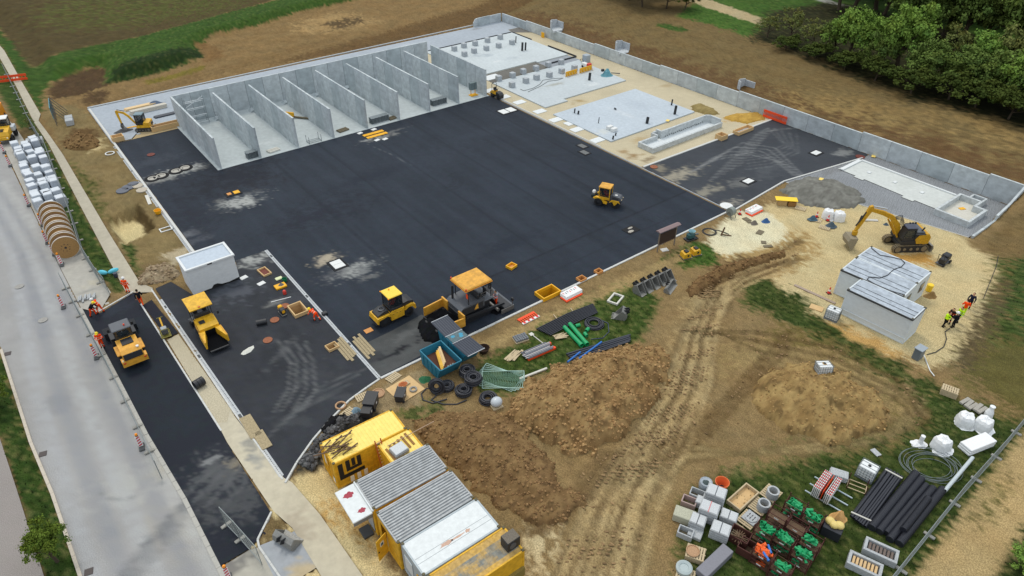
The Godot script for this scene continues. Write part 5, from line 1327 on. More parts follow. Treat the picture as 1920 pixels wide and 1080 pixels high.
# ---------- people: one skin over a skeleton,meshed as surface nets ----------
# bones: [from,to,radius from,radius to,paint]; paints: 0 jacket 1 trousers 2 skin 3 boots 4 hair 5 band
func skin(bones: Array,cell: float,colors: Array,bands := true) -> ArrayMesh:
	var lo := Vector3.ONE*9.0
	var hi := -lo
	for b in bones:
		for k in 2:
			lo = lo.min(b[k] - Vector3.ONE*(b[2 + k] + cell*2))
			hi = hi.max(b[k] + Vector3.ONE*(b[2 + k] + cell*2))
	var n := Vector3i(((hi - lo)/cell).ceil()) + Vector3i.ONE
	var f := PackedFloat32Array()
	f.resize(n.x*n.y*n.z)
	f.fill(9.0)
	for b in bones:
		var p0: Vector3 = b[0]
		var p1: Vector3 = b[1]
		var r0: float = b[2]
		var r1: float = b[3]
		var m := maxf(r0,r1) + cell*2.5
		var i0 := Vector3i(((p0.min(p1) - Vector3.ONE*m - lo)/cell).floor()).clamp(Vector3i.ZERO,n - Vector3i.ONE)
		var i1 := Vector3i(((p0.max(p1) + Vector3.ONE*m - lo)/cell).ceil()).clamp(Vector3i.ZERO,n - Vector3i.ONE)
		var ax := p1 - p0
		var l2 := maxf(ax.length_squared(),1e-6)
		for z in range(i0.z,i1.z + 1):
			for y in range(i0.y,i1.y + 1):
				for x in range(i0.x,i1.x + 1):
					var p := lo + V(x,y,z)*cell
					var t := clampf((p - p0).dot(ax)/l2,0.0,1.0)
					var d := p.distance_to(p0 + ax*t) - lerpf(r0,r1,t)
					var at := (z*n.y + y)*n.x + x
					var o := f[at]
					var k := 0.035
					var h := clampf(0.5 + 0.5*(o - d)/k,0.0,1.0)
					f[at] = lerpf(o,d,h) - k*h*(1.0 - h) if o < 5.0 else d
	var ids := {}
	var vs := PackedVector3Array()
	var idx := PackedInt32Array()
	for z in n.z - 1:
		for y in n.y - 1:
			for x in n.x - 1:
				var at := (z*n.y + y)*n.x + x
				var s := 0
				var sum := Vector3.ZERO
				var c := 0
				var v := PackedFloat32Array()
				for k in 8: v.append(f[at + (k & 1) + ((k >> 1) & 1)*n.x + (k >> 2)*n.x*n.y])
				for k in 8: if v[k] < 0: s += 1
				if s == 0 or s == 8: continue
				for e in [[0,1],[2,3],[4,5],[6,7],[0,2],[1,3],[4,6],[5,7],[0,4],[1,5],[2,6],[3,7]]:
					var a: float = v[e[0]]
					var b: float = v[e[1]]
					if (a < 0) != (b < 0):
						var t := a/(a - b)
						var q0 := V(e[0] & 1,(e[0] >> 1) & 1,e[0] >> 2)
						var q1 := V(e[1] & 1,(e[1] >> 1) & 1,e[1] >> 2)
						sum += q0.lerp(q1,t)
						c += 1
				ids[at] = vs.size()
				vs.append(lo + (V(x,y,z) + sum/c)*cell)
	var sx := 1
	var sy := n.x
	var sz := n.x*n.y
	for at in ids:
		var a := f[at]
		for q in [[sx,sy,sz],[sy,sz,sx],[sz,sx,sy]]:
			if at + q[0] >= f.size(): continue
			var b := f[at + q[0]]
			if (a < 0) == (b < 0): continue
			var k0: int = at
			var k1: int = at - q[1]
			var k2: int = at - q[1] - q[2]
			var k3: int = at - q[2]
			if not (ids.has(k1) and ids.has(k2) and ids.has(k3)): continue
			if a < 0: idx.append_array([ids[k0],ids[k1],ids[k2],ids[k0],ids[k2],ids[k3]])
			else: idx.append_array([ids[k0],ids[k2],ids[k1],ids[k0],ids[k3],ids[k2]])
	var ns := PackedVector3Array()
	ns.resize(vs.size())
	for i in range(0,idx.size(),3):
		var m := (vs[idx[i + 2]] - vs[idx[i]]).cross(vs[idx[i + 1]] - vs[idx[i]])
		for k in 3: ns[idx[i + k]] += m
	var cs := PackedColorArray()
	for i in vs.size():
		ns[i] = ns[i].normalized()
		var best := 9.0
		var pc := 0
		for b in bones:
			var ax: Vector3 = b[1] - b[0]
			var t := clampf((vs[i] - b[0]).dot(ax)/maxf(ax.length_squared(),1e-6),0.0,1.0)
			var d: float = vs[i].distance_to(b[0] + ax*t) - lerpf(b[2],b[3],t)
			if d < best:
				best = d
				pc = b[4]
				if bands and (pc == 0 and absf(t - 0.55) < 0.09 or pc == 1 and b[2] < 0.075 and absf(t - 0.45) < 0.1): pc = 5
		cs.append(colors[pc])
	var arr := []
	arr.resize(Mesh.ARRAY_MAX)
	arr[Mesh.ARRAY_VERTEX] = vs; arr[Mesh.ARRAY_NORMAL] = ns; arr[Mesh.ARRAY_COLOR] = cs; arr[Mesh.ARRAY_INDEX] = idx
	var am := ArrayMesh.new()
	am.add_surface_from_arrays(Mesh.PRIMITIVE_TRIANGLES,arr)
	return am
func pose(kind: String) -> Array:      # +x is where the person faces
	pass
	var hip := 0.92
	var lean := 0.0
	var head := V(0.05,1.63,0)
	var neck := V(0.0,1.44,0)
	var hands := [V(0.12,0.82,-0.3),V(0.12,0.82,0.3)]
	var elbows := [V(-0.03,1.12,-0.29),V(-0.03,1.12,0.29)]
	var knees := [V(0.05,0.5,-0.11),V(0.05,0.5,0.11)]
	var feet := [V(0.0,0.07,-0.12),V(0.0,0.07,0.12)]
	var pelvis := V(0,hip,0)
	if kind == "rake":
		neck = V(0.33,1.32,0); head = V(0.46,1.46,0)
		elbows = [V(0.42,0.98,-0.26),V(0.46,1.0,0.24)]
		hands = [V(0.66,0.86,-0.12),V(0.72,0.95,0.12)]
		feet = [V(0.22,0.07,-0.14),V(-0.2,0.07,0.14)]
		knees = [V(0.2,0.48,-0.13),V(-0.05,0.48,0.13)]
		pelvis = V(0.0,0.88,0)
	elif kind == "walk":
		feet = [V(0.3,0.07,-0.1),V(-0.32,0.1,0.1)]
		knees = [V(0.2,0.5,-0.1),V(-0.08,0.46,0.1)]
		hands = [V(-0.15,0.85,-0.3),V(0.28,0.92,0.3)]
		pelvis = V(0,0.89,0)
	elif kind == "hands":
		elbows = [V(0.08,1.1,-0.3),V(0.08,1.1,0.3)]
		hands = [V(0.33,1.16,-0.08),V(0.33,1.12,0.1)]
		head = V(0.09,1.61,0)
	elif kind == "bend":
		neck = V(0.55,0.98,0); head = V(0.74,0.98,0)
		elbows = [V(0.62,0.68,-0.27),V(0.62,0.68,0.27)]
		hands = [V(0.8,0.45,-0.2),V(0.8,0.45,0.2)]
		pelvis = V(0.0,0.78,0)
		knees = [V(0.12,0.42,-0.15),V(-0.05,0.4,0.15)]
		feet = [V(0.1,0.07,-0.16),V(-0.3,0.07,0.16)]
	elif kind == "sit":
		pelvis = V(0,0.1,0); neck = V(-0.05,0.62,0); head = V(0.0,0.81,0)
		knees = [V(0.45,0.12,-0.13),V(0.45,0.12,0.13)]
		feet = [V(0.5,-0.3,-0.13),V(0.5,-0.3,0.13)]
		elbows = [V(0.1,0.32,-0.28),V(0.1,0.32,0.28)]
		hands = [V(0.38,0.4,-0.14),V(0.38,0.4,0.14)]
	var up := (neck - pelvis).normalized()
	var b := []
	var chest := pelvis.lerp(neck,0.72)
	b.append([pelvis,pelvis.lerp(neck,0.4),0.155,0.15,0])
	b.append([pelvis.lerp(neck,0.4),chest,0.15,0.165,0])
	for k in 2:
		var s := -1.0 if k == 0 else 1.0
		var sh := pelvis.lerp(neck,0.88) + V(0,0,s*0.19)
		var hp := pelvis + V(0,-0.03,s*0.09)
		b.append([chest,sh,0.13,0.085,0])
		b.append([sh,elbows[k],0.08,0.06,0])
		b.append([elbows[k],elbows[k].lerp(hands[k],0.85),0.06,0.05,0])
		b.append([elbows[k].lerp(hands[k],0.9),hands[k],0.042,0.04,2])
		var fw: Vector3 = (hands[k] - elbows[k]).normalized()
		for q in 4: b.append([hands[k],hands[k] + fw*(0.075 + 0.008*(q % 3)) + V(0.02,-0.02,0.024*(q - 1.5)),0.014,0.011,2])
		b.append([hands[k],hands[k] + fw*0.05 + V(0.03,0.02,-s*0.04),0.015,0.012,2])
		b.append([hp,knees[k],0.1,0.075,1])
		b.append([knees[k],feet[k] + V(0,0.06,0),0.07,0.055,1])
		b.append([feet[k] + V(-0.05,-0.015,0),feet[k] + V(0.15,-0.025,0),0.055,0.045,3])
	b.append([neck - up*0.03,head - up*0.08,0.06,0.06,2])
	b.append([head + V(0.01,-0.05,0),head + V(0,0.04,0),0.085,0.1,2])
	b.append([head + V(0.1,-0.02,0),head + V(0.115,-0.035,0),0.018,0.02,2])       # nose
	b.append([head + V(-0.03,0.0,0),head + V(-0.02,0.06,0),0.1,0.098,4])          # hair
	for s in [-1,1]: b.append([head + V(0.0,-0.02,s*0.1),head + V(-0.01,0.02,s*0.105),0.018,0.018,2])   # ears
	return b
func helmet(t: Node3D,at: Vector3,m: Material) -> void:
	var h := part(t,"helmet",mb().lathe([[0.15,-0.02],[0.14,0.0],[0.135,0.06],[0.1,0.12],[0.05,0.145],[0.0,0.15]],16),m,Transform3D(Basis(),at + V(0,0.03,0)))
	part(h,"peak",mb().prism(PackedVector2Array([Vector2(0.1,-0.1),Vector2(0.2,-0.06),Vector2(0.22,0.0),Vector2(0.2,0.06),Vector2(0.1,0.1)]),-0.015,0.005),m)
	part(h,"ridge",mb().cbox(V(0,0.13,0),V(0.2,0.05,0.03),0.01),m)
func body(kind: String,jacket: Color,trousers: Color,band: Color,cell := 0.03) -> ArrayMesh:
	return skin(pose(kind),cell,[jacket,trousers,S(206,160,130),S(40,36,32),S(52,40,30),band],band != jacket)
func cloth_mat() -> Material: return vmat("clothing",0.9,"",1.0)
func person(kind: String,at: Vector3,deg: float,jacket: Color,trousers: Color,band: Color,label: String,hat: Material = null) -> Node3D:
	var t := thing("person",label,"person",at,deg_to_rad(deg))
	part(t,"figure",body(kind,jacket,trousers,band),cloth_mat())
	if hat: helmet(t,pose(kind)[27][1] - V(0,0.04,0),hat)
	return t
func driver(vehicle: Node3D,at: Vector3,c: Color) -> void:
	var w: Vector3 = vehicle.transform*at
	var col := Color(c.r,c.g,c.b).srgb_to_linear()
	var t := thing("person","driver in orange work jacket seated in the %s" % ("yellow roller beside the paver" if vehicle.name == "combination_roller" else "compact tractor roller"),"person",w,vehicle.rotation.y)
	part(t,"figure",body("sit",col,col,S(226,222,200)),cloth_mat())
	helmet(t,pose("sit")[27][1] - V(0,0.04,0),mat("helmet_yellow",250,220,40,0.4,0.0,""))
func people() -> void:
	var org := S(250,78,24)
	var dk := S(30,32,38)
	var lime := S(196,240,40)
	var band := S(226,222,200)
	var hy := mat("helmet_yellow",250,220,40,0.4,0.0,"")
	var hw := mat("helmet_white",238,238,236,0.4,0.0,"")
	person("rake",P(175,592),10,dk,org,dk,"worker in dark jacket, orange trousers and yellow helmet at the strip's end",hy)
	person("rake",P(190,586),170,org,org,band,"worker in full orange with pale straps bending at the strip's end",hw)
	person("hands",P(193,651),-70,org,org,band,"worker in orange suit and yellow helmet standing beside the wheel loader",hy)
	person("walk",P(266,571),120,dk,org,dk,"worker in black jacket and orange trousers walking on the white kerb line")
	person("bend",P(594,600),150,org,org,band,"worker in orange bending over the timber shaft box",hy)
	person("hands",P(1768,612),-50,lime,dk,lime,"person in lime jacket and dark trousers in the group by the cabins")
	person("hands",P(1778,606),200,S(48,36,38),dk,org,"person in dark jacket with orange stripe in the group by the cabins")
	person("hands",P(1786,614),110,dk,dk,dk,"person dressed in black with white helmet in the group by the cabins",hw)
	person("stand",P(1793,604),190,lime,dk,band,"person in lime vest half hidden behind the one in black")
	person("hands",P(1804,590),60,org,lime,org,"person in orange jacket and yellow trousers with reflective hems by the slope")
	person("stand",P(1815,577),220,S(36,40,60),dk,S(36,40,60),"person in dark blue facing the one in orange jacket by the slope")
	person("hands",Y(30.6,42.0,0.1),200,S(150,152,160),org,org,"worker in grey shirt and orange trousers tending the paver screed")
	person("stand",P(240,548),90,org,org,band,"worker in red-orange crouched by the footway edge, behind the strip",hw)
# ---------- containers,cabins,skips ----------
func rect4(px: Array,h: float) -> Array:     # four roof corners in the photo -> [centre on the ground,turn,length,width]
	var q := line_px(px,h)
	var c: Vector3 = (q[0] + q[1] + q[2] + q[3])*0.25
	c.y = 0.0
	var u: Vector3 = (q[1] - q[0]) + (q[2] - q[3])
	return [c,turn_of(u),u.length()*0.5,(q[2].distance_to(q[1]) + q[3].distance_to(q[0]))*0.5]
func container(px: Array,h: float,label: String,side: Material,roof: Material,called := "container",ribs := 0,ribx := false,rim: Material = null) -> Array:
	var r := rect4(px,h)
	var L: float = r[2]
	var W: float = r[3]
	var t := thing(called,label,"container",r[0],r[1])
	var post := 0.16
	for z in [-1,1]:
		var w := mb()
		w.box(V(0,h*0.5,z*(W*0.5 - 0.05)),V(L - post*2,h - 0.3,0.04))
		if ribs > 0:       # folded steel sides
			var n := int(L/0.28)
			for k in n: w.b6(-L*0.5 + post + 0.05 + k*0.28,0.16,z*(W*0.5 - 0.03) - 0.02,-L*0.5 + post + 0.17 + k*0.28,h - 0.15,z*(W*0.5 - 0.03) + 0.02)
		part(t,"side_wall",w,side)
		for y in [0.08,h - 0.08]: part(t,"long_rail",mb().cbox(V(0,y,z*(W*0.5 - 0.06)),V(L - post*2,0.16,0.12),0.015),rim if rim and y > 1 else side)
	for x in [-1,1]:
		part(t,"end_wall",mb().box(V(x*(L*0.5 - 0.05),h*0.5,0),V(0.04,h - 0.3,W - post*2)),side)
		for y in [0.08,h - 0.08]: part(t,"cross_rail",mb().cbox(V(x*(L*0.5 - 0.06),y,0),V(0.12,0.16,W - post*2),0.015),rim if rim and y > 1 else side)
		for z in [-1,1]: part(t,"corner_post",mb().cbox(V(x*(L*0.5 - post*0.5),h*0.5,z*(W*0.5 - post*0.5)),V(post,h,post),0.02),side)
	var rf := mb()
	rf.b6(-L*0.5 + 0.1,h - 0.1,-W*0.5 + 0.1,L*0.5 - 0.1,h - 0.03,W*0.5 - 0.1)
	if ribs > 0:
		if ribx:
			for k in ribs:
				var z := -W*0.5 + 0.14 + (W - 0.28)*(k + 0.5)/ribs
				rf.ext_x(-L*0.5 + 0.1,L*0.5 - 0.1,h - 0.03,z,(W - 0.28)/ribs*0.3,0.09)
		else:
			for k in ribs:
				var x := -L*0.5 + 0.16 + (L - 0.32)*(k + 0.5)/ribs
				rf.b6(x - 0.09,h - 0.03,-W*0.5 + 0.12,x + 0.09,h - 0.012,W*0.5 - 0.12)
	var ro := part(t,"roof",rf,roof)
	for x in [-1,1]:
		for z in [-1,1]: part(ro,"corner_casting",mb().cbox(V(x*(L*0.5 - 0.09),h + 0.01,z*(W*0.5 - 0.09)),V(0.18,0.1,0.18),0.02),mat("casting",90,84,60,0.6,0.2,""))
	return [t,L,W]
func cabins() -> void:
	var yl := mat("container_yellow",238,184,40,0.6,0.0,"dirty",2.5)
	var yr := mat("container_roof_yellow",252,224,118,0.6,0.0,"soft",3.5)
	var zinc := mat("corrugated_zinc",176,180,182,0.5,0.15,"dirty",4.0)
	var white := mat("cabin_white",222,227,227,0.6,0.0,"soft",3.0)
	var a := container([596,831,733,768,763,802,626,872],2.6,"long yellow steel container with black and white company mark and scrap on its roof",yl,yr,"yellow_container",20)
	var t: Node3D = a[0]
	var L: float = a[1]
	var W: float = a[2]
	# the mark on the side: black L and W-like comb,white comb below
	var bk := mat("mark_black",24,24,24,0.7,0.0,"")
	var wh := mat("mark_white",232,228,214,0.7,0.0,"")
	var z := W*0.5 + 0.012
	var lg := func(n_: String,x0: float,y0: float,x1: float,y1: float,m: Material) -> void:
		part(t,n_,mb().b6(-L*0.5 + x0,y0,z - 0.01,-L*0.5 + x1,y1,z + 0.012),m)
	lg.call("mark_letter",0.28,0.75,0.62,2.3,bk)
	lg.call("mark_letter",0.62,0.75,2.15,1.08,bk)
	lg.call("mark_letter",0.85,1.3,1.15,2.35,bk)
	lg.call("mark_letter",1.3,1.62,1.55,2.35,bk)
	lg.call("mark_letter",1.7,1.3,2.0,2.35,bk)
	lg.call("mark_letter",1.15,1.3,1.7,1.56,bk)
	for k in 3: lg.call("mark_stripe",1.0 + k*0.52,0.1,1.28 + k*0.52,0.66,wh)
	part(t,"notice_plate",mb().b6(-L*0.5 - 0.02,1.3,-0.5,-L*0.5 - 0.005,2.1,0.1),wh)
	part(t,"notice_plate",mb().b6(-L*0.5 - 0.02,0.4,0.45,-L*0.5 - 0.005,0.9,0.95),wh)
	for zz in [-0.6,-0.1,0.1,0.6]: part(t,"lock_rod",mb().cyl(V(-L*0.5 - 0.03,0.2,zz),V(-L*0.5 - 0.03,2.4,zz),0.025,0.025,6),yl)
	# scrap on the roof: bars and old formwork
	var rust := mat("scrap_rust",112,88,66,0.8,0.2,"dirty",0.6)
	var g := RandomNumberGenerator.new()
	g.seed = 3
	for k in 14:
		var b := mb().bar(V(-0.9,0,0),V(g.randf_range(0.2,0.9),0.03,g.randf_range(-0.2,0.2)),0.08,0.05)
		var p := r3(a,-1.9 + g.randf_range(-0.9,1.0),g.randf_range(-0.75,0.85),2.66 + 0.05*(k % 5))
		solo("steel_bar",b,rust,"rusty steel bar in the scrap on the yellow container roof","bar",p,t.rotation.y + g.randf_range(-0.8,0.5),"scrap on the container roof")
	# ladder
	var lad := thing("ladder","wooden ladder leaning against the marked yellow container","ladder",r3(a,0.55,W*0.5 + 0.75,0.0),t.rotation.y)
	var wood := mat("pale_wood",226,196,148,0.8,0.0,"soft",0.8)
	for x in [-0.22,0.22]: part(lad,"stile",mb().bar(V(x,0.02,0),V(x,2.95,-0.72),0.05,0.08),mat("ladder_red",186,96,50,0.7,0.0,"soft",0.8))
	for k in 10: part(lad,"rung",mb().bar(V(-0.22,0.25 + 0.27*k,-0.06 - 0.067*k),V(0.22,0.25 + 0.27*k,-0.06 - 0.067*k),0.05,0.07),wood)
	var b2 := container([703,834,764,803,802,842,741,874],2.5,"short yellow container with planks and a grey box on its roof",yl,yr,"yellow_container",10)
	for k in 6: solo("plank",mb().cbox(V(0,0.03,0),V(1.3,0.05,0.16),0.01),mat("old_wood",160,116,62,0.85,0.0,"dirty",0.6),"weathered plank lying on the short yellow container roof","plank",r3(b2,0.5 - 0.35*k + 0.3,-0.3 + 0.1*k,2.5),b2[0].rotation.y + PI/2 + 0.05,"planks on the short container")
	t = thing("roof_box","pale grey plastic box with lid on the short yellow container","box",r3(b2,-0.35,0.35,2.55),b2[0].rotation.y + 0.1)
	part(t,"body",mb().cbox(V(0,0.15,0),V(1.1,0.3,0.95),0.03),mat("box_grey",150,150,148,0.6,0.0,"soft",1.0))
	part(t,"lid",mb().cbox(V(0,0.35,0),V(1.0,0.12,0.85),0.03),mat("lid_grey",204,208,210,0.6,0.0,"soft",1.0))
	solo("metal_pole",mb().cyl(V(-1.9,0,0),V(1.9,0.1,0),0.03,0.03,8),mat("pole_rust",176,150,126,0.6,0.2,""),"thin metal pole lying across the short yellow container, tip overhanging soil","pole",r3(b2,1.1,-0.55,2.6),b2[0].rotation.y + 0.0)
	# cabins with folded zinc roofs
	var c1 := container([662,903,800,833,843,877,702,955],2.8,"yellow cabin with folded zinc roof and white porch canopy",yl,zinc,"cabin",12,true,zinc)
	t = c1[0]
	part(t,"porch_canopy",mb().at(-c1[1]*0.5 - 0.75,2.55,0).cbox(Vector3.ZERO,V(1.35,0.12,c1[2] + 0.1),0.02),white)
	part(t,"canopy_skirt",mb().at(-c1[1]*0.5 - 0.75,2.35,c1[2]*0.5).cbox(Vector3.ZERO,V(1.3,0.4,0.05),0.01),mat("skirt_grey",128,132,136,0.5,0.3,""))
	part(t,"canopy_rail",mb().at(-c1[1]*0.5 - 0.02,2.7,0).cbox(Vector3.ZERO,V(0.14,0.16,c1[2] + 0.05),0.02),white)
	var red := mat("red_spill",176,70,84,0.8,0.0,"dirty",0.5)
	for q in [[-0.75,-0.72,0.34,0.24],[-0.55,0.85,0.26,0.18]]:
		var o := PackedVector2Array()
		for k in 18:
			var rr := 1.0 + 0.16*sin(k*2.3) + 0.1*sin(k*5.1)
			o.append(Vector2(-c1[1]*0.5 + q[0] + cos(TAU*k/18)*q[2]*rr,q[1] + sin(TAU*k/18)*q[3]*rr))
		part(t,"red_stain",mb().prism(o,2.611,2.614),red)
	part(t,"door",mb().cbox(V(-c1[1]*0.5 - 0.01,1.1,0.55),V(0.05,2.0,0.9),0.01),mat("door_grey",168,172,176,0.5,0.0,""))
	part(t,"step_plate",mb().cbox(V(-c1[1]*0.5 - 0.5,0.1,0.7),V(0.7,0.2,0.9),0.02),mat("grate",84,88,92))
	var c2 := container([702,962,843,882,892,931,748,1019],2.8,"yellow cabin with folded zinc roof and open yellow door",yl,zinc,"cabin",12,true,zinc)
	t = c2[0]
	for n_ in t.get_children():       # open the end wall for the doorway
		if n_ is MeshInstance3D and String(n_.name).begins_with("end_wall"):
			t.remove_child(n_)
			n_.free()
			break
	var xe: float = -c2[1]*0.5 + 0.05
	var hw: float = c2[2]*0.5 - 0.16
	for w in [[0.15,2.65,-hw,-1.08],[0.15,2.65,-0.22,hw],[2.15,2.65,-1.08,-0.22]]: part(t,"end_wall",mb().b6(xe - 0.02,w[0],w[2],xe + 0.02,w[1],w[3]),yl)
	part(t,"floor",mb().b6(-c2[1]*0.5 + 0.1,0.1,-hw,c2[1]*0.5 - 0.1,0.16,hw),mat("plywood",214,180,128))
	var door := part(t,"door",mb().cbox(V(-0.45,1.15,0),V(0.9,2.0,0.05),0.01),yl,Transform3D(Basis(Vector3.UP,0.35),V(-c2[1]*0.5 - 0.04,0,-0.2)))
	part(door,"door_notice",mb().b6(-0.62,1.35,0.03,-0.3,1.75,0.035),wh)
	part(door,"notice_picture",mb().b6(-0.56,1.4,0.036,-0.36,1.65,0.04),mat("notice_blue",60,96,120,0.6,0.0,""))
	part(door,"door_handle",mb().cbox(V(-0.82,1.05,0.05),V(0.12,0.05,0.06),0.01),bk)
	var c3 := container([748,1021,891,935,941,986,796,1079],2.8,"cabin with clean white flat roof between zinc and dusty yellow roofs",mat("cabin_grey",178,188,192,0.6,0.0,"soft",3.0),white,"cabin")
	t = c3[0]
	for zz in [0.12,0.5]: part(t,"roof_seam",mb().b6(-c3[1]*0.5 + 0.15,2.771,zz,c3[1]*0.5 - 0.15,2.776,zz + 0.025),mat("seam_grey",150,156,158,0.7,0.0,""))
	var rs := mat("rust_stain",214,178,156,0.8,0.0,"dirty",0.5)
	for q in [[-0.5,0.3,0.45,0.14],[1.0,0.32,0.16,0.12],[0.25,0.32,0.5,0.07]]:
		var o := PackedVector2Array()
		for k in 16:
			var rr := 1.0 + 0.2*sin(k*2.1 + q[0]) + 0.1*sin(k*4.7)
			o.append(Vector2(q[0] + cos(TAU*k/16)*q[2]*rr,q[1] + sin(TAU*k/16)*q[3]*rr))
		part(t,"rust_stain",mb().prism(o,2.772,2.774),rs)
	part(t,"window_panel",mb().cbox(V(-c3[1]*0.5 - 0.01,1.5,-0.5),V(0.05,1.3,0.9),0.01),white)
	part(t,"warning_sign",mb().cbox(V(-c3[1]*0.5 - 0.02,1.7,0.65),V(0.04,0.55,0.3),0.01),yl)
	var c4 := container([797,1081,943,988,986,1030,838,1132],2.75,"cabin with dust-greyed yellow roof carrying a black unit",yl,vmat("dusty_roof",0.8,"dirty",2.0),"cabin")
	t = c4[0]
	var roof_old: MeshInstance3D = t.get_node("roof")
	var rm := mb()
	for i in 30:
		for j in 12:
			var x0: float = -c4[1]*0.5 + 0.1 + (c4[1] - 0.2)*i/30.0
			var x1: float = -c4[1]*0.5 + 0.1 + (c4[1] - 0.2)*(i + 1)/30.0
			var z0: float = -c4[2]*0.5 + 0.1 + (c4[2] - 0.2)*j/12.0
			var z1: float = -c4[2]*0.5 + 0.1 + (c4[2] - 0.2)*(j + 1)/12.0
			var k := clampf(0.75 + nz.get_noise_2d(x0*6.0 + 40.0,z0*9.0)*0.9,0.0,1.0)*(1.0 if j > 2 and j < 10 else 0.35)
			rm.col = S(226,180,84).lerp(S(142,142,134),k)
			rm.quad(V(x0,2.72,z1),V(x1,2.72,z1),V(x1,2.72,z0),V(x0,2.72,z0))
	roof_old.mesh = rm.mesh()
	part(t,"end_wall",mb().b6(-c4[1]*0.5 + 0.1,2.6,-c4[2]*0.5 + 0.1,c4[1]*0.5 - 0.1,2.71,c4[2]*0.5 - 0.1),yl)
	var u := thing("black_unit","black metal unit with dusty top standing on the yellow cabin roof","unit",P(957,1021,2.75) + V(0,2.75 - 2.75,0),YAW)
	u.position.y = 2.74
	part(u,"casing",mb().cbox(V(0,0.42,0),V(0.95,0.84,0.75),0.03),blk())
	part(u,"dusty_top",mb().cbox(V(0,0.86,0),V(0.9,0.05,0.7),0.01),mat("dust_top",120,112,100,0.9,0.0,"dirty",0.6))
	part(u,"fan_grille",mb().cyl(V(-0.1,0.42,0.37),V(-0.1,0.42,0.4),0.25,0.25,16),gry())
	solo("wooden_stack",mb().cbox(V(0,0.4,0),V(1.2,0.8,0.9),0.02),mat("stack_olive",142,124,60,0.85,0.0,"dirty",0.5),"olive wooden crate beside the dusty yellow cabin","crate",P(962,1078,0.4),YAW)
	# pale site cabins
	var pal := mat("cabin_pale",216,224,228,0.55,0.0,"soft",3.0)
	var galv := mat("galvanised",188,198,208,0.4,0.2,"dirty",5.0)
	var dkr := mat("gutter_dark",58,62,66,0.5,0.0,"")
	var w1 := container([1605.6,482,1632,462,1749,509,1721,531.6],2.8,"pale site cabin with galvanised roof next to the excavator",pal,galv,"site_cabin")
	var w2 := container([1575.6,506,1605.6,482,1721,531.6,1697,555.6],2.8,"middle pale site cabin with galvanised roof joined to its neighbours",pal,galv,"site_cabin")
	var w3 := container([1590,542,1615.6,521,1736.7,577.8,1712,600],2.8,"pale site cabin with dark gutter on the side of the white tank",pal,galv,"site_cabin")
	for w in [w1,w2,w3]:
		for k in 2: part(w[0],"roof_seam",mb().b6(-w[1]*0.25 + k*w[1]*0.25,2.771,-w[2]*0.5 + 0.15,-w[1]*0.25 + k*w[1]*0.25 + 0.05,2.79,w[2]*0.5 - 0.15),dkr)
	for w in [w2,w3]: part(w[0],"gutter",mb().cbox(V(-w[1]*0.5 - 0.03,2.76,0),V(0.1,0.18,w[2] + 0.02),0.02),dkr)
	part(w3[0],"gutter_end",mb().cbox(V(0,2.78,w3[2]*0.5 + 0.02),V(w3[1],0.12,0.06),0.01),dkr)
	part(w3[0],"base_rail",mb().cbox(V(-w3[1]*0.5 - 0.02,0.62,0),V(0.05,0.06,w3[2]),0.01),white)
	for w in [w1,w2]: part(w[0],"window",mb().cbox(V(0.2,1.6,w[2]*0.5 + 0.01),V(0.9,1.0,0.05),0.01),glass())
	var cab_m := mat("cable_black",46,46,50,0.7,0.0,"")
	var c := mb()
	c.tube(line_px([1634,465,1650,478,1672,482,1690,486,1697,493,1690,500,1676,505,1664,516,1650,521,1630,519,1626,524,1640,532,1670,545,1697,553],2.82),0.035,6)
	solo("roof_cable",c,cab_m,"black cable looped over the galvanised cabin roofs","cable")
	# white precast tank with rim
	t = thing("precast_tank","large white precast tank with raised rim beside the small yellow paver","tank",Y(10.6,62.75),YAW)
	var tw := mat("tank_white",226,229,229,0.75,0.0,"soft",3.0)
	var tl := 4.75
	var td := 3.0
	part(t,"body",mb().cbox(V(0,1.4,0),V(tl - 0.2,2.8,td - 0.2),0.03),tw)
	part(t,"roof_panel",mb().b6(-tl*0.5 + 0.25,2.75,-td*0.5 + 0.25,tl*0.5 - 0.25,2.84,td*0.5 - 0.25),mat("tank_top",188,200,212,0.6,0.0,"soft",3.0))
	for s in [-1,1]:
		part(t,"rim",mb().cbox(V(0,2.87,s*(td*0.5 - 0.12)),V(tl,0.2,0.24),0.02),tw)
		part(t,"rim",mb().cbox(V(s*(tl*0.5 - 0.12),2.87,0),V(0.24,0.2,td - 0.5),0.02),tw)
	part(t,"name_plate",mb().b6(-0.3,2.8,td*0.5 + 0.001,0.15,2.92,td*0.5 + 0.01),bk)
	part(t,"black_sealing",mb().at(0,0,0).ext([-2.2,0.0,2.27,0.0,2.27,0.28,1.2,0.14,0.5,0.2,0.1,0.42,-0.25,0.4,-0.5,0.12,-2.2,0.08],td*0.5 - 0.1,td*0.5 - 0.085),bk)
	# skips
	var teal := mat("skip_teal",30,122,148,0.6,0.0,"dirty",1.6)
	var rst := mat("skip_rust",96,60,44,0.9,0.1,"dirty",1.0)
	t = thing("open_skip","teal open skip with sloped end, filled with yellow beams and timber","skip",Y(21.75,37.95),YAW + PI/2)
	skip_body(t,3.2,2.1,1.4,teal,rst)
	for k in 3: part(t,"skip_number",mb().b6(-1.32,1.1,-0.2 + 0.24*k,-1.31,1.28,-0.05 + 0.24*k),wh)
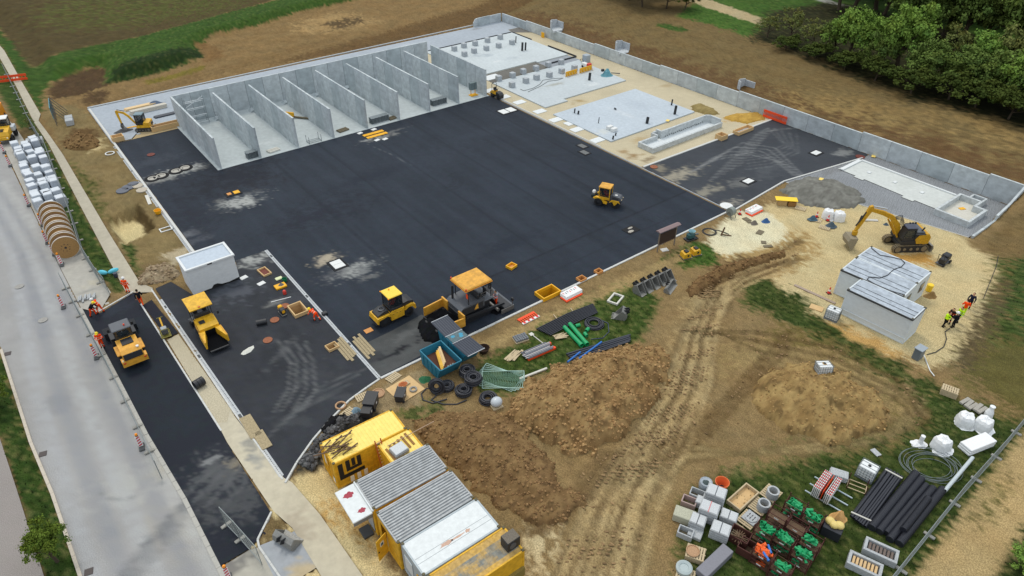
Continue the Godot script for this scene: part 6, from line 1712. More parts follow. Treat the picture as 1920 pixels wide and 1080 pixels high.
	for k in 7:
		var b := mb().bar(V(-0.95 + 0.1*k,0.75 + 0.05*(k % 3),-0.5 + 0.12*k),V(0.75 + 0.08*k,1.15 + 0.1*(k % 2),0.1 + 0.1*k),0.2 if k < 2 else 0.12,0.16 if k < 2 else 0.08)
		solo("waste_beam",b,ylw() if k < 2 else mat("pale_wood",226,196,148),"yellow formwork beam or timber thrown into the open teal skip","beam",t.position,t.rotation.y,"beams in the open skip")
	t = thing("covered_skip","teal skip with two ribbed dark lids and a rusty middle plate","skip",Y(24.15,38.7),YAW + PI/2)
	skip_body(t,4.2,1.6,1.45,teal,rst)
	var lidm := mat("skip_lid",66,72,84,0.45,0.2,"soft",1.0)
	for k in 2:
		var x := 1.95 if k == 0 else -1.45
		var lid := part(t,"lid",mb().cbox(V(0,0,0),V(2.3,0.06,1.75),0.015),lidm,Transform3D(Basis(Vector3.BACK,0.08 if k == 0 else -0.06),V(x,1.62,0)))
		for q in 8: part(lid,"lid_rib",mb().cbox(V(0,0.05,-0.76 + 0.217*q),V(2.2,0.05,0.1),0.02),lidm)
		for sx in [-1.13,1.13]: part(lid,"lid_edge",mb().cbox(V(sx,0.05,0),V(0.06,0.06,1.75),0.01),mat("pole_light",190,194,198,0.5,0.3,""))
	part(t,"middle_plate",mb().cbox(V(0.28,1.58,0),V(1.0,0.06,1.6),0.01),mat("flaking_paint",116,140,146,0.8,0.0,"coarse",0.9))
	for q in [[0.1,0.3],[0.45,-0.35],[0.35,0.4]]: part(t,"paint_patch",mb().hump(V(q[0],1.612,q[1]),0.28,0.32,0.006,int(q[0]*99),14,2),mat("paint_blue",66,158,190,0.7,0.0,"dirty",0.5))
func r3(c: Array,x: float,z: float,y: float) -> Vector3:    # a spot in a container's own axes
	return c[0].transform*V(x,y,z)
func skip_body(t: Node3D,L: float,W: float,h: float,m: Material,inner: Material) -> void:
	for z in [-1,1]:
		part(t,"side_wall",mb().ext([-L*0.32,0.1,L*0.42,0.1,L*0.5,h,-L*0.5,h],z*W*0.5 - 0.03,z*W*0.5 + 0.03),m)
		part(t,"top_rail",mb().cbox(V(0,h,z*W*0.5),V(L,0.1,0.12),0.02),m)
		for k in 4: part(t,"side_rib",mb().cbox(V(-L*0.28 + k*L*0.2,h*0.55,z*(W*0.5 + 0.05)),V(0.08,h*0.8,0.06),0.01),m)
	part(t,"floor",mb().b6(-L*0.32,0.1,-W*0.5,L*0.42,0.18,W*0.5),inner)
	part(t,"load_bed",mb().b6(-L*0.36,0.4,-W*0.5 + 0.05,L*0.43,0.7,W*0.5 - 0.05),inner)
	part(t,"front_wall",mb().ext([-L*0.32,0.1,-L*0.5,h,-L*0.5 + 0.06,h,-L*0.32 + 0.06,0.1],-W*0.5,W*0.5),m)
	part(t,"rear_wall",mb().ext([L*0.42,0.1,L*0.5,h,L*0.5 - 0.06,h,L*0.42 - 0.06,0.1],-W*0.5,W*0.5),m)
	for x in [-1,1]: part(t,"end_rail",mb().cbox(V(x*L*0.5,h,0),V(0.1,0.1,W),0.02),m)
# ---------- heaps of soil,gravel and sand ----------
func heap(called: String,label: String,category: String,o: PackedVector2Array,h: float,ramp: float,res: float,cols: Array,rough: float,clods: int,clod_size: float,seed_: int,m: Material,skew := Vector2.ZERO) -> void:
	var bright := 1.45 if m.resource_name == "heap_soil" else 1.0
	var f := FastNoiseLite.new()
	f.seed = seed_
	f.frequency = 0.35
	f.fractal_octaves = 5
	var g := RandomNumberGenerator.new()
	g.seed = seed_
	var lo := o[0]
	var hi := o[0]
	var mid := Vector2.ZERO
	for k in o:
		lo = lo.min(k)
		hi = hi.max(k)
		mid += k/o.size()
	lo -= Vector2.ONE*1.3
	hi += Vector2.ONE*1.3
	var nx := int((hi.x - lo.x)/res) + 2
	var ny := int((hi.y - lo.y)/res) + 2
	var hs := PackedFloat32Array()
	hs.resize(nx*ny)
	for j in ny:
		for i in nx:
			var p := lo + Vector2(i - 0.5,j - 0.5)*res
			var w := p + Vector2(f.get_noise_2d(p.x,p.y),f.get_noise_2d(p.x + 70.0,p.y))*minf(1.1,ramp*0.28)
			var k := -1.0
			if Geometry2D.is_point_in_polygon(w,o):
				var d := ramp
				for e in o.size(): d = minf(d,w.distance_to(Geometry2D.get_closest_point_to_segment(w,o[e],o[(e + 1) % o.size()])))
				var t := d/ramp
				k = h*sqrt(t)*lerpf(1.0,t*(2.0 - t),0.35)*(1.0 + (p - mid).dot(skew))*(1.0 + 0.22*f.get_noise_2d(p.x*0.8 + 9.0,p.y*0.8))
				k += rough*(f.get_noise_2d(p.x*5.0,p.y*5.0) + 0.6*f.get_noise_2d(p.x*13.0,p.y*13.0))*minf(1.0,t*4.0) + g.randf_range(-0.25,0.25)*rough
				k = maxf(k,0.0)
			hs[j*nx + i] = k
	var vs := PackedVector3Array()
	var cs := PackedColorArray()
	var idx := PackedInt32Array()
	var id := PackedInt32Array()
	id.resize(nx*ny)
	id.fill(-1)
	var c0 := V(mid.x,0,mid.y)
	for j in ny:
		for i in nx:
			var near := false
			for e in [[0,0],[1,0],[-1,0],[0,1],[0,-1],[1,1],[-1,-1],[1,-1],[-1,1]]:
				var a: int = i + e[0]
				var b: int = j + e[1]
				if a >= 0 and b >= 0 and a < nx and b < ny and hs[b*nx + a] >= 0.0: near = true
			if not near: continue
			var p := lo + Vector2(i - 0.5,j - 0.5)*res
			id[j*nx + i] = vs.size()
			var y := hs[j*nx + i]
			vs.append(V(p.x,y + 0.02 if y >= 0.0 else -0.25,p.y) - c0)
			var n := f.get_noise_2d(p.x*1.5 + 30.0,p.y*1.5)
			var c: Color = (cols[0] as Color).lerp(cols[1],clampf(0.5 + n*1.3,0.0,1.0))
			if cols.size() > 2 and f.get_noise_2d(p.x*2.2 - 60.0,p.y*2.2) > 0.28: c = c.lerp(cols[2],0.7)
			var tone := 1.0 + 0.16*f.get_noise_2d(p.x*9.0,p.y*9.0) + g.randf_range(-0.12,0.12)
			tone *= bright
			cs.append(Color(c.r*tone,c.g*tone*1.04,c.b*tone))
	for j in ny - 1:
		for i in nx - 1:
			var a := id[j*nx + i]
			var b := id[j*nx + i + 1]
			var c := id[(j + 1)*nx + i]
			var d := id[(j + 1)*nx + i + 1]
			if a < 0 or b < 0 or c < 0 or d < 0: continue
			idx.append_array([a,b,c,b,d,c])
	var ns := PackedVector3Array()
	ns.resize(vs.size())
	for i in range(0,idx.size(),3):
		var m3 := (vs[idx[i + 2]] - vs[idx[i]]).cross(vs[idx[i + 1]] - vs[idx[i]])
		for k in 3: ns[idx[i + k]] += m3
	for i in ns.size(): ns[i] = ns[i].normalized()
	var arr := []
	arr.resize(Mesh.ARRAY_MAX)
	arr[Mesh.ARRAY_VERTEX] = vs; arr[Mesh.ARRAY_NORMAL] = ns; arr[Mesh.ARRAY_COLOR] = cs; arr[Mesh.ARRAY_INDEX] = idx
	var am := ArrayMesh.new()
	am.add_surface_from_arrays(Mesh.PRIMITIVE_TRIANGLES,arr)
	var t := thing(called,label,category,c0)
	part(t,"soil",am,m)
	if clods > 0:
		var rock := mb()
		var rk := []
		for k in 12:
			var d := V(sin(k*2.4)*sqrt(1.0 - pow((k - 5.5)/6.0,2)),(k - 5.5)/6.0,cos(k*2.4)*sqrt(1.0 - pow((k - 5.5)/6.0,2)))
			rk.append(d*g.randf_range(0.75,1.2))
		for i in 12:
			for j in range(i + 1,12):
				for k in range(j + 1,12):
					var nn: Vector3 = (rk[j] - rk[i]).cross(rk[k] - rk[i])
					var pos := 0
					var neg := 0
					for q in 12:
						if q == i or q == j or q == k: continue
						if nn.dot(rk[q] - rk[i]) > 1e-5: pos += 1
						else: neg += 1
					if pos == 0: rock.ft(rk[i],rk[j],rk[k])
					elif neg == 0: rock.ft(rk[i],rk[k],rk[j])
		var mm := MultiMesh.new()
		mm.transform_format = MultiMesh.TRANSFORM_3D
		mm.use_colors = true
		mm.mesh = rock.mesh()
		var spots := []
		while spots.size() < clods:
			var i := g.randi_range(1,nx - 2)
			var j := g.randi_range(1,ny - 2)
			if hs[j*nx + i] < 0.05: continue
			var s := clod_size*pow(g.randf(),2.2) + clod_size*0.18
			var p := lo + Vector2(i - 0.5 + g.randf_range(-0.5,0.5),j - 0.5 + g.randf_range(-0.5,0.5))*res
			spots.append([V(p.x,hs[j*nx + i] + s*0.25,p.y) - c0,s])
		mm.instance_count = spots.size()
		for k in spots.size():
			var s: float = spots[k][1]
			mm.set_instance_transform(k,Transform3D(Basis.from_euler(V(g.randf()*6,g.randf()*6,g.randf()*6)).scaled(V(s,s*0.75,s)),spots[k][0]))
			var c: Color = (cols[0] as Color).lerp(cols[1],g.randf())*g.randf_range(0.9,1.5)*bright
			mm.set_instance_color(k,c)
		var o2 := MultiMeshInstance3D.new()
		o2.multimesh = mm
		o2.material_override = m
		o2.name = "clods"
		o2.set_meta("kind","stuff")
		t.add_child(o2)
func heaps() -> void:
	var soil := vmat("heap_soil",1.0,"earth",3.0,0.6)
	var d0 := S(122,94,62)
	var d1 := S(150,122,84)
	heap("soil_heap","big cloddy brown soil heap beside the pipes","soil heap",poly([945,775,985,722,1040,694,1100,664,1180,648,1235,652,1256,682,1246,722,1215,772,1180,812,1140,842,1110,852,1060,845,1010,822,965,800]),2.3,4.2,0.2,[d0,d1,S(92,70,46)],0.24,3000,0.14,21,soil)
	heap("soil_heap","lower dark soil heap behind the yellow cabins","soil heap",poly([775,790,850,768,930,775,985,800,1010,840,1060,900,1092,940,1076,975,1030,986,970,962,910,932,850,872,790,832]),1.0,3.2,0.2,[S(104,80,54),S(128,102,70),S(84,64,44)],0.2,1900,0.12,33,soil)
	heap("soil_heap","flat rounded soil heap next to the lone white tank","soil heap",poly([1405,725,1440,692,1510,680,1580,695,1640,738,1672,772,1660,802,1600,826,1530,828,1470,804,1428,776]),1.7,4.0,0.2,[S(128,102,66),S(152,126,84),S(96,76,50)],0.16,900,0.11,45,soil)
	heap("soil_heap","dark torn soil ridge beside the wheel ruts","soil heap",poly([1286,545,1310,520,1350,500,1400,486,1470,468,1474,478,1410,498,1360,516,1320,540,1296,560]),0.45,1.0,0.2,[S(92,70,46),S(118,92,62)],0.16,350,0.14,51,soil)
	heap("gravel_heap","grey gravel heap beside the sett paving","gravel heap",poly([1462,358,1486,338,1530,331,1575,340,1612,362,1622,378,1590,391,1540,391,1500,382]),0.85,3.2,0.25,[S(122,119,114),S(140,137,132),S(112,108,104)],0.05,0,0.0,61,vmat("heap_gravel",1.0,"fine",1.5,0.5))
	heap("sand_heap","small greenish sand heap near the orange barrier","sand heap",poly([1294,200,1310,194,1340,205,1350,214,1325,217,1304,210]),0.55,1.5,0.25,[S(164,144,98),S(150,130,86)],0.05,0,0.0,62,vmat("heap_sand",1.0,"fine",2.0,0.4))
	heap("sand_heap","flat ochre sand heap near the orange barrier","sand heap",poly([1355,222,1380,212,1430,210,1436,224,1405,232,1370,228]),0.35,1.5,0.25,[S(206,164,84),S(186,144,72)],0.05,0,0.0,63,vmat("heap_sand"))
	heap("asphalt_heap","black hot mix heap on the ground before the paver hopper","asphalt heap",poly([780,614,796,594,836,588,862,600,858,632,828,646,792,638]),0.8,1.7,0.18,[S(22,23,26),S(28,29,33)],0.05,120,0.06,64,vmat("heap_tar",0.95,"fine",1.0,0.6))
	heap("rubble_heap","heap of broken grey asphalt slabs behind the marked container","rubble heap",poly([560,868,600,818,640,790,668,778,676,792,640,812,598,832,600,862,580,884]),0.7,1.0,0.18,[S(70,70,72),S(112,112,112),S(40,40,42)],0.2,420,0.2,65,vmat("heap_rubble",0.95,"fine",1.0,0.6))
	heap("asphalt_heap","black loose asphalt heap by the curved kerb","asphalt heap",poly([598,806,620,782,650,776,662,784,640,800,612,816]),0.5,0.9,0.16,[S(26,26,28),S(34,34,36)],0.08,120,0.08,66,vmat("heap_tar"))
	heap("soil_heap","dark torn soil heap left of the footway stub","soil heap",poly([118,268,150,250,182,258,190,272,160,284,126,280]),0.7,1.6,0.25,[S(98,76,50),S(124,98,66)],0.25,200,0.2,67,soil)
	heap("soil_heap","crumbly soil spill beside the white precast tank","soil heap",poly([258,520,280,500,320,494,342,512,330,524,290,534,262,536]),0.45,1.2,0.2,[S(122,104,82),S(150,134,112),S(96,82,66)],0.2,250,0.16,68,soil)
# ---------- things lying about the yard ----------
func round_cover(px: float,py: float,r: float,m: Material,label: String,group := "",h := 0.05) -> void:
	var t := thing("manhole_cover",label,"cover",P(px,py,0.02) ,0.3,group)
	part(t,"plate",mb().lathe([[r,0.0],[r,h],[r*0.9,h],[r*0.88,h - 0.012],[0.0,h - 0.012]],22),m)
	part(t,"hub",mb().cyl(V(0,h - 0.014,0),V(0,h + 0.006,0),r*0.16,r*0.16,12),m)
	for k in 4: part(t,"rib",mb().cbox(V(cos(k*PI/2)*r*0.5,h - 0.004,sin(k*PI/2)*r*0.5),V(r*0.12,0.02,r*0.12),0.004),m)
func frame_box(called: String,label: String,cat: String,px: float,py: float,l: float,w: float,h: float,wall: float,turn: float,m: Material,floorm: Material = null,group := "",y := 0.0) -> Node3D:
	var t := thing(called,label,cat,P(px,py,y),turn,group)
	for s in [-1,1]:
		part(t,"side_board",mb().cbox(V(0,h*0.5,s*(w*0.5 - wall*0.5)),V(l,h,wall),0.01),m)
		part(t,"end_board",mb().cbox(V(s*(l*0.5 - wall*0.5),h*0.5,0),V(wall,h,w - wall*2 - 0.004),0.01),m)
	for s in shafts:
		if s[0] == px and s[1] == py:
			for e in [-1,1]:
				part(t,"shaft_wall",mb().b6(-l*0.5,-1.3,e*(w*0.5 - 0.03) - 0.03,l*0.5,-0.002,e*(w*0.5 - 0.03) + 0.03),m)
				part(t,"shaft_wall",mb().b6(e*(l*0.5 - 0.03) - 0.03,-1.3,-w*0.5 + 0.062,e*(l*0.5 - 0.03) + 0.03,-0.002,w*0.5 - 0.062),m)
			part(t,"shaft_floor",mb().b6(-l*0.5 + 0.07,-1.3,-w*0.5 + 0.07,l*0.5 - 0.07,-1.1,w*0.5 - 0.07),floorm)
			return t
	if floorm: part(t,"floor",mb().b6(-l*0.5 + wall,0.0,-w*0.5 + wall,l*0.5 - wall,0.025,w*0.5 - wall),floorm)
	return t
func pallet(at: Vector3,turn: float,label: String,group := "",l := 1.2,w := 0.8,m: Material = null) -> Node3D:
	var t := thing("pallet",label,"pallet",at,turn,group)
	m = m if m else mat("pallet_wood",196,178,144,0.85,0.0,"dirty",0.8)
	for k in 3: part(t,"skid",mb().b6(-l*0.5,0.0,-w*0.5 + k*(w - 0.1)*0.5,l*0.5,0.11,-w*0.5 + k*(w - 0.1)*0.5 + 0.1),m)
	var n := int(l/0.17)
	for k in n: part(t,"deck_board",mb().b6(-l*0.5 + k*l/n,0.112,-w*0.5,-l*0.5 + k*l/n + l/n*0.72,0.14,w*0.5),m)
	return t
func coil(r: float,rt: float,turns: int,layers: int,seed_: int,tail := 0.0) -> Mb:
	var b := mb()
	var g := RandomNumberGenerator.new()
	g.seed = seed_
	for l in layers:
		for k in turns:
			var pts := []
			var rr := r - k*rt*1.9 + g.randf_range(-rt,rt)*0.6
			var ox := g.randf_range(-rt,rt)
			var oz := g.randf_range(-rt,rt)
			for q in 25:
				var a := TAU*q/24.0
				pts.append(V(ox + cos(a)*rr,rt + l*rt*1.85 + sin(a*2.0 + k)*rt*0.2,oz + sin(a)*rr))
			b.tube(pts,rt,6)
	if tail > 0.0:
		var pts := []
		for q in 14:
			var a := q*0.16
			pts.append(V(r + q*tail/13.0,rt,a*a*0.3))
		b.tube(pts,rt,6)
	return b
func yard_things() -> void:
	var rust := mat("cover_rust",164,104,74,0.8,0.2,"dirty",0.5)
	var orange := mat("shaft_orange",214,150,84,0.8,0.0,"soft",0.8)
	var yel := mat("form_yellow",240,178,20,0.6,0.0,"soft",1.0)
	var ply := mat("plywood",214,180,128,0.8,0.0,"soft",0.9)
	var hole := mat("shaft_soil",128,106,80,0.95,0.0,"dirty",0.7)
	var bk := mat("frame_black",22,23,26,0.9,0.0,"")
	var wht := mat("cover_white",226,228,226,0.7,0.0,"soft",0.8)
	round_cover(502,638,0.42,rust,"rusty round cover alone between the white spill and the timber frame")
	round_cover(515,600,0.42,rust,"rusty round cover next to the black pipe stub")
	round_cover(534,574,0.42,rust,"rusty round cover beside the timber shaft box and compactor")
	round_cover(283,290,0.5,mat("cover_red",120,56,44,0.7,0.0,"dirty",0.5),"reddish round cover set in asphalt near the small excavator")
	round_cover(1226,313,0.5,rust,"rusty cover pushed half off its shaft at the side asphalt")
	round_cover(1362,386,0.75,wht,"white round cover at the corner of the side asphalt")
	round_cover(1613,294,0.6,mat("cover_red",120,56,44),"dark red round cover against the retaining wall paving")
	round_cover(80,600,0.4,mat("cover_dull",168,166,160,0.8,0.0,"dirty",0.5),"pale round manhole cover in the road beside a striped beacon","",0.015)
	round_cover(36,537,0.4,mat("cover_dull",168,166,160),"pale round manhole cover in the road below the cable drums","",0.015)
	# ring shafts with tyres of tar
	for q in [[286,335],[302,330],[330,321],[347,315]]:
		var t := thing("ring_shaft","black ring shaft ringed with dust near the bay corner","shaft",P(q[0],q[1],0.0),0.0,"ring shafts by the bays")
		part(t,"collar",mb().lathe([[0.95,0.0],[0.94,0.06],[0.62,0.08],[0.6,0.0]],24),mat("frame_tar",16,17,19,0.95,0.0,""))
		part(t,"inner_ring",mb().lathe([[0.58,0.0],[0.58,0.1],[0.42,0.1],[0.42,0.02],[0.0,0.02]],20),mat("ring_light",190,186,176,0.85,0.0,"dirty",0.6))
	# rectangular shafts in the asphalt
	var plates := [[633,496,1.15,1.5,"white twin plate set in a black frame on dusty asphalt",wht],[1530,287,1.3,0.9,"white plate on the tyre-marked side asphalt near the wall",wht],[1403,340,1.3,0.9,"white plate on the tyre-marked side asphalt near the kerb",wht]]
	for q in plates:
		var t := thing("shaft_plate",q[4],"plate",P(q[0],q[1],0.0),YAW)
		part(t,"frame",mb().cbox(V(0,0.02,0),V(q[2] + 0.5,0.05,q[3] + 0.5),0.01),bk)
		for s in [-1,1]: part(t,"cover_half",mb().cbox(V(0,0.06,s*q[3]*0.252),V(q[2],0.06,q[3]*0.5 - 0.02),0.01),q[5])
	var t := thing("shaft_plate","pair of white plates in black frame near the hoop-guard roller","plate",P(951,208),YAW)
	part(t,"frame",mb().cbox(V(0,0.02,0),V(3.0,0.05,2.0),0.01),bk)
	for s in [-1,1]: part(t,"cover_half",mb().cbox(V(s*0.68,0.06,0),V(1.2,0.06,1.5),0.01),wht)
	t = thing("shaft_opening","black shaft frame with yellow and pale covers in dusty asphalt","shaft",P(437,363),YAW)
	part(t,"frame",mb().cbox(V(0,0.03,0),V(1.9,0.08,1.2),0.01),bk)
	part(t,"yellow_cover",mb().cbox(V(0.42,0.09,0),V(0.7,0.06,0.75),0.01),yel)
	part(t,"pale_cover",mb().cbox(V(-0.45,0.09,-0.05),V(0.5,0.05,0.6),0.01),orange)
	for q in [[1092,274,"upper"],[1096,286,"lower"]]:
		t = thing("shaft_opening","dark sunk grate with gravel, %s of a pair beside the building sand" % q[2],"shaft",P(q[0],q[1]),YAW)
		part(t,"frame",mb().cbox(V(0,0.02,0),V(1.2,0.05,1.6),0.01),bk)
		part(t,"gravel_fill",mb().b6(-0.4,0.0,-0.6,0.4,0.05,0.6),mat("fill_grey",120,122,122,0.95,0.0,"fine",0.5))
	t = thing("shaft_opening","dark frame with two pale rough covers behind the notice board","shaft",P(1183,431),YAW)
	part(t,"frame",mb().cbox(V(0,0.02,0),V(1.7,0.05,1.3),0.01),bk)
	part(t,"pale_cover",mb().hump(V(-0.25,0.04,0.25),0.5,0.28,0.08,5,14,3),mat("fill_pale",190,184,172,0.95,0.0,"dirty",0.5))
	part(t,"pale_cover",mb().hump(V(0.2,0.04,-0.3),0.45,0.2,0.08,6,14,3),mat("fill_pale",190,184,172))
	# timber and yellow shaft boxes
	frame_box("shaft_box","tall timber shaft box with dark hole next to the bending worker","shaft box",559,583,1.35,1.9,0.35,0.12,YAW,ply,hole)
	frame_box("shaft_box","low timber frame round a small hole, alone on the entry asphalt","shaft box",623,652,1.0,0.85,0.25,0.08,YAW + 0.05,ply,hole)
	frame_box("shaft_box","white-edged timber frame in the dusty corner near the drain","shaft box",496,511,0.9,1.5,0.2,0.1,YAW + 0.1,ply,mat("cover_red",120,56,44))
	frame_box("shaft_box","long yellow rimmed shaft box with black hole at the kerb","shaft box",1027,552,2.2,1.45,0.4,0.12,YAW,yel,hole)
	frame_box("shaft_box","small orange shaft box behind the paver canopy","shaft box",959,501,0.95,0.8,0.28,0.1,YAW + 0.2,yel,orange)
	frame_box("shaft_box","orange shaft box at the kerb, beside a smaller twin","shaft box",1090,525,0.85,0.75,0.28,0.08,YAW,orange,hole,"orange shaft boxes at the kerb")
	frame_box("shaft_box","smaller orange shaft box at the kerb, beside its twin","shaft box",1122,511,0.75,0.65,0.28,0.08,YAW,orange,hole,"orange shaft boxes at the kerb")
	frame_box("shaft_box","long plywood box open on top at the small excavator's asphalt edge","shaft box",311,240,3.9,1.1,0.7,0.1,YAW,ply,mat("cover_red",120,56,44))
	frame_box("shaft_box","short plywood box at the corner of the rear kerb","shaft box",222,263,1.5,1.2,0.7,0.1,YAW,ply,ply)
	frame_box("shaft_box","long plywood box at the edge of the side asphalt","shaft box",1393,247,3.4,1.1,0.5,0.1,YAW,ply,orange)
	frame_box("shaft_box","square plywood box at the edge of the side asphalt","shaft box",1352,260,1.3,1.2,0.7,0.1,YAW,ply,orange)
	solo("floor_inlet",mb().cbox(V(0,0.02,0),V(0.75,0.05,0.6),0.01),orange,"small orange inlet plate in the paver's fresh lane","inlet",P(691,620),YAW)
	# yellow formwork boards in front of the bays with white pads
	for q in [[700,250],[707,254]]:
		t = thing("formwork_panel","yellow formwork panel laid flat before the bays","formwork",P(q[0],q[1]),YAW,"yellow panels before the bays")
		part(t,"sheet",mb().cbox(V(0,0.04,0),V(3.2,0.06,0.65),0.015),yel)
		for k in 3: part(t,"batten",mb().cbox(V(-1.2 + 1.2*k,0.09,0),V(0.1,0.04,0.6),0.01),yel)
	for q in [[675,250],[701,243],[707,263],[722,261],[457,521],[490,532]]:
		solo("white_pad",mb().cbox(V(0,0.04,0),V(0.75,0.08,0.55),0.025),wht,"small white pad lying beside the yellow formwork panels" if q[1] < 300 else "small white pad lying beside the white precast tank","pad",P(q[0],q[1]),YAW + 0.2,"white pads")
	for q in [[1071,141,2.6],[1098,134,2.9]]:
		t = thing("formwork_panel","yellow formwork standing on the slab, %s of two in line" % ("shorter" if q[2] < 2.8 else "longer"),"formwork",P(q[0],q[1],0.16),YAW + 0.02)
		part(t,"panel",mb().cbox(V(0,0.42,0),V(q[2],0.84,0.1),0.02),yel)
		for k in 5: part(t,"brace",mb().bar(V(-q[2]*0.45 + k*q[2]*0.225,0.02,0.5),V(-q[2]*0.45 + k*q[2]*0.225,0.6,0.06),0.06),ply)
	solo("yellow_board",mb().cbox(V(0,0.04,0),V(0.6,0.06,1.5),0.01),yel,"yellow board lying by the hoop-guard roller","board",P(948,165),YAW)
	solo("yellow_board",mb().cbox(V(0,0.5,0),V(0.1,1.0,0.9),0.02),yel,"yellow board leaning on the retaining wall near its corner","board",Y(89.6,106.0),YAW)
	solo("yellow_board",mb().cbox(V(0,0.2,0),V(0.9,0.4,0.5),0.05),yel,"yellow bundle at the foot of the corner wall","bundle",P(950,36,0.0),YAW)
	for q in [[566,58,88,0.7],[1257,228,0,0.5]]: pass
	for q in [[1252,226],[1638,293],[1540,336]]: solo("yellow_sheet",mb().cbox(V(0,0.03,0),V(0.7,0.03,0.5),0.01),mat("sheet_yellow",236,206,110,0.8,0.0,""),["yellow sheet lying on the pipe-studded slab","yellow sheet lying at the foot of the retaining wall","yellow sheet lying on the gravel heap rim"][0 if q[0] == 1252 else 1 if q[0] == 1638 else 2],"sheet",P(q[0],q[1],0.17 if q[0] == 1252 else 0.1 if q[0] == 1638 else 0.6),YAW + 0.4)
	# black pipe ends standing in the slabs
	var pl := mat("pipe_black",38,40,44,0.5,0.0,"")
	for q in [[1077,212,0.7,0.1],[1084,214,0.5,0.14],[1259,197,0.9,0.12],[1265,214,1.3,0.2],[1213,231,0.9,0.22],[1154,254,0.4,0.1],[1149,261,0.5,0.12],[1122,231,0.9,0.06],[1105,150,1.2,0.22],[979,95,1.5,0.2],[985,94,1.4,0.16],[967,80,1.2,0.1],[1154,205,0.1,0.3]]:
		solo("pipe_end",mb().pipe(V(0,0,0),V(0.06,q[2],0),q[3],q[3]*0.75,12),pl,"black pipe end standing out of a floor slab","pipe",P(q[0],q[1],0.16),0.0,"pipe ends in the floor slabs")
	for q in [[1143,242],[1151,246]]: solo("concrete_block",mb().cbox(V(0,0.25,0),V(0.9,0.5,0.6),0.03),wht,"white block on the near corner of the pipe-studded slab","block",P(q[0],q[1],0.16),YAW,"white blocks on the slab")
	solo("cable_loop",mb().tube(line_px([976,167,982,170,1000,165,1012,158,1018,150,1040,147,1056,146,1046,150,1028,152,1012,162,990,172],0.2),0.05,5),mat("hose_grey",130,134,134,0.7,0.0,""),"grey hose looped on the formwork slab","hose")
	# teal tool pile,white-red machine,wrapped pallet on the sand
	t = thing("tool_pile","teal tarpaulin covered tools on the formwork slab edge","tool pile",P(1138,141,0.16),YAW)
	part(t,"tarpaulin",mb().hump(Vector3.ZERO,1.2,1.0,1.1,14,16,5),mat("tarp_teal",96,156,170,0.6,0.0,"dirty",0.8))
	part(t,"black_case",mb().cbox(V(-0.7,0.9,-0.4),V(0.5,0.4,0.4),0.05),pl)
	part(t,"beam",mb().bar(V(0.8,0.3,0.2),V(2.2,0.1,0.9),0.12),mat("beam_dark",70,74,82,0.6,0.0,""))
	t = thing("wrapped_pallet","film-wrapped grey pallet load on the building sand","pallet load",P(1099,117),YAW)
	part(t,"load",mb().cbox(V(0,0.75,0),V(1.1,1.3,1.1),0.08),mat("film_grey",172,182,190,0.35,0.0,"dirty",0.6))
	part(t,"pallet_base",mb().cbox(V(0,0.06,0),V(1.2,0.12,1.2),0.02),mat("pallet_wood",196,178,144))
	t = thing("concrete_saw","white and red trolley machine on the formwork slab","machine",P(1099,127,0.16),-0.9)
	part(t,"body",mb().cbox(V(0,0.5,0),V(1.9,0.6,0.7),0.08),wht)
	part(t,"red_engine",mb().cbox(V(0.7,0.7,0),V(0.6,0.5,0.75),0.06),mat("tool_red",204,60,46,0.5,0.0,""))
	part(t,"handle",mb().tube([V(-0.9,0.6,-0.25),V(-1.3,1.2,-0.25),V(-1.3,1.2,0.25),V(-0.9,0.6,0.25)],0.04),pl)
	wheel(t,V(0.5,0.2,0.36),0.2,0.12,blk()); wheel(t,V(0.5,0.2,-0.36),0.2,0.12,blk()); wheel(t,V(-0.6,0.2,0.36),0.2,0.12,blk())
	# orange mesh barrier at the retaining wall
	t = thing("barrier","bright orange mesh barrier leaning against the retaining wall","barrier",Y(89.9,52.9),YAW + PI/2)
	var ob := mat("barrier_orange",248,82,30,0.6,0.0,"soft",1.0)
	for y in [0.25,1.05]: part(t,"rail",mb().cbox(V(0,y,0),V(4.0,0.34,0.06),0.02),ob)
	for k in 18: part(t,"baluster",mb().cbox(V(-1.9 + k*0.223,0.65,0),V(0.1,0.5,0.04),0.01),ob)
	# bay contents
	var galv := mat("galv_bar",150,160,164,0.4,0.5,"fine",0.5)
	for q in [[711,227,2.9,"galvanised grating stack in the fifth bay mouth"],[822,194,2.6,"galvanised grating stack in the seventh bay mouth"],[473,294,1.5,"small dark grating stack in the first bay mouth"]]:
		t = thing("grating_stack",q[3],"grating stack",P(q[0],q[1],0.04),YAW)
		for k in 7: part(t,"grating",mb().cbox(V(0.03*(k % 2),0.08 + 0.12*k,0.0),V(q[2],0.05,1.0),0.01),galv)
		for k in 6: part(t,"upright",mb().bar(V(-q[2]*0.45 + k*q[2]*0.18,0.0,0.52),V(-q[2]*0.45 + k*q[2]*0.18,0.9,0.52),0.05),galv)
	for q in [[643,245,"timber offcut bundle in the fourth bay mouth"],[737,222,"dark timber bundle beside the grating stack"],[513,283,"pale board stack in the second bay mouth"]]:
		t = thing("timber_bundle",q[2],"timber",P(q[0],q[1],0.04),YAW + 0.15)
		for k in 6: part(t,"timber",mb().bar(V(-0.8,0.06 + 0.1*(k/3),-0.4 + 0.35*(k % 3)),V(0.8,0.06 + 0.1*(k/3),-0.35 + 0.33*(k % 3)),0.2,0.1),mat("beam_olive",122,112,90,0.85,0.0,"dirty",0.5) if q[0] > 600 else mat("pale_board",206,204,194,0.8,0.0,""))
	t = thing("formwork_panel","yellow formwork with timber tail in the third bay","formwork",P(560,222,0.04),YAW - 0.9)
	part(t,"panel",mb().cbox(V(-1.6,0.5,0),V(1.8,0.7,0.25),0.03),yel)
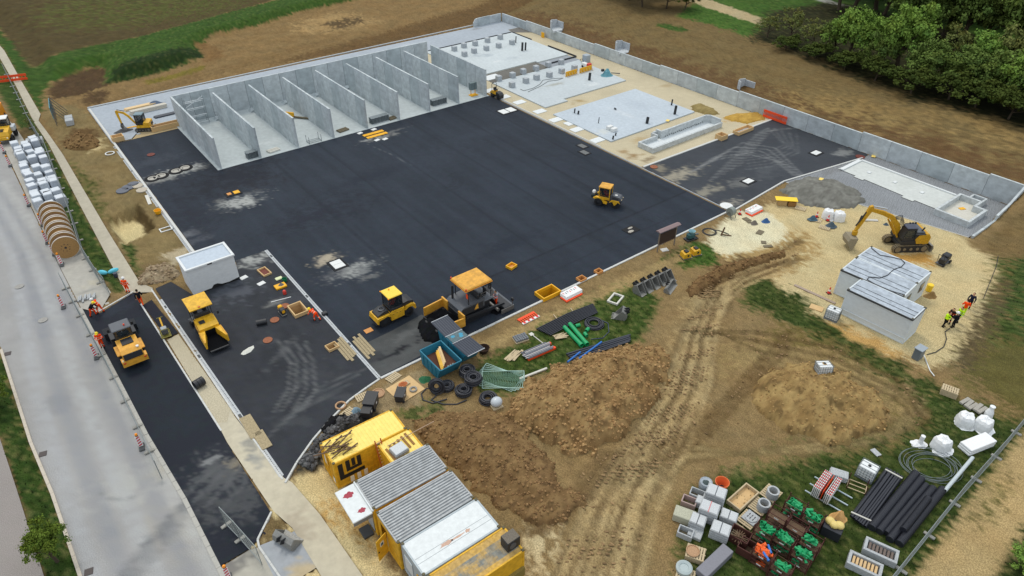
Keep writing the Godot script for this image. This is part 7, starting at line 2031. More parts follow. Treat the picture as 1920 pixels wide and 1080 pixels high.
	part(t,"beam",mb().bar(V(-0.8,0.2,0),V(2.8,0.15,0.0),0.25,0.2),mat("beam_olive",122,112,90))
	for k in 4:
		var q: Array = [[438,232,5.5],[505,224,4.0],[505,216,3.2],[385,205,3.0]][k]
		solo("steel_channel",mb().cbox(V(0,0.1,0),V(q[2],0.2,0.25),0.02),galv,"galvanised channel lying along a divider in the front bays","channel",P(q[0],q[1],0.05),YAW + PI/2,"channels along the dividers")
	t = thing("steel_rack","thin steel frame with four uprights in the third bay mouth","frame",P(589,265,0.04),YAW)
	for x in [-0.9,0.9]:
		for z in [-0.5,0.5]: part(t,"upright",mb().bar(V(x,0,z),V(x,1.0,z),0.05),galv)
		part(t,"base_bar",mb().bar(V(x,0.1,-0.5),V(x,0.1,0.5),0.05),galv)
	for z in [-0.5,0.0,0.5]: part(t,"cross_bar",mb().bar(V(-0.9,0.12,z),V(0.9,0.12,z),0.05),galv)
	t = thing("stair_tower","light scaffold stair standing behind the first divider","scaffold",Y(22.3,103.9,0.04),YAW)
	for x in [-1.3,1.3]:
		for z in [-0.5,0.5]: part(t,"standard",mb().cyl(V(x,0,z),V(x,4.0,z),0.03,0.03,6),galv)
	for k in 7: part(t,"ledger",mb().cyl(V(-1.3,0.3 + 0.55*k,0.5 - (k % 2)),V(1.3,0.3 + 0.55*k,0.5 - (k % 2)),0.045,0.045,6),mat("ledger_light",206,212,214,0.4,0.3,""))
	part(t,"diagonal",mb().cyl(V(-1.3,2.8,0.5),V(1.3,4.0,0.5),0.04,0.04,6),mat("ledger_light",206,212,214))
	t = thing("switch_cabinet","grey-green electric cabinet on a yellow stand in the last bay","cabinet",P(887,178,0.04),YAW)
	part(t,"cabinet",mb().cbox(V(0,1.5,0),V(1.2,1.15,0.6),0.04),mat("cabinet_green",112,128,130,0.5,0.0,"soft",1.0))
	part(t,"door_line",mb().cbox(V(0.1,1.5,0.305),V(0.02,1.05,0.02),0.005),blk())
	for x in [-0.4,0.4]: part(t,"stand_leg",mb().bar(V(x,0,0),V(x,0.95,0),0.08),yel)
	part(t,"stand_base",mb().cbox(V(0,0.05,0.1),V(1.3,0.08,1.0),0.02),yel)
	# timber and steel by the small excavator
	for q in [[262,202,4.4,0.35,"pale timber beam stack behind the small excavator"],[278,208,5.2,0.6,"long white beam stack behind the small excavator"],[312,216,3.6,0.2,"thin dark beam lying beside the white beam stack"]]:
		t = thing("beam_stack",q[4],"beams",P(q[0],q[1],0.02),YAW + 0.03)
		for k in 4: part(t,"beam",mb().cbox(V(0.05*k,q[3]*(0.25 + 0.5*(k/2)),-0.2 + 0.42*(k % 2)),V(q[2],q[3]*0.48,0.4),0.02),mat("beam_white",214,208,194,0.8,0.0,"dirty",1.0) if q[3] > 0.5 else mat("pale_wood",226,196,148) if q[3] > 0.3 else mat("beam_dark",70,74,82))
	solo("blue_bundle",mb().hump(Vector3.ZERO,1.6,0.6,0.6,8,14,4),mat("film_blue",96,112,136,0.5,0.0,"dirty",0.6),"blue grey plastic bundle lying behind the white beams","bundle",P(290,196,0.02),YAW)
	solo("rebar_heap",mb().hump(Vector3.ZERO,1.5,0.8,0.4,12,16,4),pl,"dark hose heap under the small excavator's bucket","heap",P(232,246,0.0),YAW)
	solo("yellow_board",mb().cbox(V(0,0.05,0),V(1.6,0.08,0.3),0.02),yel,"yellow board lying in front of the small excavator","board",P(245,239,0.01),YAW - 0.1)
	# on the soil strip beside the yard
	for q in [[230,358,0.75,"dark"],[240,352,0.75,"dark"],[250,346,0.7,"dark"],[258,349,0.65,"pale"],[266,357,0.65,"pale"]]:
		solo("concrete_disc",mb().lathe([[q[2],0.0],[q[2],0.1],[q[2] - 0.05,0.13],[0.0,0.13]],20),mat("lid_%s" % q[3],110 if q[3] == "dark" else 196,114 if q[3] == "dark" else 186,124 if q[3] == "dark" else 168,0.8,0.0,"dirty",0.7),"%s round concrete lid lying on the soil beside the drain kerb" % q[3],"lid",P(q[0],q[1],0.02),0.0,"round lids on the soil")
	solo("plank",mb().cbox(V(0,0.05,0),V(2.6,0.08,0.4),0.01),mat("pale_board",206,204,194),"pale plank lying on soil by the drain kerb","plank",P(278,375,0.02),YAW + PI/2 - 0.1)
	solo("yellow_bucket",mb().lathe([[0.3,0.0],[0.42,0.45],[0.38,0.45],[0.27,0.05],[0.0,0.05]],16),yel,"yellow tub lying on soil by the drain kerb","tub",P(297,400,0.05),0.0)
	frame_box("white_surround","white rectangular frame lying on soil above the precast tank","frame",311,430,1.3,0.9,0.08,0.12,YAW,wht)
	solo("white_ring",mb().pipe(V(0,0.02,0),V(0,0.1,0),0.6,0.48,20),wht,"white plastic ring lying on the soil slope","ring",P(206,288,0.05),0.0)
	# tools around the entry drain
	t = thing("tool_tray","yellow tray of hand tools beside the slot drain","tray",P(526,538),YAW)
	part(t,"tray",mb().cbox(V(0,0.1,0),V(1.1,0.2,0.8),0.03),yel)
	part(t,"saw_body",mb().hump(V(0.1,0.2,0),0.3,0.24,0.25,3,12,4),steel())
	t = thing("green_bucket","green plastic bucket with handle beside the slot drain","bucket",P(534,527),0.0)
	part(t,"tub",mb().lathe([[0.2,0.0],[0.26,0.35],[0.24,0.35],[0.18,0.04],[0.0,0.04]],16),mat("bucket_green",24,120,80,0.5,0.0,""))
	part(t,"bail",mb().tube([V(-0.25,0.34,0),V(-0.15,0.5,0),V(0.15,0.5,0),V(0.25,0.34,0)],0.012),steel())
	solo("cement_sack",mb().cbox(V(0,0.07,0),V(0.7,0.14,0.5),0.06),mat("sack_lime",214,220,176,0.8,0.0,""),"pale green sack lying beside the green bucket","sack",P(523,523),YAW)
	solo("fuel_can",mb().lathe([[0.17,0.0],[0.18,0.3],[0.12,0.42],[0.05,0.45],[0.0,0.46]],12),mat("tool_red",204,60,46),"red fuel can below the yellow tool tray","can",P(534,551),0.0)
	t = thing("floor_saw","yellow and black engine tamper beside the rusty cover","machine",P(530,588),-0.9)
	part(t,"engine",mb().cbox(V(0.1,0.4,0),V(0.6,0.5,0.5),0.07),blk())
	part(t,"yellow_shell",mb().cbox(V(-0.35,0.5,0),V(0.4,0.5,0.4),0.08),yel)
	part(t,"shoe",mb().cbox(V(0,0.06,0),V(1.0,0.12,0.5),0.04),steel())
	part(t,"badge_disc",mb().cyl(V(0.4,0.45,0),V(0.42,0.45,0),0.16),yel)
	solo("level_staff",mb().cbox(V(0,0.03,0),V(1.9,0.05,0.08),0.01),wht,"white staff lying on the entry asphalt","staff",P(527,562),YAW - 0.2)
	solo("pipe_stub",mb().pipe(V(-0.45,0.26,0),V(0.45,0.26,0),0.26,0.21,18),pl,"short black pipe stub lying on the entry asphalt","pipe",P(491,608),0.35)
	var rl := thing("tar_roll","black ribbed pipe roll standing on the sand trench","roll",P(375,724),0.9)
	for k in 3: part(rl,"ring",mb().pipe(V(-0.42 + 0.29*k,0.38,0),V(-0.16 + 0.29*k,0.38,0),0.38,0.3,18),pl)
	solo("white_spill",mb().hump(Vector3.ZERO,0.75,0.35,0.12,6,16,4),mat("lime",226,226,216,1.0,0.0,"dirty",0.4),"white lime spill on the entry asphalt","spill",P(465,657),1.0)
	var wp := mat("walk_plank",176,160,126,0.9,0.0,"dirty",1.0)
	for k in 8: solo("plank",mb().cbox(V(0,0.03,0),V(3.0,0.06,0.24),0.01),wp,"weathered plank laid beside the drain crossing","plank",Y(16.2 if k % 2 else 17.7,44.6 - 0.0*k,0.0) + VA*(0.27*(k/2 - 1.0)) + VB*rnd(-0.8,0.8),YAW + PI/2,"planks at the drain crossing")
	solo("drain_box",mb().cbox(V(0,0.15,0),V(0.5,0.3,0.4),0.05),blk(),"black clamp box standing on the slot drain","box",P(609,590),YAW)
	for q in [[470,820,0.9,2.6],[492,845,0.8,2.0]]: solo("plank",mb().cbox(V(0,0.04,0),V(q[3],0.08,q[2]),0.01),wp,"timber ramp board beside the lower drain","board",P(q[0],q[1] - 20,0.01),YAW - PI/2,"ramp boards at the lower drain")
	# the notice board
	t = thing("notice_board","brown roofed notice board on two posts at the kerb","notice board",P(1248,466),YAW - 0.05)
	var bw := mat("board_brown",104,82,66,0.8,0.0,"soft",0.8)
	for x in [-1.25,1.25]: part(t,"post",mb().cbox(V(x,1.3,0),V(0.12,2.6,0.12),0.02),mat("post_grey",132,120,106,0.85,0.0,"soft",0.8))
	part(t,"panel",mb().cbox(V(0,1.55,0),V(2.35,1.3,0.06),0.01),mat("board_dark",58,42,34,0.8,0.0,"soft",0.8))
	part(t,"panel_frame",mb().cbox(V(0,0.88,0),V(2.4,0.08,0.1),0.02),bw)
	part(t,"roof",mb().ext([-0.3,2.55,0.3,2.55,0.3,2.62,0.0,2.72,-0.3,2.62],-1.55,1.55),mat("board_roof",138,118,118,0.8,0.0,"soft",1.0),Transform3D(Basis(Vector3.UP,PI/2),Vector3.ZERO))
	solo("stone_plate",mb().cbox(V(0,0.04,0),V(0.8,0.08,0.6),0.02),mat("plate_grey",190,188,182,0.85,0.0,""),"pale plate lying under the notice board","plate",P(1246,469),0.3)
	# barrier boards along the kerb
	board_stack([991,597],"flat orange and white barrier board lying on the kerb strip",true)
	board_stack([1071,554],"white barrier boards stacked on orange ones at the kerb",false)
	board_stack([1413,397],"stack of white barrier boards beside red cones",false)
	# concrete mixer area
	t = thing("pump_unit","teal pump with hoses beside the notice board","pump",P(1295,449),0.5)
	part(t,"frame",mb().cbox(V(0,0.15,0),V(1.5,0.12,0.8),0.02),blk())
	part(t,"motor",mb().cbox(V(-0.1,0.55,0),V(0.9,0.6,0.6),0.1),mat("pump_teal",48,96,100,0.5,0.0,"dirty",0.6))
	part(t,"hopper",mb().lathe([[0.15,0.7],[0.4,1.1],[0.37,1.1],[0.12,0.72]],14),mat("pump_light",132,172,180,0.5,0.0,""))
	part(t,"coupling",mb().cyl(V(0.5,0.5,0),V(0.95,0.45,0),0.12),steel())
	solo("black_hose",coil(0.75,0.045,2,1,4,0.9),pl,"black hose loop on pale concrete ground beside the pump","hose",P(1330,435),0.4)
	t = thing("wire_spool","grey wire spool stand at the yard corner","spool",P(1369,407),YAW)
	part(t,"drum",mb().cyl(V(-0.3,0.75,0),V(0.3,0.75,0),0.5,0.5,18),mat("spool_grey",150,158,152,0.6,0.2,"fine",0.4))
	for x in [-0.4,0.4]: part(t,"stand",mb().bar(V(x,0,-0.5),V(x,0.8,0),0.06).bar(V(x,0,0.5),V(x,0.8,0),0.06),steel())
	solo("tripod_post",mb().bar(V(0,0,0),V(0.25,1.0,0),0.2,0.1).bar(V(0.1,0.1,0),V(1.1,0.05,0.2),0.1),mat("scrap_rust",112,88,66),"dark bent steel post stuck in the pale concrete ground","post",P(1352,441),0.0)
	solo("blue_bag",mb().hump(Vector3.ZERO,0.55,0.4,0.5,6,14,4),mat("bag_blue",44,88,140,0.6,0.0,""),"blue bag on the pale ground near the barrier stack","bag",P(1436,416),0.0)
	solo("grey_sack",mb().hump(Vector3.ZERO,0.5,0.4,0.5,9,14,4),mat("sack_grey",124,116,106,0.9,0.0,"dirty",0.5),"grey sack on the pale ground near the barrier stack","sack",P(1414,420),0.0)
	for q in [[1387,402,"red and white cone between wire spool and barrier stack"],[1531,407,"red and white cone beside the blue tool pallet"],[1552,414,"red and white cone before the white big bags"],[1554,550,"red and white cone at the corner of the pale cabins"]]:
		cone(P(q[0],q[1]),q[2])
	for q in [[1400,412],[1404,416],[1425,436],[1432,455],[1440,462]]: solo("broken_slab",mb().cbox(V(0,0.04,0),V(rnd(0.5,1.0),0.08,rnd(0.3,0.7)),0.02),mat("beam_olive",122,112,90),"flat broken slab piece on the pale ground","slab piece",P(q[0],q[1],0.02),rnd(0,3),"slab pieces on the pale ground")
	# sheltered pallet with yellow board,more pallets,big bags
	t = thing("covered_pallet","pallet stack roofed with a bright yellow board","pallet load",P(1472,384),-0.15)
	part(t,"load",mb().cbox(V(-0.4,0.35,0),V(1.0,0.7,0.8),0.03),mat("sack_tan",190,160,110,0.85,0.0,"dirty",0.6))
	part(t,"dark_load",mb().cbox(V(0.7,0.3,0),V(0.9,0.6,0.8),0.03),mat("old_wood",160,116,62))
	part(t,"yellow_board",mb().cbox(V(0,0.78,0),V(2.5,0.06,1.0),0.015),mat("board_yellow",246,206,50,0.6,0.0,""))
	pallet(P(1501,392),-0.6,"empty weathered pallet next to the yellow board load")
	pallet(P(1530,414),-0.6,"pallet with blue tools under the cones")
	solo("tool_heap",mb().hump(Vector3.ZERO,0.6,0.45,0.5,2,14,4),mat("tool_blue",60,96,116,0.6,0.0,"dirty",0.5),"blue tool heap lying on its pallet beside the cones","tools",P(1524,411,0.16),0.0)
	pallet(P(1546,428),-0.6,"pallet under the excavator bucket's edge")
	solo("blue_sack",mb().hump(Vector3.ZERO,0.7,0.5,0.6,7,14,4),mat("sack_slate",70,90,104,0.6,0.0,"dirty",0.5),"slate blue sack beside the excavator bucket","sack",P(1558,424,0.1),0.0)
	big_bag(P(1551,408),"white wrapped big bag with spread skirt behind a cone",true)
	big_bag(P(1572,412),"white wrapped big bag next to the excavator bucket",false)
	solo("grey_offcut",mb().cbox(V(0,0.08,0),V(1.5,0.15,0.4),0.03),mat("plate_grey",190,188,182),"grey offcut beam lying on sand under the excavator boom","beam",P(1633,414),-0.1)
	solo("blue_offcut",mb().hump(Vector3.ZERO,0.35,0.25,0.25,7,10,3),mat("sack_slate",70,90,104),"small slate bundle lying on sand near the excavator","bundle",P(1661,421),0.0)
	t = thing("black_machine","black engine trolley standing alone on the sand","machine",P(1767,494),0.6)
	part(t,"engine",mb().cbox(V(0.3,0.75,0),V(0.8,0.7,0.7),0.1),blk())
	part(t,"tank",mb().cbox(V(-0.5,0.6,0.1),V(0.6,0.6,0.6),0.08),blk())
	part(t,"frame",mb().cbox(V(0,0.2,0),V(1.6,0.1,0.8),0.02),gry())
	for x in [-0.6,0.6]: wheel(t,V(x,0.22,0.42),0.22,0.12,gry())
	part(t,"handle",mb().tube([V(-0.7,0.5,-0.3),V(-0.9,1.3,-0.3),V(-0.9,1.3,0.3),V(-0.7,0.5,0.3)],0.03),blk())
	solo("wood_heap",mb().hump(Vector3.ZERO,0.7,0.5,0.6,5,14,4),mat("scrap_wood",176,140,84,0.9,0.0,"coarse",0.4),"tan cable heap beside the pale cabins","heap",P(1745,556),0.2)
	solo("yellow_drum",mb().lathe([[0.26,0.0],[0.3,0.7],[0.25,0.75],[0.0,0.75]],14),mat("board_yellow",246,206,50),"yellow drum behind the pale cabins","drum",P(1741,545),0.0)
	ibc(P(1559,597),2.45,"white caged tank beside the pale cabins",0.0)
	ibc(P(1541,703,0.6) + V(0,0,0),0.05,"white caged tank tipped open on the flat soil heap",0.75)
	ibc(P(1622,893),-0.75,"white caged tank in the pipe store",0.0)
	t = thing("power_box","grey power distribution box with hood near the pale cabins","box",P(1719,671),0.6)
	part(t,"box",mb().cbox(V(0,0.55,0),V(0.8,1.1,0.6),0.03),mat("power_grey",104,116,124,0.5,0.0,"soft",0.6))
	part(t,"hood",mb().cbox(V(0,1.14,0),V(0.95,0.08,0.75),0.02),mat("power_hood",156,166,174,0.5,0.0,"soft",0.6))
	solo("power_cable",mb().tube(line_px([1738,665,1755,660,1770,650,1775,635,1772,622,1782,615],0.06),0.04,5),pl,"black power cable running from the grey box to the group","cable")
	solo("power_cable",mb().tube(line_px([1872,480,1868,500,1856,530,1850,545,1844,560],0.04),0.028,5),pl,"thick dark cable lying along the sand edge","cable")
	solo("white_hose",mb().tube(line_px([1732,665,1738,680,1744,695,1752,705],0.06),0.05,5),wht,"white hose running away from the power box","hose")
	solo("plank",mb().cbox(V(0,0.05,0),V(4.2,0.1,0.3),0.01),mat("plank_grey",168,150,134,0.85,0.0,"soft",0.8),"long grey plank lying behind the caged tank","plank",P(1527,552),turn_of(P(1565,568) - P(1492,535)))
	solo("board_sheet",mb().cbox(V(0,0.05,0),V(1.2,0.08,0.8),0.01),ply,"tan board lying before the caged tank at the cabins","board",P(1531,578),-0.6)
	for q in [[1778,745,4,"stack of weathered pallets on the grass beside concrete slabs"]]:
		for k in q[2]: pallet(P(q[0],q[1] - 6.0,0.0) + V(0,0.15*k,0),-0.62,q[3],"pallet stack on the grass")
	for k in 5: solo("concrete_slab",mb().cbox(V(0,0.1,0),V(1.1,0.18,0.3),0.02),mat("slab_grey",176,172,162,0.85,0.0,"dirty",0.6),"grey concrete slab bar in the loose pile by the big bags","slab",P(1822,762,0.0) + V(-0.3 + 0.16*k,0.0 if k < 3 else 0.2,-0.5 + 0.3*k),0.5 + 0.1*(k % 2),"concrete bars by the big bags")
	big_bag(P(1806,795),"bulging white big bag beside the pallets",true)
	big_bag(P(1840,803),"leaning white big bag with a bottle shape behind",true)
	big_bag(P(1762,840),"white big bag with flared hem on the grass",true)
	t = thing("bottle_bag","white twisted bag neck standing behind the leaning big bag","bag",P(1852,780),0.0)
	part(t,"neck",mb().lathe([[0.35,0.0],[0.3,0.4],[0.16,0.8],[0.2,1.05],[0.0,1.1]],14),mat("bag_white",240,242,243,0.7,0.0,"soft",1.0))
	t = thing("bottle_bag","white flattened bag with upright twisted neck on the grass","bag",P(1724,833),0.0)
	part(t,"skirt",mb().hump(Vector3.ZERO,0.7,0.5,0.25,8,16,4),mat("bag_white",240,242,243))
	part(t,"neck",mb().lathe([[0.2,0.1],[0.15,0.5],[0.16,0.9],[0.0,0.95]],12),mat("bag_white",240,242,243))
	t = thing("foam_slab","long white wrapped insulation pack on the grass by the fence","pack",P(1829,838),turn_of(P(1858,822) - P(1800,845)))
	for k in 3: part(t,"insulation_board",mb().cbox(V(0.02*k,0.12 + 0.2*k,0),V(2.6,0.19,1.0),0.04),mat("bag_white",240,242,243))
func board_stack(q: Array,label: String,striped: bool) -> void:
	var t := thing("barrier_board",label,"barrier board",P(q[0],q[1]),turn_of(P(q[0] + 40,q[1] - 20) - P(q[0],q[1])))
	var ob := mat("barrier_orange",248,82,30,0.6,0.0,"soft",1.0)
	var wht := mat("board_white",236,236,234,0.6,0.0,"soft",1.0)
	var rd := mat("board_red",214,50,48,0.6,0.0,"")
	if striped:
		for y in [-0.35,0.35]: part(t,"rail",mb().cbox(V(0,0.06,y),V(2.0,0.08,0.28),0.02),wht if y > 0 else ob)
		for k in 9: part(t,"slat",mb().cbox(V(-0.9 + 0.225*k,0.06,-0.08),V(0.11,0.06,0.5),0.01),ob)
		for k in 4: part(t,"red_patch",mb().cbox(V(-0.75 + 0.5*k,0.105,0.35),V(0.24,0.01,0.24),0.002),rd)
	else:
		part(t,"orange_board",mb().cbox(V(-0.1,0.08,0.15),V(2.1,0.14,0.95),0.02),ob)
		for k in 3: part(t,"white_board",mb().cbox(V(0.04*k,0.2 + 0.09*k,-0.05*k),V(2.1,0.08,0.95),0.02),wht)
		for k in 7: part(t,"slot",mb().cbox(V(-0.8 + 0.26*k,0.425,-0.28 + 0.1*(k % 2)),V(0.08,0.006,0.25),0.002),gry() if k % 3 else rd)
func cone(at: Vector3,label: String) -> void:
	var t := thing("traffic_cone",label,"cone",at,rnd(0,1))
	var rd := mat("cone_red",214,52,44,0.6,0.0,"")
	part(t,"foot",mb().cbox(V(0,0.03,0),V(0.42,0.06,0.42),0.02),mat("cone_base",60,44,44,0.8,0.0,""))
	part(t,"lower_body",mb().cyl(V(0,0.06,0),V(0,0.3,0),0.17,0.125,14),rd)
	part(t,"white_band",mb().cyl(V(0,0.3,0),V(0,0.48,0),0.125,0.085,14),mat("board_white",236,236,234))
	part(t,"tip",mb().cyl(V(0,0.48,0),V(0,0.75,0),0.085,0.03,14),rd)
func big_bag(at: Vector3,label: String,skirt: bool) -> void:
	var t := thing("big_bag",label,"big bag",at,rnd(0,1.5))
	var m := mat("bag_white",240,242,243,0.7,0.0,"soft",1.0)
	var b := mb()
	var g := RandomNumberGenerator.new()
	g.seed = hash(label)
	var prof := [[0.62,0.0],[0.6,0.35],[0.55,0.75],[0.46,0.98],[0.2,1.05],[0.0,1.04]]
	var k := 20
	for i in prof.size() - 1:
		for j in k:
			var q := []
			for e in [[i,j],[i,j + 1],[i + 1,j + 1],[i + 1,j]]:
				var a: float = TAU*e[1]/k
				var sq := 1.0/maxf(absf(cos(a)),absf(sin(a)))
				var r: float = prof[e[0]][0]*lerpf(1.0,sq,0.6)*(1.0 + 0.05*sin((e[1] % k)*2.3 + e[0]*1.7))
				q.append(V(cos(a)*r,prof[e[0]][1] + 0.04*sin((e[1] % k)*1.9),-sin(a)*r))
			b.face(q[0],q[1],q[2],q[3],V(0,0.5,0))
	part(t,"sack",b,m)
	if skirt: part(t,"skirt",mb().hump(V(0.1,0.0,0.15),0.95,0.8,0.3,int(g.randi() % 90),16,4),m)
func ibc(at: Vector3,turn: float,label: String,tip: float) -> void:
	var t := thing("caged_tank",label,"tank",at,turn)
	if tip > 0.0: t.rotation.x = -0.12
	var w := mat("tank_plastic",232,236,236,0.5,0.0,"soft",1.0)
	var g := mat("galv_bar",150,160,164,0.4,0.5,"fine",0.5)
	part(t,"pallet_base",mb().cbox(V(0,0.07,0),V(1.2,0.14,1.0),0.02),mat("ibc_base",120,124,128,0.6,0.3,""))
	part(t,"tank",mb().cbox(V(0,0.64,0),V(1.12,0.98,0.92),0.07),w)
	part(t,"filler_cap",mb().cyl(V(0,1.13,0),V(0,1.18,0),0.11,0.11,14),blk())
	for y in [0.16,0.4,0.64,0.88,1.12]:
		part(t,"cage_hoop",mb().tube([V(-0.59,y,-0.49),V(0.59,y,-0.49),V(0.59,y,0.49),V(-0.59,y,0.49),V(-0.59,y,-0.49)],0.014,5),g)
	for k in 6:
		for z in [-0.5,0.5]: part(t,"cage_bar",mb().cyl(V(-0.5 + 0.2*k,0.12,z),V(-0.5 + 0.2*k,1.14,z),0.013,0.013,5),g)
		for x in [-0.6,0.6]: part(t,"cage_bar",mb().cyl(V(x,0.12,-0.4 + 0.16*k),V(x,1.14,-0.4 + 0.16*k),0.013,0.013,5),g)
	for z in [-0.2,0.2]: part(t,"top_bar",mb().cyl(V(-0.59,1.15,z),V(0.59,1.15,z),0.016,0.016,5),g)
	if tip > 0.0: part(t,"torn_opening",mb().hump(V(0.0,1.12,0.0),0.25,0.3,0.06,5,12,3),mat("sack_tan",190,160,110))
# ---------- pipe and block store,roadside,fences ----------
func px_pipe(t: Node3D,x0: float,y0: float,x1: float,y1: float,r: float,m: Material,h := 0.0,rings := 0,called := "pipe") -> void:
	var inv := t.global_transform.affine_inverse()
	var p0 := inv*(P(x0,y0,h + r))
	var p1 := inv*(P(x1,y1,h + r))
	var b := mb().pipe(p0,p1,r,r*0.86,12)
	for k in rings: b.cyl(p0.lerp(p1,(k + 0.3)/rings),p0.lerp(p1,(k + 0.75)/rings),r*1.07,-1,12)
	part(t,called,b,m)
func bucket(at: Vector3,turn: float,w: float,s: float,label: String,group := "",teeth := true) -> void:
	var t := thing("excavator_bucket",label,"bucket",at,turn,group)
	var m := mat("bucket_steel",150,150,146,0.55,0.4,"dirty",0.9)
	part(t,"shell",mb().ext([0.0,0.0,0.95*s,0.02,0.95*s,0.06,0.1*s,0.06,-0.08*s,0.3*s,0.0,0.65*s,0.3*s,0.85*s,0.26*s,0.9*s,-0.06*s,0.7*s,-0.16*s,0.28*s],-w*0.5,w*0.5),m)
	for z in [-w*0.5,w*0.5]: part(t,"cheek",mb().ext([0.0,0.0,0.9*s,0.03,0.3*s,0.88*s,-0.05*s,0.7*s,-0.15*s,0.28*s],z - 0.025,z + 0.025),m)
	for z in [-0.18,0.18]: part(t,"hanger",mb().ext([-0.1*s,0.5*s,-0.35*s,0.75*s,-0.2*s,1.0*s,0.15*s,0.85*s],z - 0.03,z + 0.03),blk())
	if teeth:
		for k in 5: part(t,"tooth",mb().ext([0.9*s,0.0,1.1*s,0.03,0.9*s,0.09],-w*0.45 + k*w*0.225 - 0.04,-w*0.45 + k*w*0.225 + 0.04),m)
func cage(x: float,y: float,label: String,fill: Material,seed_: int,stack := 2,pipes := 7) -> void:
	var g := RandomNumberGenerator.new()
	g.seed = seed_
	var rm := mat("cage_rust",92,52,44,0.7,0.2,"dirty",0.5)
	for l in stack:
		var y0 := 0.78*l
		var at := P(x,y,0.78*(stack - 1) + 0.5)
		at.y = y0
		var t := thing("pallet_cage",label if l == stack - 1 else label.replace("top","lower"),"cage",at,deg_to_rad(-42),"stacked pallet cages")
		for sx in [-0.6,0.6]:
			for sz in [-0.42,0.42]: part(t,"post",mb().cbox(V(sx,0.4,sz),V(0.07,0.8,0.07),0.01),rm)
		for yy in [0.12,0.55]:
			for sz in [-0.42,0.42]: part(t,"rail",mb().cbox(V(0,yy,sz),V(1.14,0.06,0.04),0.01),rm)
			for sx in [-0.6,0.6]: part(t,"rail",mb().cbox(V(sx,yy,0),V(0.04,0.06,0.76),0.01),rm)
		part(t,"deck",mb().cbox(V(0,0.08,0),V(1.14,0.05,0.76),0.01),mat("scrap_rust",112,88,66))
		part(t,"label_plate",mb().cbox(V(0,0.33,0.445),V(0.3,0.1,0.01),0.002),mat("board_white",236,236,234))
		if fill:
			for k in pipes if l == stack - 1 else 4:
				var r := g.randf_range(0.07,0.12)
				var d := V(g.randf_range(-1,1),g.randf_range(-0.15,0.5),g.randf_range(-0.4,0.4)).normalized()*g.randf_range(0.15,0.3)
				var c := V(g.randf_range(-0.38,0.38),0.22 + 0.42*float(k)/pipes,g.randf_range(-0.24,0.24))
				var f := solo("pipe_fitting",mb().pipe(-d,d,r,r*0.8,10).pipe(d*0.7,d,r*1.18,r*0.8,10),fill,"plastic pipe fitting lying in a pallet cage","fitting",t.transform*c,t.rotation.y,"fittings in the pallet cages")
				f.set_meta("label","%s pipe fitting in the pallet cage %s" % ["orange" if fill.resource_name == "fit_orange" else "green",label.split(", ")[1] if ", " in label else "with blue pipe ends"])
func fence(px: Array,label: String,skew := 0.0) -> void:
	var g := mat("fence_wire",142,150,150,0.45,0.5,"")
	var pts := line_px(px)
	for i in pts.size() - 1:
		var p0: Vector3 = pts[i]
		var p1: Vector3 = pts[i + 1]
		var n := maxi(1,int(round(p0.distance_to(p1)/3.5)))
		for k in n:
			var a := p0.lerp(p1,float(k)/n)
			var len := p0.distance_to(p1)/n - 0.06
			var t := thing("wire_fence",label,"fence panel",a + (p1 - p0).normalized()*0.03,turn_of(p1 - p0),label)
			for x in [0.0,len]: part(t,"post",mb().cyl(V(x,0,0),V(x,2.0,0),0.028,0.028,6),g)
			for y in [0.18,1.98]: part(t,"rail",mb().cyl(V(0,y,0),V(len,y,0),0.025,0.025,6),g)
			var w := mb()
			for q in int(len/0.14): w.bar(V(0.1 + q*0.14,0.18,0),V(0.1 + q*0.14,1.98,0),0.008)
			for q in 8: w.bar(V(0,0.35 + q*0.21,0),V(len,0.35 + q*0.21,0),0.008)
			part(t,"wire_mesh",w,g).set_meta("kind","stuff")
			part(t,"foot",mb().cbox(V(0,0.07,0),V(0.24,0.14,0.72),0.03),mat("foot_grey",166,164,156,0.85,0.0,"dirty",0.5))
func loops() -> Mb:
	var b := mb()
	for k in 7:
		var pts := []
		var r := 1.35 + 0.13*k
		for q in 33: pts.append(V(cos(TAU*q/32.0)*r + 0.22*sin(k*2.1),0.04 + 0.03*k,sin(TAU*q/32.0)*r*(0.85 + 0.03*(k % 3)) + 0.25*cos(k*1.7)))
		b.tube(pts,0.022,5)
	return b
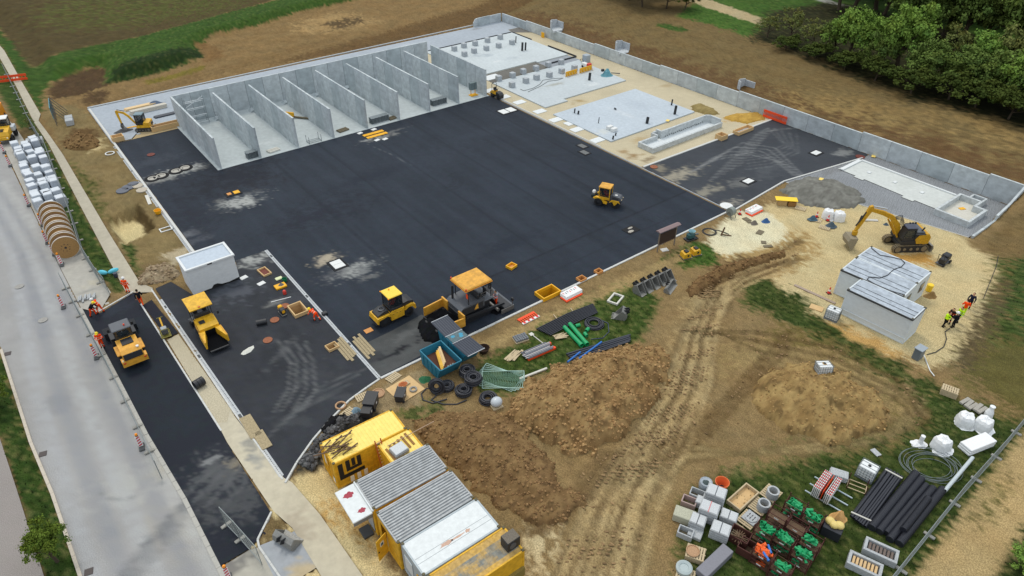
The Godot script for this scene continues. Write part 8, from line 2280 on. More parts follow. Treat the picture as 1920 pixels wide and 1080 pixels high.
func store() -> void:
	var blkp := mat("pe_black",44,46,54,0.38,0.0,"soft",0.6)
	var grn := mat("kg_green",20,158,96,0.5,0.0,"soft",0.8)
	var blu := mat("pe_blue",40,110,190,0.5,0.0,"")
	var wood := mat("pallet_wood",196,178,144)
	var con := mat("block_concrete",186,190,192,0.85,0.0,"dirty",0.8)
	var wht := mat("board_white",236,236,234)
	# pipes on the grass by the kerb
	var t := thing("pipe_bundle","bundle of thin black pipes bending on the grass along the kerb","pipe bundle",P(1065,600))
	for k in 18:
		var o := (k % 9)*2.6
		px_pipe(t,1006 + o*1.2,617 + o*0.55,1064 + o*0.9,588 + o*0.7,0.062,blkp,0.11*(k/9))
		px_pipe(t,1064 + o*0.9,588 + o*0.7,1112 + o*0.4,570 + o*0.75,0.062,blkp,0.11*(k/9))
	for q in [[1038,590,1046,600],[1070,578,1080,592]]: px_pipe(t,q[0],q[1],q[2],q[3],0.05,wood,0.0,0,"batten")
	for q in [[1058,613,1091,648,"green sewer pipe on the grass, on the kerb's side of its twin"],[1068,607,1101,646,"green sewer pipe on the grass, on the coil's side of its twin"]]:
		t = thing("sewer_pipe",q[4],"pipe",P(q[0],q[1]))
		px_pipe(t,q[0],q[1],q[2],q[3],0.2,grn)
		px_pipe(t,lerpf(q[0],q[2],0.9),lerpf(q[1],q[3],0.9),q[2],q[3],0.23,grn,0.0,0,"socket")
	for q in [[1083,613,0.4],[1098,630,2.0],[1101,621,1.0]]: solo("pipe_fitting",mb().pipe(V(-0.22,0.17,0),V(0.22,0.17,0),0.17,0.14,14),grn,"green pipe socket lying between green pipes and black coil","fitting",P(q[0],q[1]),q[2],"green sockets on the grass")
	solo("pipe_coil",coil(0.85,0.06,4,2,6),blkp,"thick black pipe coil lying flat on the grass","coil",P(1113,608),0.0)
	solo("blue_hose",mb().tube(line_px([1122,598,1140,606,1142,622,1130,634,1108,636],0.05),0.035,5),mat("hose_navy",60,70,100,0.6,0.0,""),"navy hose curving round the flat black coil","hose")
	t = thing("pipe_bundle","bundle of dark pipes with two blue ones at the soil heap","pipe bundle",P(1120,655))
	for k in 10: px_pipe(t,1062 + (k % 5)*3.0,664 + (k % 5)*3.2,1180 + (k % 3),628 + (k % 5)*3.0,0.08,mat("pe_slate",56,60,70,0.5,0.0,""),0.14*(k/5))
	px_pipe(t,1085,673,1128,641,0.085,blu,0.25); px_pipe(t,1064,679,1088,660,0.085,blu,0.2)
	# metal profiles on orange boards,cobbles,timber
	t = thing("profile_stack","stack of grey metal profiles on orange boards","profiles",P(1008,662),turn_of(P(1040,648) - P(975,676)))
	for z in [-0.35,0.35]: part(t,"orange_board",mb().cbox(V(0.2,0.12,z),V(2.9,0.24,0.25),0.02),mat("barrier_orange",248,82,30))
	for k in 14: part(t,"profile",mb().cbox(V(rnd(-0.2,0.2),0.29 + 0.07*(k/7),-0.45 + 0.15*(k % 7)),V(2.6,0.06,0.1),0.01),mat("profile_%d" % (k % 3),[140,108,176][k % 3],[144,110,172][k % 3],[150,120,172][k % 3],0.5,0.3,""))
	t = thing("cobble_pallet","pallet of grey cobbles on the grass","pallet load",P(976,637),YAW - 0.2)
	part(t,"pallet_base",mb().cbox(V(0,0.07,0),V(1.3,0.14,0.9),0.02),wood)
	for k in 24: part(t,"cobble",mb().cbox(V(-0.52 + 0.21*(k % 6),0.25,-0.32 + 0.21*(k/6)),V(0.19,0.2 + 0.03*(k % 3),0.19),0.03),mat("cobble",134,138,142,0.85,0.0,"dirty",0.4))
	for q in [[965,668,"pile of pale planks beside the metal profiles",0.9,5],[1052,632,"pile of short timber sticks beside the green pipes",0.4,9]]:
		t = thing("timber_pile",q[2],"timber",P(q[0],q[1]),q[3])
		for k in q[4]: part(t,"timber",mb().cbox(V(rnd(-0.2,0.2),0.05 + 0.05*(k/3),-0.4 + 0.8*k/q[4]),V(1.6 if q[4] < 6 else 1.1,0.06,0.22 if q[4] < 6 else 0.08),0.01),wood,Transform3D(Basis(Vector3.UP,rnd(-0.2,0.2)),Vector3.ZERO))
	solo("sign_paddle",mb().cbox(V(0.9,0.06,0),V(1.6,0.08,0.08),0.02).cbox(V(-0.05,0.06,0),V(0.4,0.06,0.4),0.02),mat("pale_board",206,204,194),"white paddle post lying flat on the grass","post",P(997,628),-0.9)
	solo("long_beam",mb().cbox(V(0,0.1,0),V(2.7,0.16,0.2),0.03),mat("pale_board",206,204,194),"pale beam lying at the foot of the soil heap","beam",P(1000,702),turn_of(P(1024,693) - P(975,712)))
	# fence panels dumped flat
	var fw := mat("fence_pale",176,206,196,0.5,0.3,"")
	for k in 5:
		t = thing("wire_fence","pale wire fence panel dumped flat on the grass","fence panel",P(935,708) + V(0.1*k,0.06 + 0.05*k,0.12*k),YAW - 1.15 + 0.13*k,"dumped fence panels")
		for z in [-1.0,1.0]: part(t,"rail",mb().cyl(V(-1.75,0,z),V(1.75,0,z),0.025,-1,6),fw)
		for x in [-1.75,1.75]: part(t,"post",mb().cyl(V(x,0,-1.0),V(x,0,1.0),0.025,-1,6),fw)
		var w := mb()
		for q in 24: w.bar(V(-1.65 + q*0.14,0,-1),V(-1.65 + q*0.14,0,1),0.01)
		part(t,"wire_mesh",w,mat("wire_green",110,150,130,0.5,0.3,"")).set_meta("kind","stuff")
	# black drain coils in a heap
	var cl := ["top of the coil heap beside the dumped panels","beside the skip end","in the middle of the heap","leaning next to the loose loop","behind the leaning one","next to the wrapped white load"]
	for k in 6:
		var q: Array = [[888,714,0.65,0.5],[876,700,0.62,0.35],[869,737,0.62,0.0],[820,732,0.6,0.0],[838,727,0.55,0.0],[915,750,0.68,0.0]][k]
		var b := solo("drain_coil",coil(q[2],0.055,4,5 if k < 3 else 4,20 + k),blkp,"black drain pipe coil %s" % cl[k],"coil",P(q[0],q[1],q[3]),0.3*k)
		if k == 3: b.rotation = V(1.2,0.2,0.2)
		if k == 3: b.position.y = 0.6
	solo("drain_hose",mb().tube(line_px([838,748,812,756,793,750,790,738,800,728,814,730,818,742,808,750,832,758,856,758,875,750],0.06),0.055,6),blkp,"loose black drain hose loop on soil","hose")
	t = thing("wrapped_load","white film wrapped load on a pallet beside the coils","pallet load",P(931,762),0.5)
	part(t,"pallet_base",mb().cbox(V(0,0.07,0),V(0.9,0.14,0.8),0.02),wood)
	part(t,"film",mb().ell(V(0,0.5,0),V(0.5,0.42,0.45),14,8),mat("film_white",206,214,220,0.3,0.0,"dirty",0.3))
	solo("rusty_basket",mb().lathe([[0.35,0.0],[0.55,0.5],[0.5,0.5],[0.3,0.08],[0.0,0.08]],12),mat("basket_rust",72,50,38,0.9,0.2,"coarse",0.3),"dark rusty wire basket beside the covered skip","basket",P(907,660),0.0)
	solo("green_clips",mb().hump(V(0,0,0),0.6,0.5,0.35,3,12,4),mat("clip_green",46,130,84,0.8,0.0,"coarse",0.25),"heap of green fittings on soil before the open skip","heap",P(797,712),0.0)
	# corner by the container: plywood,pallets,bins
	solo("plywood_sheet",mb().cbox(V(0,0.03,0),V(2.4,0.05,2.2),0.01),mat("plywood",214,180,128),"large plywood sheet lying beside the curved kerb","sheet",P(760,730),YAW + 0.1)
	pallet(P(738,709),YAW + 0.25,"clean pallet lying at the plywood sheet's edge"); pallet(P(757,722,0.06),YAW + 0.1,"small pallet carrying orange tarpaulin on the plywood","",1.0,0.5)
	solo("orange_tarp",mb().hump(Vector3.ZERO,0.45,0.3,0.25,7,12,4),mat("tarp_orange",204,116,66,0.8,0.0,"dirty",0.4),"crumpled orange tarpaulin on the small pallet","tarpaulin",P(755,720,0.2),0.4)
	solo("hose_ring",mb().pipe(V(0,0,0),V(0,0.12,0),0.32,0.2,18),mat("ring_grey",148,146,140),"grey rubber ring lying on the plywood sheet","ring",P(775,731,0.06),0.0)
	solo("clay_cover",mb().lathe([[0.55,0.0],[0.55,0.1],[0.45,0.12],[0.43,0.06],[0.0,0.06]],20),mat("lid_clay",190,152,116,0.85,0.0,"dirty",0.5),"clay coloured round lid beside the curved kerb","lid",P(709,738),0.0)
	solo("stone_ring",mb().pipe(V(0,0,0),V(0,0.16,0),0.45,0.33,18),mat("lid_clay",190,152,116),"stone ring lying against the curved kerb","ring",P(639,762),0.0)
	pallet(P(681,745),YAW - 0.1,"grey slatted pallet next to the black bins"); pallet(P(652,776),YAW + 0.3,"pale pallet under a blue tarpaulin")
	solo("blue_tarp",mb().hump(Vector3.ZERO,0.5,0.6,0.4,5,12,4),mat("tarp_blue",128,156,172,0.7,0.0,"dirty",0.4),"pale blue tarpaulin beside the black bins","tarpaulin",P(667,773),0.0)
	for q in [[752,748,"black plastic bin standing alone on the plywood's corner"],[697,762,"black plastic bin, larger of the pair by the container"],[690,778,"black plastic bin, smaller of the pair by the container"]]:
		t = thing("black_bin",q[2],"bin",P(q[0],q[1]),YAW + 0.8)
		var s := 1.25 if q[0] == 697 else 1.0
		part(t,"tub",mb().ext([-0.5*s,0.1,0.45*s,0.1,0.55*s,0.75*s,-0.55*s,0.75*s],-0.35*s,0.35*s),blkp)
		part(t,"rim",mb().cbox(V(0,0.77*s,0),V(1.2*s,0.06,0.8*s),0.02),blk())
		part(t,"label_plate",mb().b6(-0.1,0.4,0.351*s,0.1,0.55,0.36*s),wht)
		wheel(t,V(-0.4*s,0.12,0.36*s),0.12,0.06,gry())
	# buckets and compactors
	for k in 5: bucket(P(1192 + k*13.5,546 - k*6.5),YAW - PI/2 + 0.1,0.75,1.15,"bare excavator bucket number %s in the row from the kerb" % ["one","two","three","four","five"][k],"buckets in a row",k == 4)
	bucket(P(1252,540),YAW - PI/2 + 0.35,1.9,0.7,"wide shallow grading bucket before the row of buckets","",false)
	bucket(P(1172,596),2.9,0.95,1.15,"single toothed bucket lying by the wooden frame")
	frame_box("wooden_crate","pale wooden pallet frame with metal fitting inside","frame",1154,562,1.6,1.1,0.2,0.16,YAW + 0.35,mat("pale_board",206,204,194))
	bucket(P(533,1024),YAW + 0.4,1.6,1.0,"black loader bucket lying on the corner paving","",false)
	for q in [[1285,482],[1303,476]]:
		t = thing("compactor_attachment","yellow plate compactor attachment on the grass by the notice board","compactor",P(q[0],q[1]),YAW - 0.3,"yellow compactor attachments")
		part(t,"plate",mb().ext([-0.55,0.1,-0.45,0.0,0.45,0.0,0.55,0.1,0.45,0.08,-0.45,0.08],-0.5,0.5),steel())
		part(t,"housing",mb().ext([-0.45,0.1,0.45,0.1,0.38,0.6,0.1,0.72,-0.38,0.6],-0.42,0.42),ylw())
		part(t,"bore",mb().cyl(V(0.05,0.4,0.4),V(0.05,0.4,0.45),0.12),blk())
		part(t,"coupler",mb().cbox(V(0,0.75,0),V(0.4,0.15,0.5),0.03),blk())
	# concrete frames stacked beside the store
	for q in [[1340,934,1.3,0.95,1.3,5,"tall stack of pale concrete frames, topmost of the block cluster"],[1328,962,1.25,0.95,1.2,5,"tall stack of pale concrete frames with red lettering"],[1366,970,1.1,0.8,0.8,3,"stack of pale concrete frames beside the long pallet"],[1350,996,1.2,0.95,0.9,4,"stack of open concrete frames at the cluster's near end"],[1308,978,1.0,0.9,0.8,4,"stack of concrete frames beside the plain concrete box"],[1318,940,0.9,0.7,0.6,3,"greenish low concrete frame stack in the cluster"]]:
		t = thing("frame_stack",q[6],"concrete frames",P(q[0],q[1],0.5)*V(1,0,1),deg_to_rad(-28))
		for k in q[5]: part(t,"concrete_frame",mb().cbox(V(0.02*(k % 2),q[4]*(k + 0.5)/q[5],0),V(q[2],q[4]/q[5] - 0.03,q[3]),0.02),con)
		part(t,"wrapping",mb().cbox(V(0,q[4] + 0.005,0),V(q[2]*0.9,0.02,q[3]*0.9),0.005),mat("film_pale",208,212,214,0.4,0.0,"dirty",0.4))
		part(t,"strap",mb().cbox(V(0.0,q[4] + 0.012,0),V(0.06,0.02,q[3] + 0.02),0.004),mat("strap_red",196,120,120,0.6,0.0,"") if q[0] == 1328 else gry())
	t = thing("concrete_box","plain concrete box with mossy top in the block cluster","box",P(1283,968,0.3)*V(1,0,1),deg_to_rad(-25))
	part(t,"box",mb().cbox(V(0,0.33,0),V(1.4,0.66,0.9),0.04),mat("mossy",190,190,168,0.85,0.0,"dirty",0.6))
	for q in [[1291,946,"pinkish plastic tray with planks in the cluster"],[1306,932,"grey tray with a bucket in the cluster"],[1284,1004,"small concrete chamber with open top beside white plates"]]:
		var fb := frame_box("storage_tray",q[2],"tray",q[0],q[1],1.0,0.7,0.5,0.08,deg_to_rad(-28),mat("tray_pink",182,158,152,0.7,0.0,"dirty",0.6) if q[0] == 1291 else con,mat("beam_olive",122,112,90))
	solo("white_plate",mb().cbox(V(0,0.15,0),V(0.9,0.3,0.8),0.03),con,"stack of white plates behind the small chamber","plates",P(1303,1003),-0.5)
	t = thing("rubble_bag","film bag full of grey netting in the block cluster","bag",P(1321,916),0.0)
	part(t,"bag",mb().lathe([[0.42,0.0],[0.48,0.5],[0.44,0.75],[0.36,0.7],[0.0,0.6]],14),mat("film_grey",172,182,190))
	part(t,"net",mb().hump(V(0,0.62,0),0.34,0.34,0.2,3,12,4),mat("net_dark",96,112,112,0.9,0.0,"coarse",0.2))
	t = thing("orange_tub","round orange tub with dark residue in the block cluster","tub",P(1351,916),0.0)
	part(t,"tub",mb().lathe([[0.34,0.0],[0.5,0.75],[0.46,0.75],[0.3,0.1],[0.0,0.1]],20),mat("tub_orange",232,116,60,0.6,0.0,"soft",0.6))
	part(t,"residue",mb().hump(V(0,0.12,0),0.28,0.28,0.12,3,12,3),blk())
	frame_box("timber_crate","pale timber crate with a sheet over one half","crate",1392,936,2.3,1.1,0.35,0.1,deg_to_rad(40),wood,mat("plywood",214,180,128))
	for k in 4: pallet(P(1382 + k*21,1000 - k*24.5),deg_to_rad(42),"weathered pallet in the line under the concrete rings","pallets under the rings",1.3,1.1)
	for q in [[1447,930,"larger concrete ring on the pallet line"],[1430,953,"smaller concrete ring on the pallet line"]]:
		solo("concrete_ring",mb().pipe(V(0,0,0),V(0,0.6,0),0.42,0.3,22),con,q[2],"ring",P(q[0],q[1],0.15),0.0)
	t = thing("grate_cover","round slotted concrete cover on the pallet line","cover",P(1408,972,0.15),0.7)
	part(t,"plate",mb().cbox(V(0,0.06,0),V(0.95,0.1,0.95),0.02),con)
	part(t,"disc",mb().cyl(V(0,0.1,0),V(0,0.17,0),0.42,0.42,22),con)
	for k in 6: part(t,"slot",mb().cbox(V(-0.12 + 0.24*(k % 2),0.172,-0.2 + 0.2*(k/2)),V(0.18,0.01,0.06),0.003),blk())
	for k in 3: pallet(P(1303,1043) + V(0,0.15*k,0),deg_to_rad(-22),"pallet in the stack carrying the round clay disc","pallets under the disc",1.2,1.0)
	solo("clay_disc",mb().lathe([[0.42,0.0],[0.44,0.1],[0.38,0.12],[0.36,0.07],[0.0,0.07]],22),mat("lid_clay",190,152,116),"round clay disc on the pallet stack","disc",P(1299,1034,0.45),0.0)
	pallet(P(1286,1078),deg_to_rad(-22),"pallet under the grey rubber ring")
	solo("rubber_ring",mb().lathe([[0.5,0.0],[0.52,0.25],[0.4,0.32],[0.3,0.25],[0.28,0.2],[0.0,0.2]],22),mat("ring_pale",176,188,188,0.7,0.0,"soft",0.6),"grey ring with bluish film on its pallet","ring",P(1282,1068,0.15),0.0)
	solo("grey_boards",mb().cbox(V(0,0.3,0),V(2.8,0.6,0.8),0.03),mat("boards_grey",128,128,136,0.6,0.0,"soft",1.0),"grey board pack with white straps among the cages","pack",P(1338,1060),deg_to_rad(40))
	for q in [[1385,1012,"open rusty box full of scrap rods"],[1402,1036,"open dark box with a coiled hose"]]:
		frame_box("scrap_box",q[2],"box",q[0],q[1],1.3,1.0,0.7,0.06,deg_to_rad(-38),mat("cage_rust",92,52,44,0.7,0.2,"dirty",0.5),mat("scrap_rust",112,88,66))
	for k in 8: solo("scrap_rod",mb().bar(V(-0.5,0,0),V(0.5,0.1,0),0.05),mat("scrap_rust",112,88,66),"rusty rod in the open scrap box","rod",P(1385,1010,0.4) + V(0,0.04*k,0.04*k - 0.15),0.4*k,"rods in the scrap box")
	# cages
	var forg := mat("fit_orange",236,104,36,0.5,0.0,"")
	for q in [[1493,945,grn,"carrying green fittings, at the store's far end"],[1526,968,grn,"carrying green fittings, beside the black crate"],[1437,990,grn,"carrying upright green sockets, by the pallet line"],[1472,1008,grn,"carrying green elbows, in the store's middle"],[1523,1012,grn,"carrying small green fittings, far one of the end pair"],[1507,1036,grn,"carrying green elbows, near one of the end pair"],[1434,1034,forg,"carrying orange and blue pipe ends"],[1468,1060,grn,"carrying green sockets, next to the orange ones"],[1462,962,null,"holding black profiles"],[1497,984,null,"nearly empty, in the store's middle"]]:
		cage(q[0],q[1],"rusty top pallet cage " + q[3],q[2],q[0]*7 + q[1],2,20)
	for q in [[1428,1030,1442,1052],[1440,1022,1446,1038]]:
		t = thing("blue_pipe","%s blue pipe end standing in the orange fittings cage" % ("long" if q[0] == 1428 else "short"),"pipe",P(q[0],q[1],1.3))
		px_pipe(t,q[0],q[1],q[2],q[3],0.09,blu,1.2)
	t = thing("black_crate","black mesh crate stuffed with yellow bags","crate",P(1557,1000),deg_to_rad(-35))
	part(t,"walls",mb().cbox(V(0,0.45,0),V(1.2,0.9,1.0),0.04),blkp)
	for k in 3: part(t,"yellow_bag",mb().ell(V(-0.3 + 0.3*k,1.0,-0.1 + 0.15*(k % 2)),V(0.32,0.25,0.3),10,6),mat("bag_yellow",240,214,130,0.5,0.0,"dirty",0.3))
	solo("yellow_bag_heap",mb().hump(Vector3.ZERO,0.6,0.5,0.8,8,14,4),mat("bag_peach",244,190,120,0.5,0.0,"dirty",0.3),"peach and yellow plastic sacks behind the black crate","sacks",P(1572,972),0.0)
	# barrier racks
	for q in [[1536,918,5,"rack of red and white barrier boards, fuller of the two"],[1560,932,3,"rack of white barrier boards with one red, slimmer of the two"]]:
		t = thing("barrier_rack",q[3],"barrier rack",P(q[0],q[1]),deg_to_rad(47))
		for k in q[2]:
			var b := part(t,"barrier_board",mb().cbox(V(0,0.6,-0.22 + 0.11*k),V(2.0,0.95,0.06),0.015),wht)
			for s in 8: part(b,"red_band",mb().cbox(V(-0.87 + 0.25*s,1.078,-0.22 + 0.11*k),V(0.13,0.012,0.05),0.002),mat("board_red",214,50,48))
		for x in [-0.8,0.0,0.8]: part(t,"rack_bar",mb().cbox(V(x,0.06,0.2),V(0.1,0.1,1.8),0.02),mat("rack_light",176,190,196,0.5,0.3,""))
		part(t,"orange_face",mb().cbox(V(0,0.6,0.4 if q[2] > 3 else -0.34),V(1.9,0.9,0.03),0.01),mat("barrier_orange",248,82,30) if q[2] > 3 else wht)
	t = thing("concrete_feet","stack of grey barrier feet behind the barrier racks","barrier feet",P(1570,895),deg_to_rad(-25))
	for k in 4: part(t,"foot",mb().cbox(V(0.03*(k % 2),0.07 + 0.13*k,0),V(1.2,0.12,0.7),0.03),con)
	t = thing("steel_stand","low rusty steel stand with four uprights on the grass","stand",P(1606,914),deg_to_rad(-30))
	for x in [-0.6,0.6]:
		for z in [-0.4,0.4]: part(t,"upright",mb().bar(V(x,0,z),V(x,0.8,z),0.06),mat("cage_rust",92,52,44))
		part(t,"base_bar",mb().bar(V(x,0.1,-0.4),V(x,0.1,0.4),0.05),wood)
	for z in [-0.4,0.0,0.4]: part(t,"cross_bar",mb().bar(V(-0.6,0.12,z),V(0.6,0.12,z),0.05),wood)
	solo("slotted_plate",mb().cbox(V(0,0.04,0),V(0.7,0.08,0.45),0.02),con,"small slotted plate lying on the grass above the caged tank","plate",P(1642,849),-1.2)
	for q in [[1648,1040,"shallow concrete trough with paving bricks beside the fence"],[1618,1066,"shallow concrete trough with yellow bricks under film"]]:
		t = frame_box("concrete_trough",q[2],"trough",q[0],q[1],2.0,1.1,0.55,0.18,deg_to_rad(-33),con,con)
		for k in 7: part(t,"brick",mb().cbox(V(-0.66 + 0.22*k,0.35,0),V(0.15,0.2,0.6),0.02),mat("brick_brown",120,106,98,0.85,0.0,"dirty",0.4) if q[0] > 1630 else mat("brick_tan",224,190,140,0.85,0.0,"dirty",0.4))
	# long pipes beside the fence
	t = thing("pipe_bundle","strapped bundle of slim black pipes in the store","pipe bundle",P(1640,930))
	for k in 15:
		var o := float(k % 8) + (0.5 if k > 7 else 0.0)
		px_pipe(t,1595 + o*4.2 + rnd(-1,1),968 + o*3.0,1663 + o*4.2 + rnd(-2,2),878 + o*2.3,0.085,blkp,0.15*(k/8))
	for q in [[1596,960,1634,977],[1660,880,1692,897]]: px_pipe(t,q[0],q[1],q[2],q[3],0.06,mat("pale_board",206,204,194),0.26,0,"clamp_bar")
	var n := ["outermost towards the slim bundle","second from the slim bundle","third from the slim bundle","fourth from the slim bundle","lying on top of the others","next to the fence"]
	for k in 6:
		var q: Array = [[1634,990,1718,887,0.27,0.0],[1648,997,1728,897,0.26,0.0],[1661,1000,1737,909,0.22,0.0],[1668,1012,1750,915,0.26,0.0],[1694,994,1741,934,0.22,0.4],[1686,1020,1768,917,0.27,0.0]][k]
		t = thing("corrugated_pipe","large black corrugated pipe, " + n[k],"pipe",P(q[0],q[1]),0.0,"large corrugated pipes")
		px_pipe(t,q[0],q[1],q[2],q[3],q[4],blkp,q[5],60)
	solo("wire_loop",loops(),mat("wire_loop_grey",120,130,132,0.5,0.3,""),"wide loose loop of grey wire on the grass","wire",P(1745,876),0.0).scale = V(1.0,1.0,0.85)
	t = thing("fence_pole","thick pale pole lying along the fence","pole",P(1770,920))
	px_pipe(t,1772,920,1824,858,0.13,mat("pole_pale",196,206,210,0.5,0.0,"soft",1.0),0.3)
	# ---- roadside ----
	var d := (P(125,405) - P(45,262)).normalized()
	var side := d.cross(Vector3.UP).normalized()
	var bm := []
	for h in [0.5,0.9,1.3]: bm.append(mb().cbox(V(0,h*0.5,0),V(1.15,h,0.95),0.04).mesh())
	var film := [mat("film_block",196,204,212,0.4,0.0,"dirty",0.8),mat("film_block_b",182,190,200,0.4,0.0,"dirty",0.6)]
	for k in 66:
		var row := k/3
		var f := row/21.0
		var base := P(lerpf(52,100,f),lerpf(278,392,f))
		var p := base - side*(((k % 3) - 1.0)*1.12 + rnd(-0.14,0.14)) + d*rnd(-0.25,0.25)
		if k in [22,36,37]: continue
		var t2 := thing("block_pallet","film-wrapped pallet of pale paving blocks at the roadside","pallet load",p,turn_of(d) + rnd(-0.16,0.16),"block pallets along the road")
		part(t2,"blocks",bm[rng.randi() % 3],film[k % 2])
		part(t2,"top_sheet",mb().cbox(V(0,0,0),V(1.0,0.02,0.8),0.005),mat("film_top",214,220,226,0.35,0.0,"soft",0.7),Transform3D(Basis(),V(0,(t2.get_node("blocks") as MeshInstance3D).mesh.get_aabb().end.y + 0.01,0)))
	var ax := (P(132,470) - P(112,420)).normalized()
	var wd := mat("drum_wood",178,138,84,0.8,0.0,"dirty",0.8)
	var nth := ["at the free end of the row","second in the row","third in the row","fourth in the row","fifth in the row","sixth in the row","beside the block pallets"]
	for k in 7:
		t = thing("cable_drum","wooden cable drum wrapped in film, %s" % nth[k],"cable drum",P(132,485) - ax*(0.8 + 1.38*k),turn_of(ax),"cable drums at the roadside")
		for x in [-0.52,0.52]:
			part(t,"flange",mb().cyl(V(x - 0.06,1.25,0),V(x + 0.06,1.25,0),1.25,1.25,36),wd)
			part(t,"rim_band",mb().pipe(V(x - 0.065,1.25,0),V(x + 0.065,1.25,0),1.262,1.235,36),mat("film_rim",206,200,190,0.4,0.0,""))
		part(t,"cable",mb().cyl(V(-0.46,1.25,0),V(0.46,1.25,0),1.02,-1,30),mat("drum_cable_%d" % (k % 2),150 if k % 2 else 120,112 if k % 2 else 92,60 if k % 2 else 70,0.6,0.0,"fine",0.3))
		part(t,"hub_hole",mb().cyl(V(0.55,1.25,0),V(0.59,1.25,0),0.14,0.14,4),blk())
		for q in 8: part(t,"bolt",mb().cyl(V(0.57,1.25 + 0.4*cos(q*PI/4),0.4*sin(q*PI/4)),V(0.6,1.25 + 0.4*cos(q*PI/4),0.4*sin(q*PI/4)),0.045,0.045,6),blk())
	var bl := ["at the loader strip's far end","beside the worker near the loader","beside the fence by the lower strip","at the lower end of the strip","first of the row from the wheeled machine","second of the row from the wheeled machine","at the block pallets","where blocks meet drums","at the middle drums","beside the last drums","at the free end of the drum row"]
	var rd := mat("beacon_red",200,34,60,0.5,0.0,"")
	for k in 11:
		var q: Array = [[119,576],[181,670],[266,839],[430,1086],[8,286],[19,311],[54,385],[80,422],[89,455],[102,477],[116,497]][k]
		t = thing("striped_beacon","red and white striped beacon with amber lamp, " + bl[k],"beacon",P(q[0],q[1]),deg_to_rad(-62),"striped beacons along the road")
		part(t,"foot",mb().cbox(V(0,0.06,0),V(0.8,0.12,0.4),0.03),mat("foot_dark",96,98,98,0.85,0.0,"dirty",0.5))
		part(t,"board",mb().cbox(V(0,0.68,0),V(0.06,1.05,0.3),0.015),wht)
		for s in 4:
			for x in [-0.033,0.033]: part(t,"red_stripe",mb().ext([-0.123,0.2 + 0.25*s,0.123,0.33 + 0.25*s,0.123,0.45 + 0.25*s,-0.123,0.32 + 0.25*s],-0.003,0.003),rd,Transform3D(Basis(Vector3.UP,PI/2),V(x,0,0)))
		var lamp := part(t,"lamp_body",mb().cbox(V(0,1.26,0),V(0.12,0.1,0.2),0.03),blk())
		part(lamp,"lens",mb().cyl(V(-0.06,1.4,0),V(0.06,1.4,0),0.1,0.1,14),glow_lamp())
	fence([123,541,150,592,213,708,258,800,304,898],"wire fence panel along the fresh asphalt strip")
	fence([90,285,108,335,140,420,160,485,188,530,206,552],"wire fence panel in the grass beside the cable drums")
	fence([12,140,42,200,60,240,84,280],"wire fence panel beside the far footway")
	fence([424,985,450,1012,492,1060],"wire fence panel crossing the strip's lower end")
	fence([1940,770,1868,858,1790,945,1690,1070,1650,1120],"wire fence panel between store and dirt track")
	t = thing("mesh_barrier","orange red barrier across the far footway","barrier",P(26,153),0.4)
	for y in [0.3,0.95]: part(t,"rail",mb().cbox(V(0,y,0),V(4.2,0.4,0.06),0.02),mat("barrier_orange",248,82,30))
	for k in 9: part(t,"baluster",mb().cbox(V(-1.9 + k*0.47,0.6,0),V(0.14,0.5,0.04),0.01),mat("barrier_orange",248,82,30))
	t = thing("site_sign","teal site sign on a steel lattice with concrete weights","sign",P(106,225),deg_to_rad(-60))
	for x in [-2.6,-1.3,0.0,1.3,2.6]:
		part(t,"strut",mb().bar(V(x,0.2,-1.6),V(x,2.6,0),0.08),steel())
		part(t,"post",mb().bar(V(x,0,0),V(x,2.8,0),0.08),steel())
	part(t,"sign_panel",mb().cbox(V(0.3,1.9,0.08),V(4.4,1.7,0.05),0.01),mat("sign_teal",84,176,196,0.5,0.0,"soft",1.0))
	for x in [1.6,2.9]: part(t,"weight_block",mb().cbox(V(x,0.4,-1.7),V(1.2,0.8,1.0),0.04),con)
	solo("stone_pallet",mb().cbox(V(0,0.3,0),V(1.4,0.6,2.0),0.03),con,"grey kerb stone pallet on the verge above the blocks","pallet load",P(66,268),-1.1)
	t = thing("blue_hose_bag","bright cyan bags tied to the fence with a dark can","bags",P(204,516),0.3)
	for s in [-1,1]: part(t,"cyan_bag",mb().ell(V(s*0.5,0.35,0.1),V(0.55,0.25,0.22),12,6),mat("bag_cyan",96,204,226,0.5,0.0,"soft",0.6),Transform3D(Basis(Vector3.UP,s*0.5),Vector3.ZERO))
	part(t,"dark_can",mb().cyl(V(0.75,0,0.5),V(0.75,0.45,0.5),0.2,0.2,14),mat("can_navy",52,58,74,0.5,0.0,""))
	t = thing("stone_pile","loose pile of pale kerb stones at the strip's far end","stones",P(163,561),0.4)
	for k in 8: part(t,"kerb_stone",mb().cbox(V(-0.7 + 0.2*k,0.08 + 0.12*(k % 2),rnd(-0.2,0.2)),V(0.16,0.16,0.8),0.02),con)
	for q in [[14,663],[80,851],[166,1072]]: solo("road_gully",mb().cbox(V(0,-0.01,0),V(0.5,0.05,0.5),0.01),mat("gully",92,84,82,0.7,0.2,"fine",0.3),"dark square gully grate in the road at the kerb","gully",P(q[0],q[1]),0.4,"road gullies")
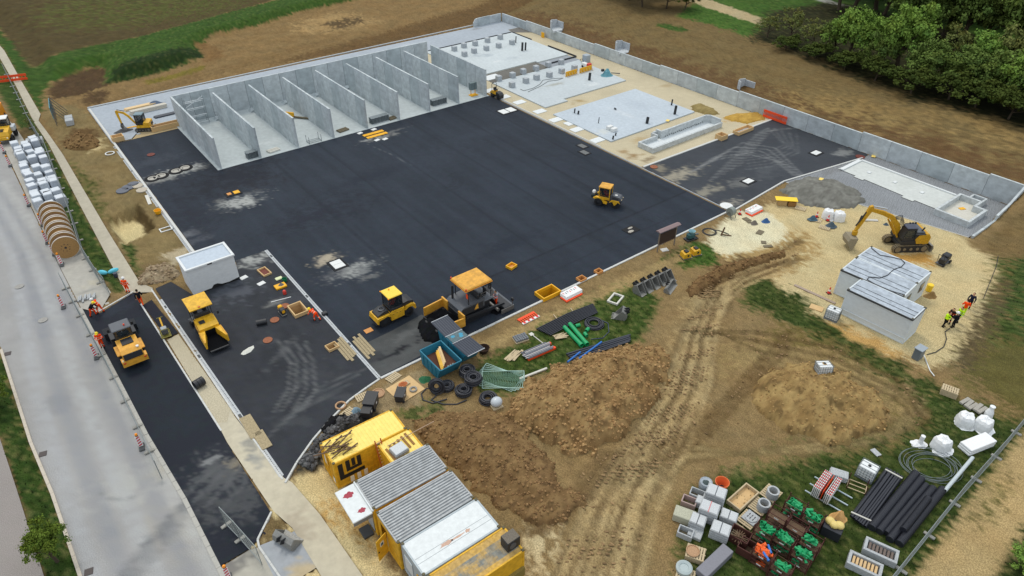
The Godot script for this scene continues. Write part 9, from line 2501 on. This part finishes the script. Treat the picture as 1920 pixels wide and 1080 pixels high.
# ---------- trees and bushes ----------
var crowns := []
func crown_mesh(seed_: int,clumps: int,leaves: int,spread: Vector3,leaf: float,sparse := false) -> ArrayMesh:
	var g := RandomNumberGenerator.new()
	g.seed = seed_
	var b := mb()
	for k in clumps:
		var d := V(g.randfn(),g.randfn(),g.randfn()).normalized()
		if d.y < -0.35: d.y *= -0.6
		var c := d*spread*pow(g.randf(),0.4)*(1.0 + 0.25*sin(d.x*5.0 + seed_)*cos(d.z*4.0))
		var r := g.randf_range(0.1,0.2)*spread.x*(0.7 if sparse else 1.0)
		var tone := g.randf_range(0.72,1.25)
		var warm := g.randf_range(-0.12,0.14)
		for q in leaves:
			var e := V(g.randfn(),g.randfn()*0.75,g.randfn())*r*0.62
			var p := c + e
			var n := (e.normalized() + V(0,0.5,0) + V(g.randfn(),g.randfn(),g.randfn())*0.45).normalized()
			var u := n.cross(V(g.randfn(),g.randfn(),g.randfn())).normalized()*leaf*g.randf_range(0.6,1.25)
			var w := n.cross(u)*g.randf_range(0.5,0.8)
			var t := tone*g.randf_range(0.85,1.15)
			b.col = Color(t*(1.0 + warm),t,t*(1.0 - warm))
			b.tri(p - u,p + u,p + w,n,n,n); b.tri(p - u,p - w,p + u,n,n,n)
	return b.mesh()
func leaf_mat(key: String,c: Color) -> Material:
	if not mats.has(key):
		var m := StandardMaterial3D.new()
		m.resource_name = key
		m.albedo_color = c.linear_to_srgb()
		m.vertex_color_use_as_albedo = true
		m.roughness = 0.8
		m.metallic_specular = 0.15
		m.backlight_enabled = true
		m.backlight = Color(c.r*0.5,c.g*0.6,c.b*0.3)
		mats[key] = m
	return mats[key]
func tree(at: Vector3,h: float,w: float,kind: int,m: Material,label: String,group: String,called := "tree") -> void:
	var t := thing(called,label,"tree" if called == "tree" else "bush",at,rng.randf()*TAU,group)
	var tr := mb()
	var top := h*0.62
	var r := 0.035*h
	tr.cyl(V(0,-0.3,0),V(0.05*h,top*0.5,0.02*h),r,r*0.7,8,false)
	tr.cyl(V(0.05*h,top*0.5,0.02*h),V(0.0,top,0),r*0.7,r*0.3,8,false)
	for k in 6:
		var a := TAU*k/6.0 + rng.randf()
		var y := top*(0.35 + 0.1*k)
		tr.cyl(V(0.03*h,y,0.01*h),V(cos(a)*w*0.34,y + h*0.2,sin(a)*w*0.34),r*0.4,r*0.1,6,false)
	part(t,"trunk",tr,mat("bark",86,74,58,0.95,0.0,"fine",0.5))
	var s := V(w*0.5,h*0.46,w*0.5)
	part(t,"crown",crowns[kind],m,Transform3D(Basis.from_scale(s),V(0,h*0.56,0)))
func trees() -> void:
	for k in 4: crowns.append(crown_mesh(40 + k,95,90,Vector3.ONE*0.95,0.052))
	crowns.append(crown_mesh(60,60,34,Vector3.ONE*0.95,0.045,true))
	crowns.append(crown_mesh(61,70,70,V(1,0.9,1),0.075))
	var ms := [leaf_mat("leaf_fresh",Color(0.18,0.29,0.055)),leaf_mat("leaf_mid",Color(0.13,0.19,0.045)),leaf_mat("leaf_olive",Color(0.18,0.2,0.06)),leaf_mat("leaf_dark",Color(0.065,0.09,0.02))]
	var said := ["fresh green leafy tree","mid green leafy tree","olive sparse budding tree","dark green dense tree"]
	# [base pixel x,y,height,width,crown,leaf]
	var belt := [[1478,78,6.5,5.5,4,2],[1440,70,4.5,5.0,4,2],[1520,92,5.5,6.0,4,2],[1585,112,9.0,7.5,0,0],[1625,120,8.5,7.0,1,0],[1560,100,6.0,5.5,2,1],[1682,138,11.0,8.0,2,0],[1650,132,7.0,6.0,3,1],[1730,160,7.5,7.0,0,1],[1765,150,9.0,6.5,4,2],[1800,175,7.5,7.0,1,1],[1828,160,9.0,6.5,3,0],[1862,190,8.0,7.5,2,1],[1900,205,8.5,7.5,0,0],[1880,170,10.0,7.0,1,2],[1940,220,9.0,8.0,3,1],[1990,235,9.0,8.0,2,0],[1780,185,5.0,6.0,5,3],[1830,200,5.0,6.5,5,3],[1890,222,5.0,6.5,5,3],[1710,172,4.5,6.0,5,3],[1640,148,4.0,5.5,5,3],[1585,128,3.6,5.0,5,3],[1530,108,3.2,5.0,5,3],[1475,90,2.8,4.5,5,3],[1945,235,5.0,6.5,5,3]]
	for k in belt.size():
		var q: Array = belt[k]
		var p := P(q[0],q[1],3.6)
		p.y = 3.0 + 0.03*(k % 3)
		tree(p,q[2],q[3],q[4],ms[q[5]],said[q[5]] + " in the belt above the bank" if q[4] != 5 else "low dark shrub at the foot of the tree belt","trees above the bank" if q[4] != 5 else "shrubs below the tree belt","tree" if q[4] != 5 else "bush")
	# the wood behind
	var g := RandomNumberGenerator.new()
	g.seed = 4
	for k in 46:
		var x := lerpf(1560,2080,(k % 16)/15.0) + g.randf_range(-14,14)
		var y := 2.0 + 26.0*(k/16) + (x - 1560)*0.16*(0.4 + 0.3*(k/16)) + g.randf_range(-6,6)
		if k/16 == 2 and x < 1700: continue
		var p := P(x,y - 6.0,4.5)
		p.y = 3.8
		tree(p,g.randf_range(10,14),g.randf_range(8,10.5),k % 4,ms[3] if k % 3 else ms[1],"tall dark tree in the wood behind the belt","trees of the wood")
	for q in [[1205,6,6.0,7.0,0],[1250,10,5.0,7.0,1],[1285,14,4.0,5.0,2],[1180,-6,7.0,7.0,3],[1230,-12,7.0,8.0,1],[1150,-16,6.0,7.0,2],[1275,-8,6.0,6.0,0]]:
		var p := P(q[0],q[1],4.0)
		p.y = 3.6
		tree(p,q[2],q[3],q[4],ms[3],"dark bushy tree beside the pale field track","trees by the field track")
	tree(P(108,1052),3.6,2.5,2,leaf_mat("leaf_lime",Color(0.13,0.19,0.03)),"small lime green roadside tree on the verge","")
	tree(P(-4,760),3.6,2.6,1,leaf_mat("leaf_lime",Color(0.13,0.19,0.03)),"small tree on the verge cut by the path","")
	tree(P(1925,1075),2.0,2.6,3,ms[0],"green bush beside the dirt track","","bush")
	tree(P(58,240),1.6,1.8,4,ms[2],"small sparse bush on the verge near the wheeled machine","","bush")
func build_all() -> void:
	walls()
	vehicles()
	people()
	cabins()
	heaps()
	yard_things()
	store()
	trees()
func _ready() -> void:
	rng.seed = 11
	nz.seed = 3; nz.frequency = 0.1; nz.fractal_octaves = 4
	nz2.seed = 8; nz2.frequency = 0.1; nz2.fractal_octaves = 3
	var cam := Camera3D.new()
	cam.name = "camera"
	cam.position = Vector3(0, CAMH, 0)
	cam.rotation_degrees = Vector3(-PITCH, 0, 0)
	cam.fov = 45.44
	cam.near = 0.5
	cam.far = 3000.0
	add_child(cam)
	var env := Environment.new()
	env.background_mode = Environment.BG_SKY
	var sky := ProceduralSkyMaterial.new()
	sky.sky_top_color = Color(1.1, 1.13, 1.16)
	sky.sky_horizon_color = Color(0.73, 0.76, 0.8)
	sky.sky_curve = 0.6
	sky.ground_bottom_color = Color(0.35, 0.33, 0.3)
	sky.ground_horizon_color = Color(0.6, 0.6, 0.6)
	sky.sun_angle_max = 1.0
	env.sky = Sky.new()
	env.sky.sky_material = sky
	env.tonemap_mode = Environment.TONE_MAPPER_LINEAR
	env.tonemap_exposure = 0.93
	env.sdfgi_enabled = true
	env.ssao_enabled = true
	env.ssil_enabled = true
	var we := WorldEnvironment.new()
	we.name = "environment"
	we.environment = env
	add_child(we)
	var sun := DirectionalLight3D.new()
	sun.name = "sun"
	sun.light_energy = 0.45
	sun.light_color = Color(1.0, 0.97, 0.92)
	sun.light_angular_distance = 16.0
	sun.shadow_enabled = true
	sun.rotation_degrees = Vector3(-62, -150, 0)
	add_child(sun)
	paving()
	ground()
	build_all()
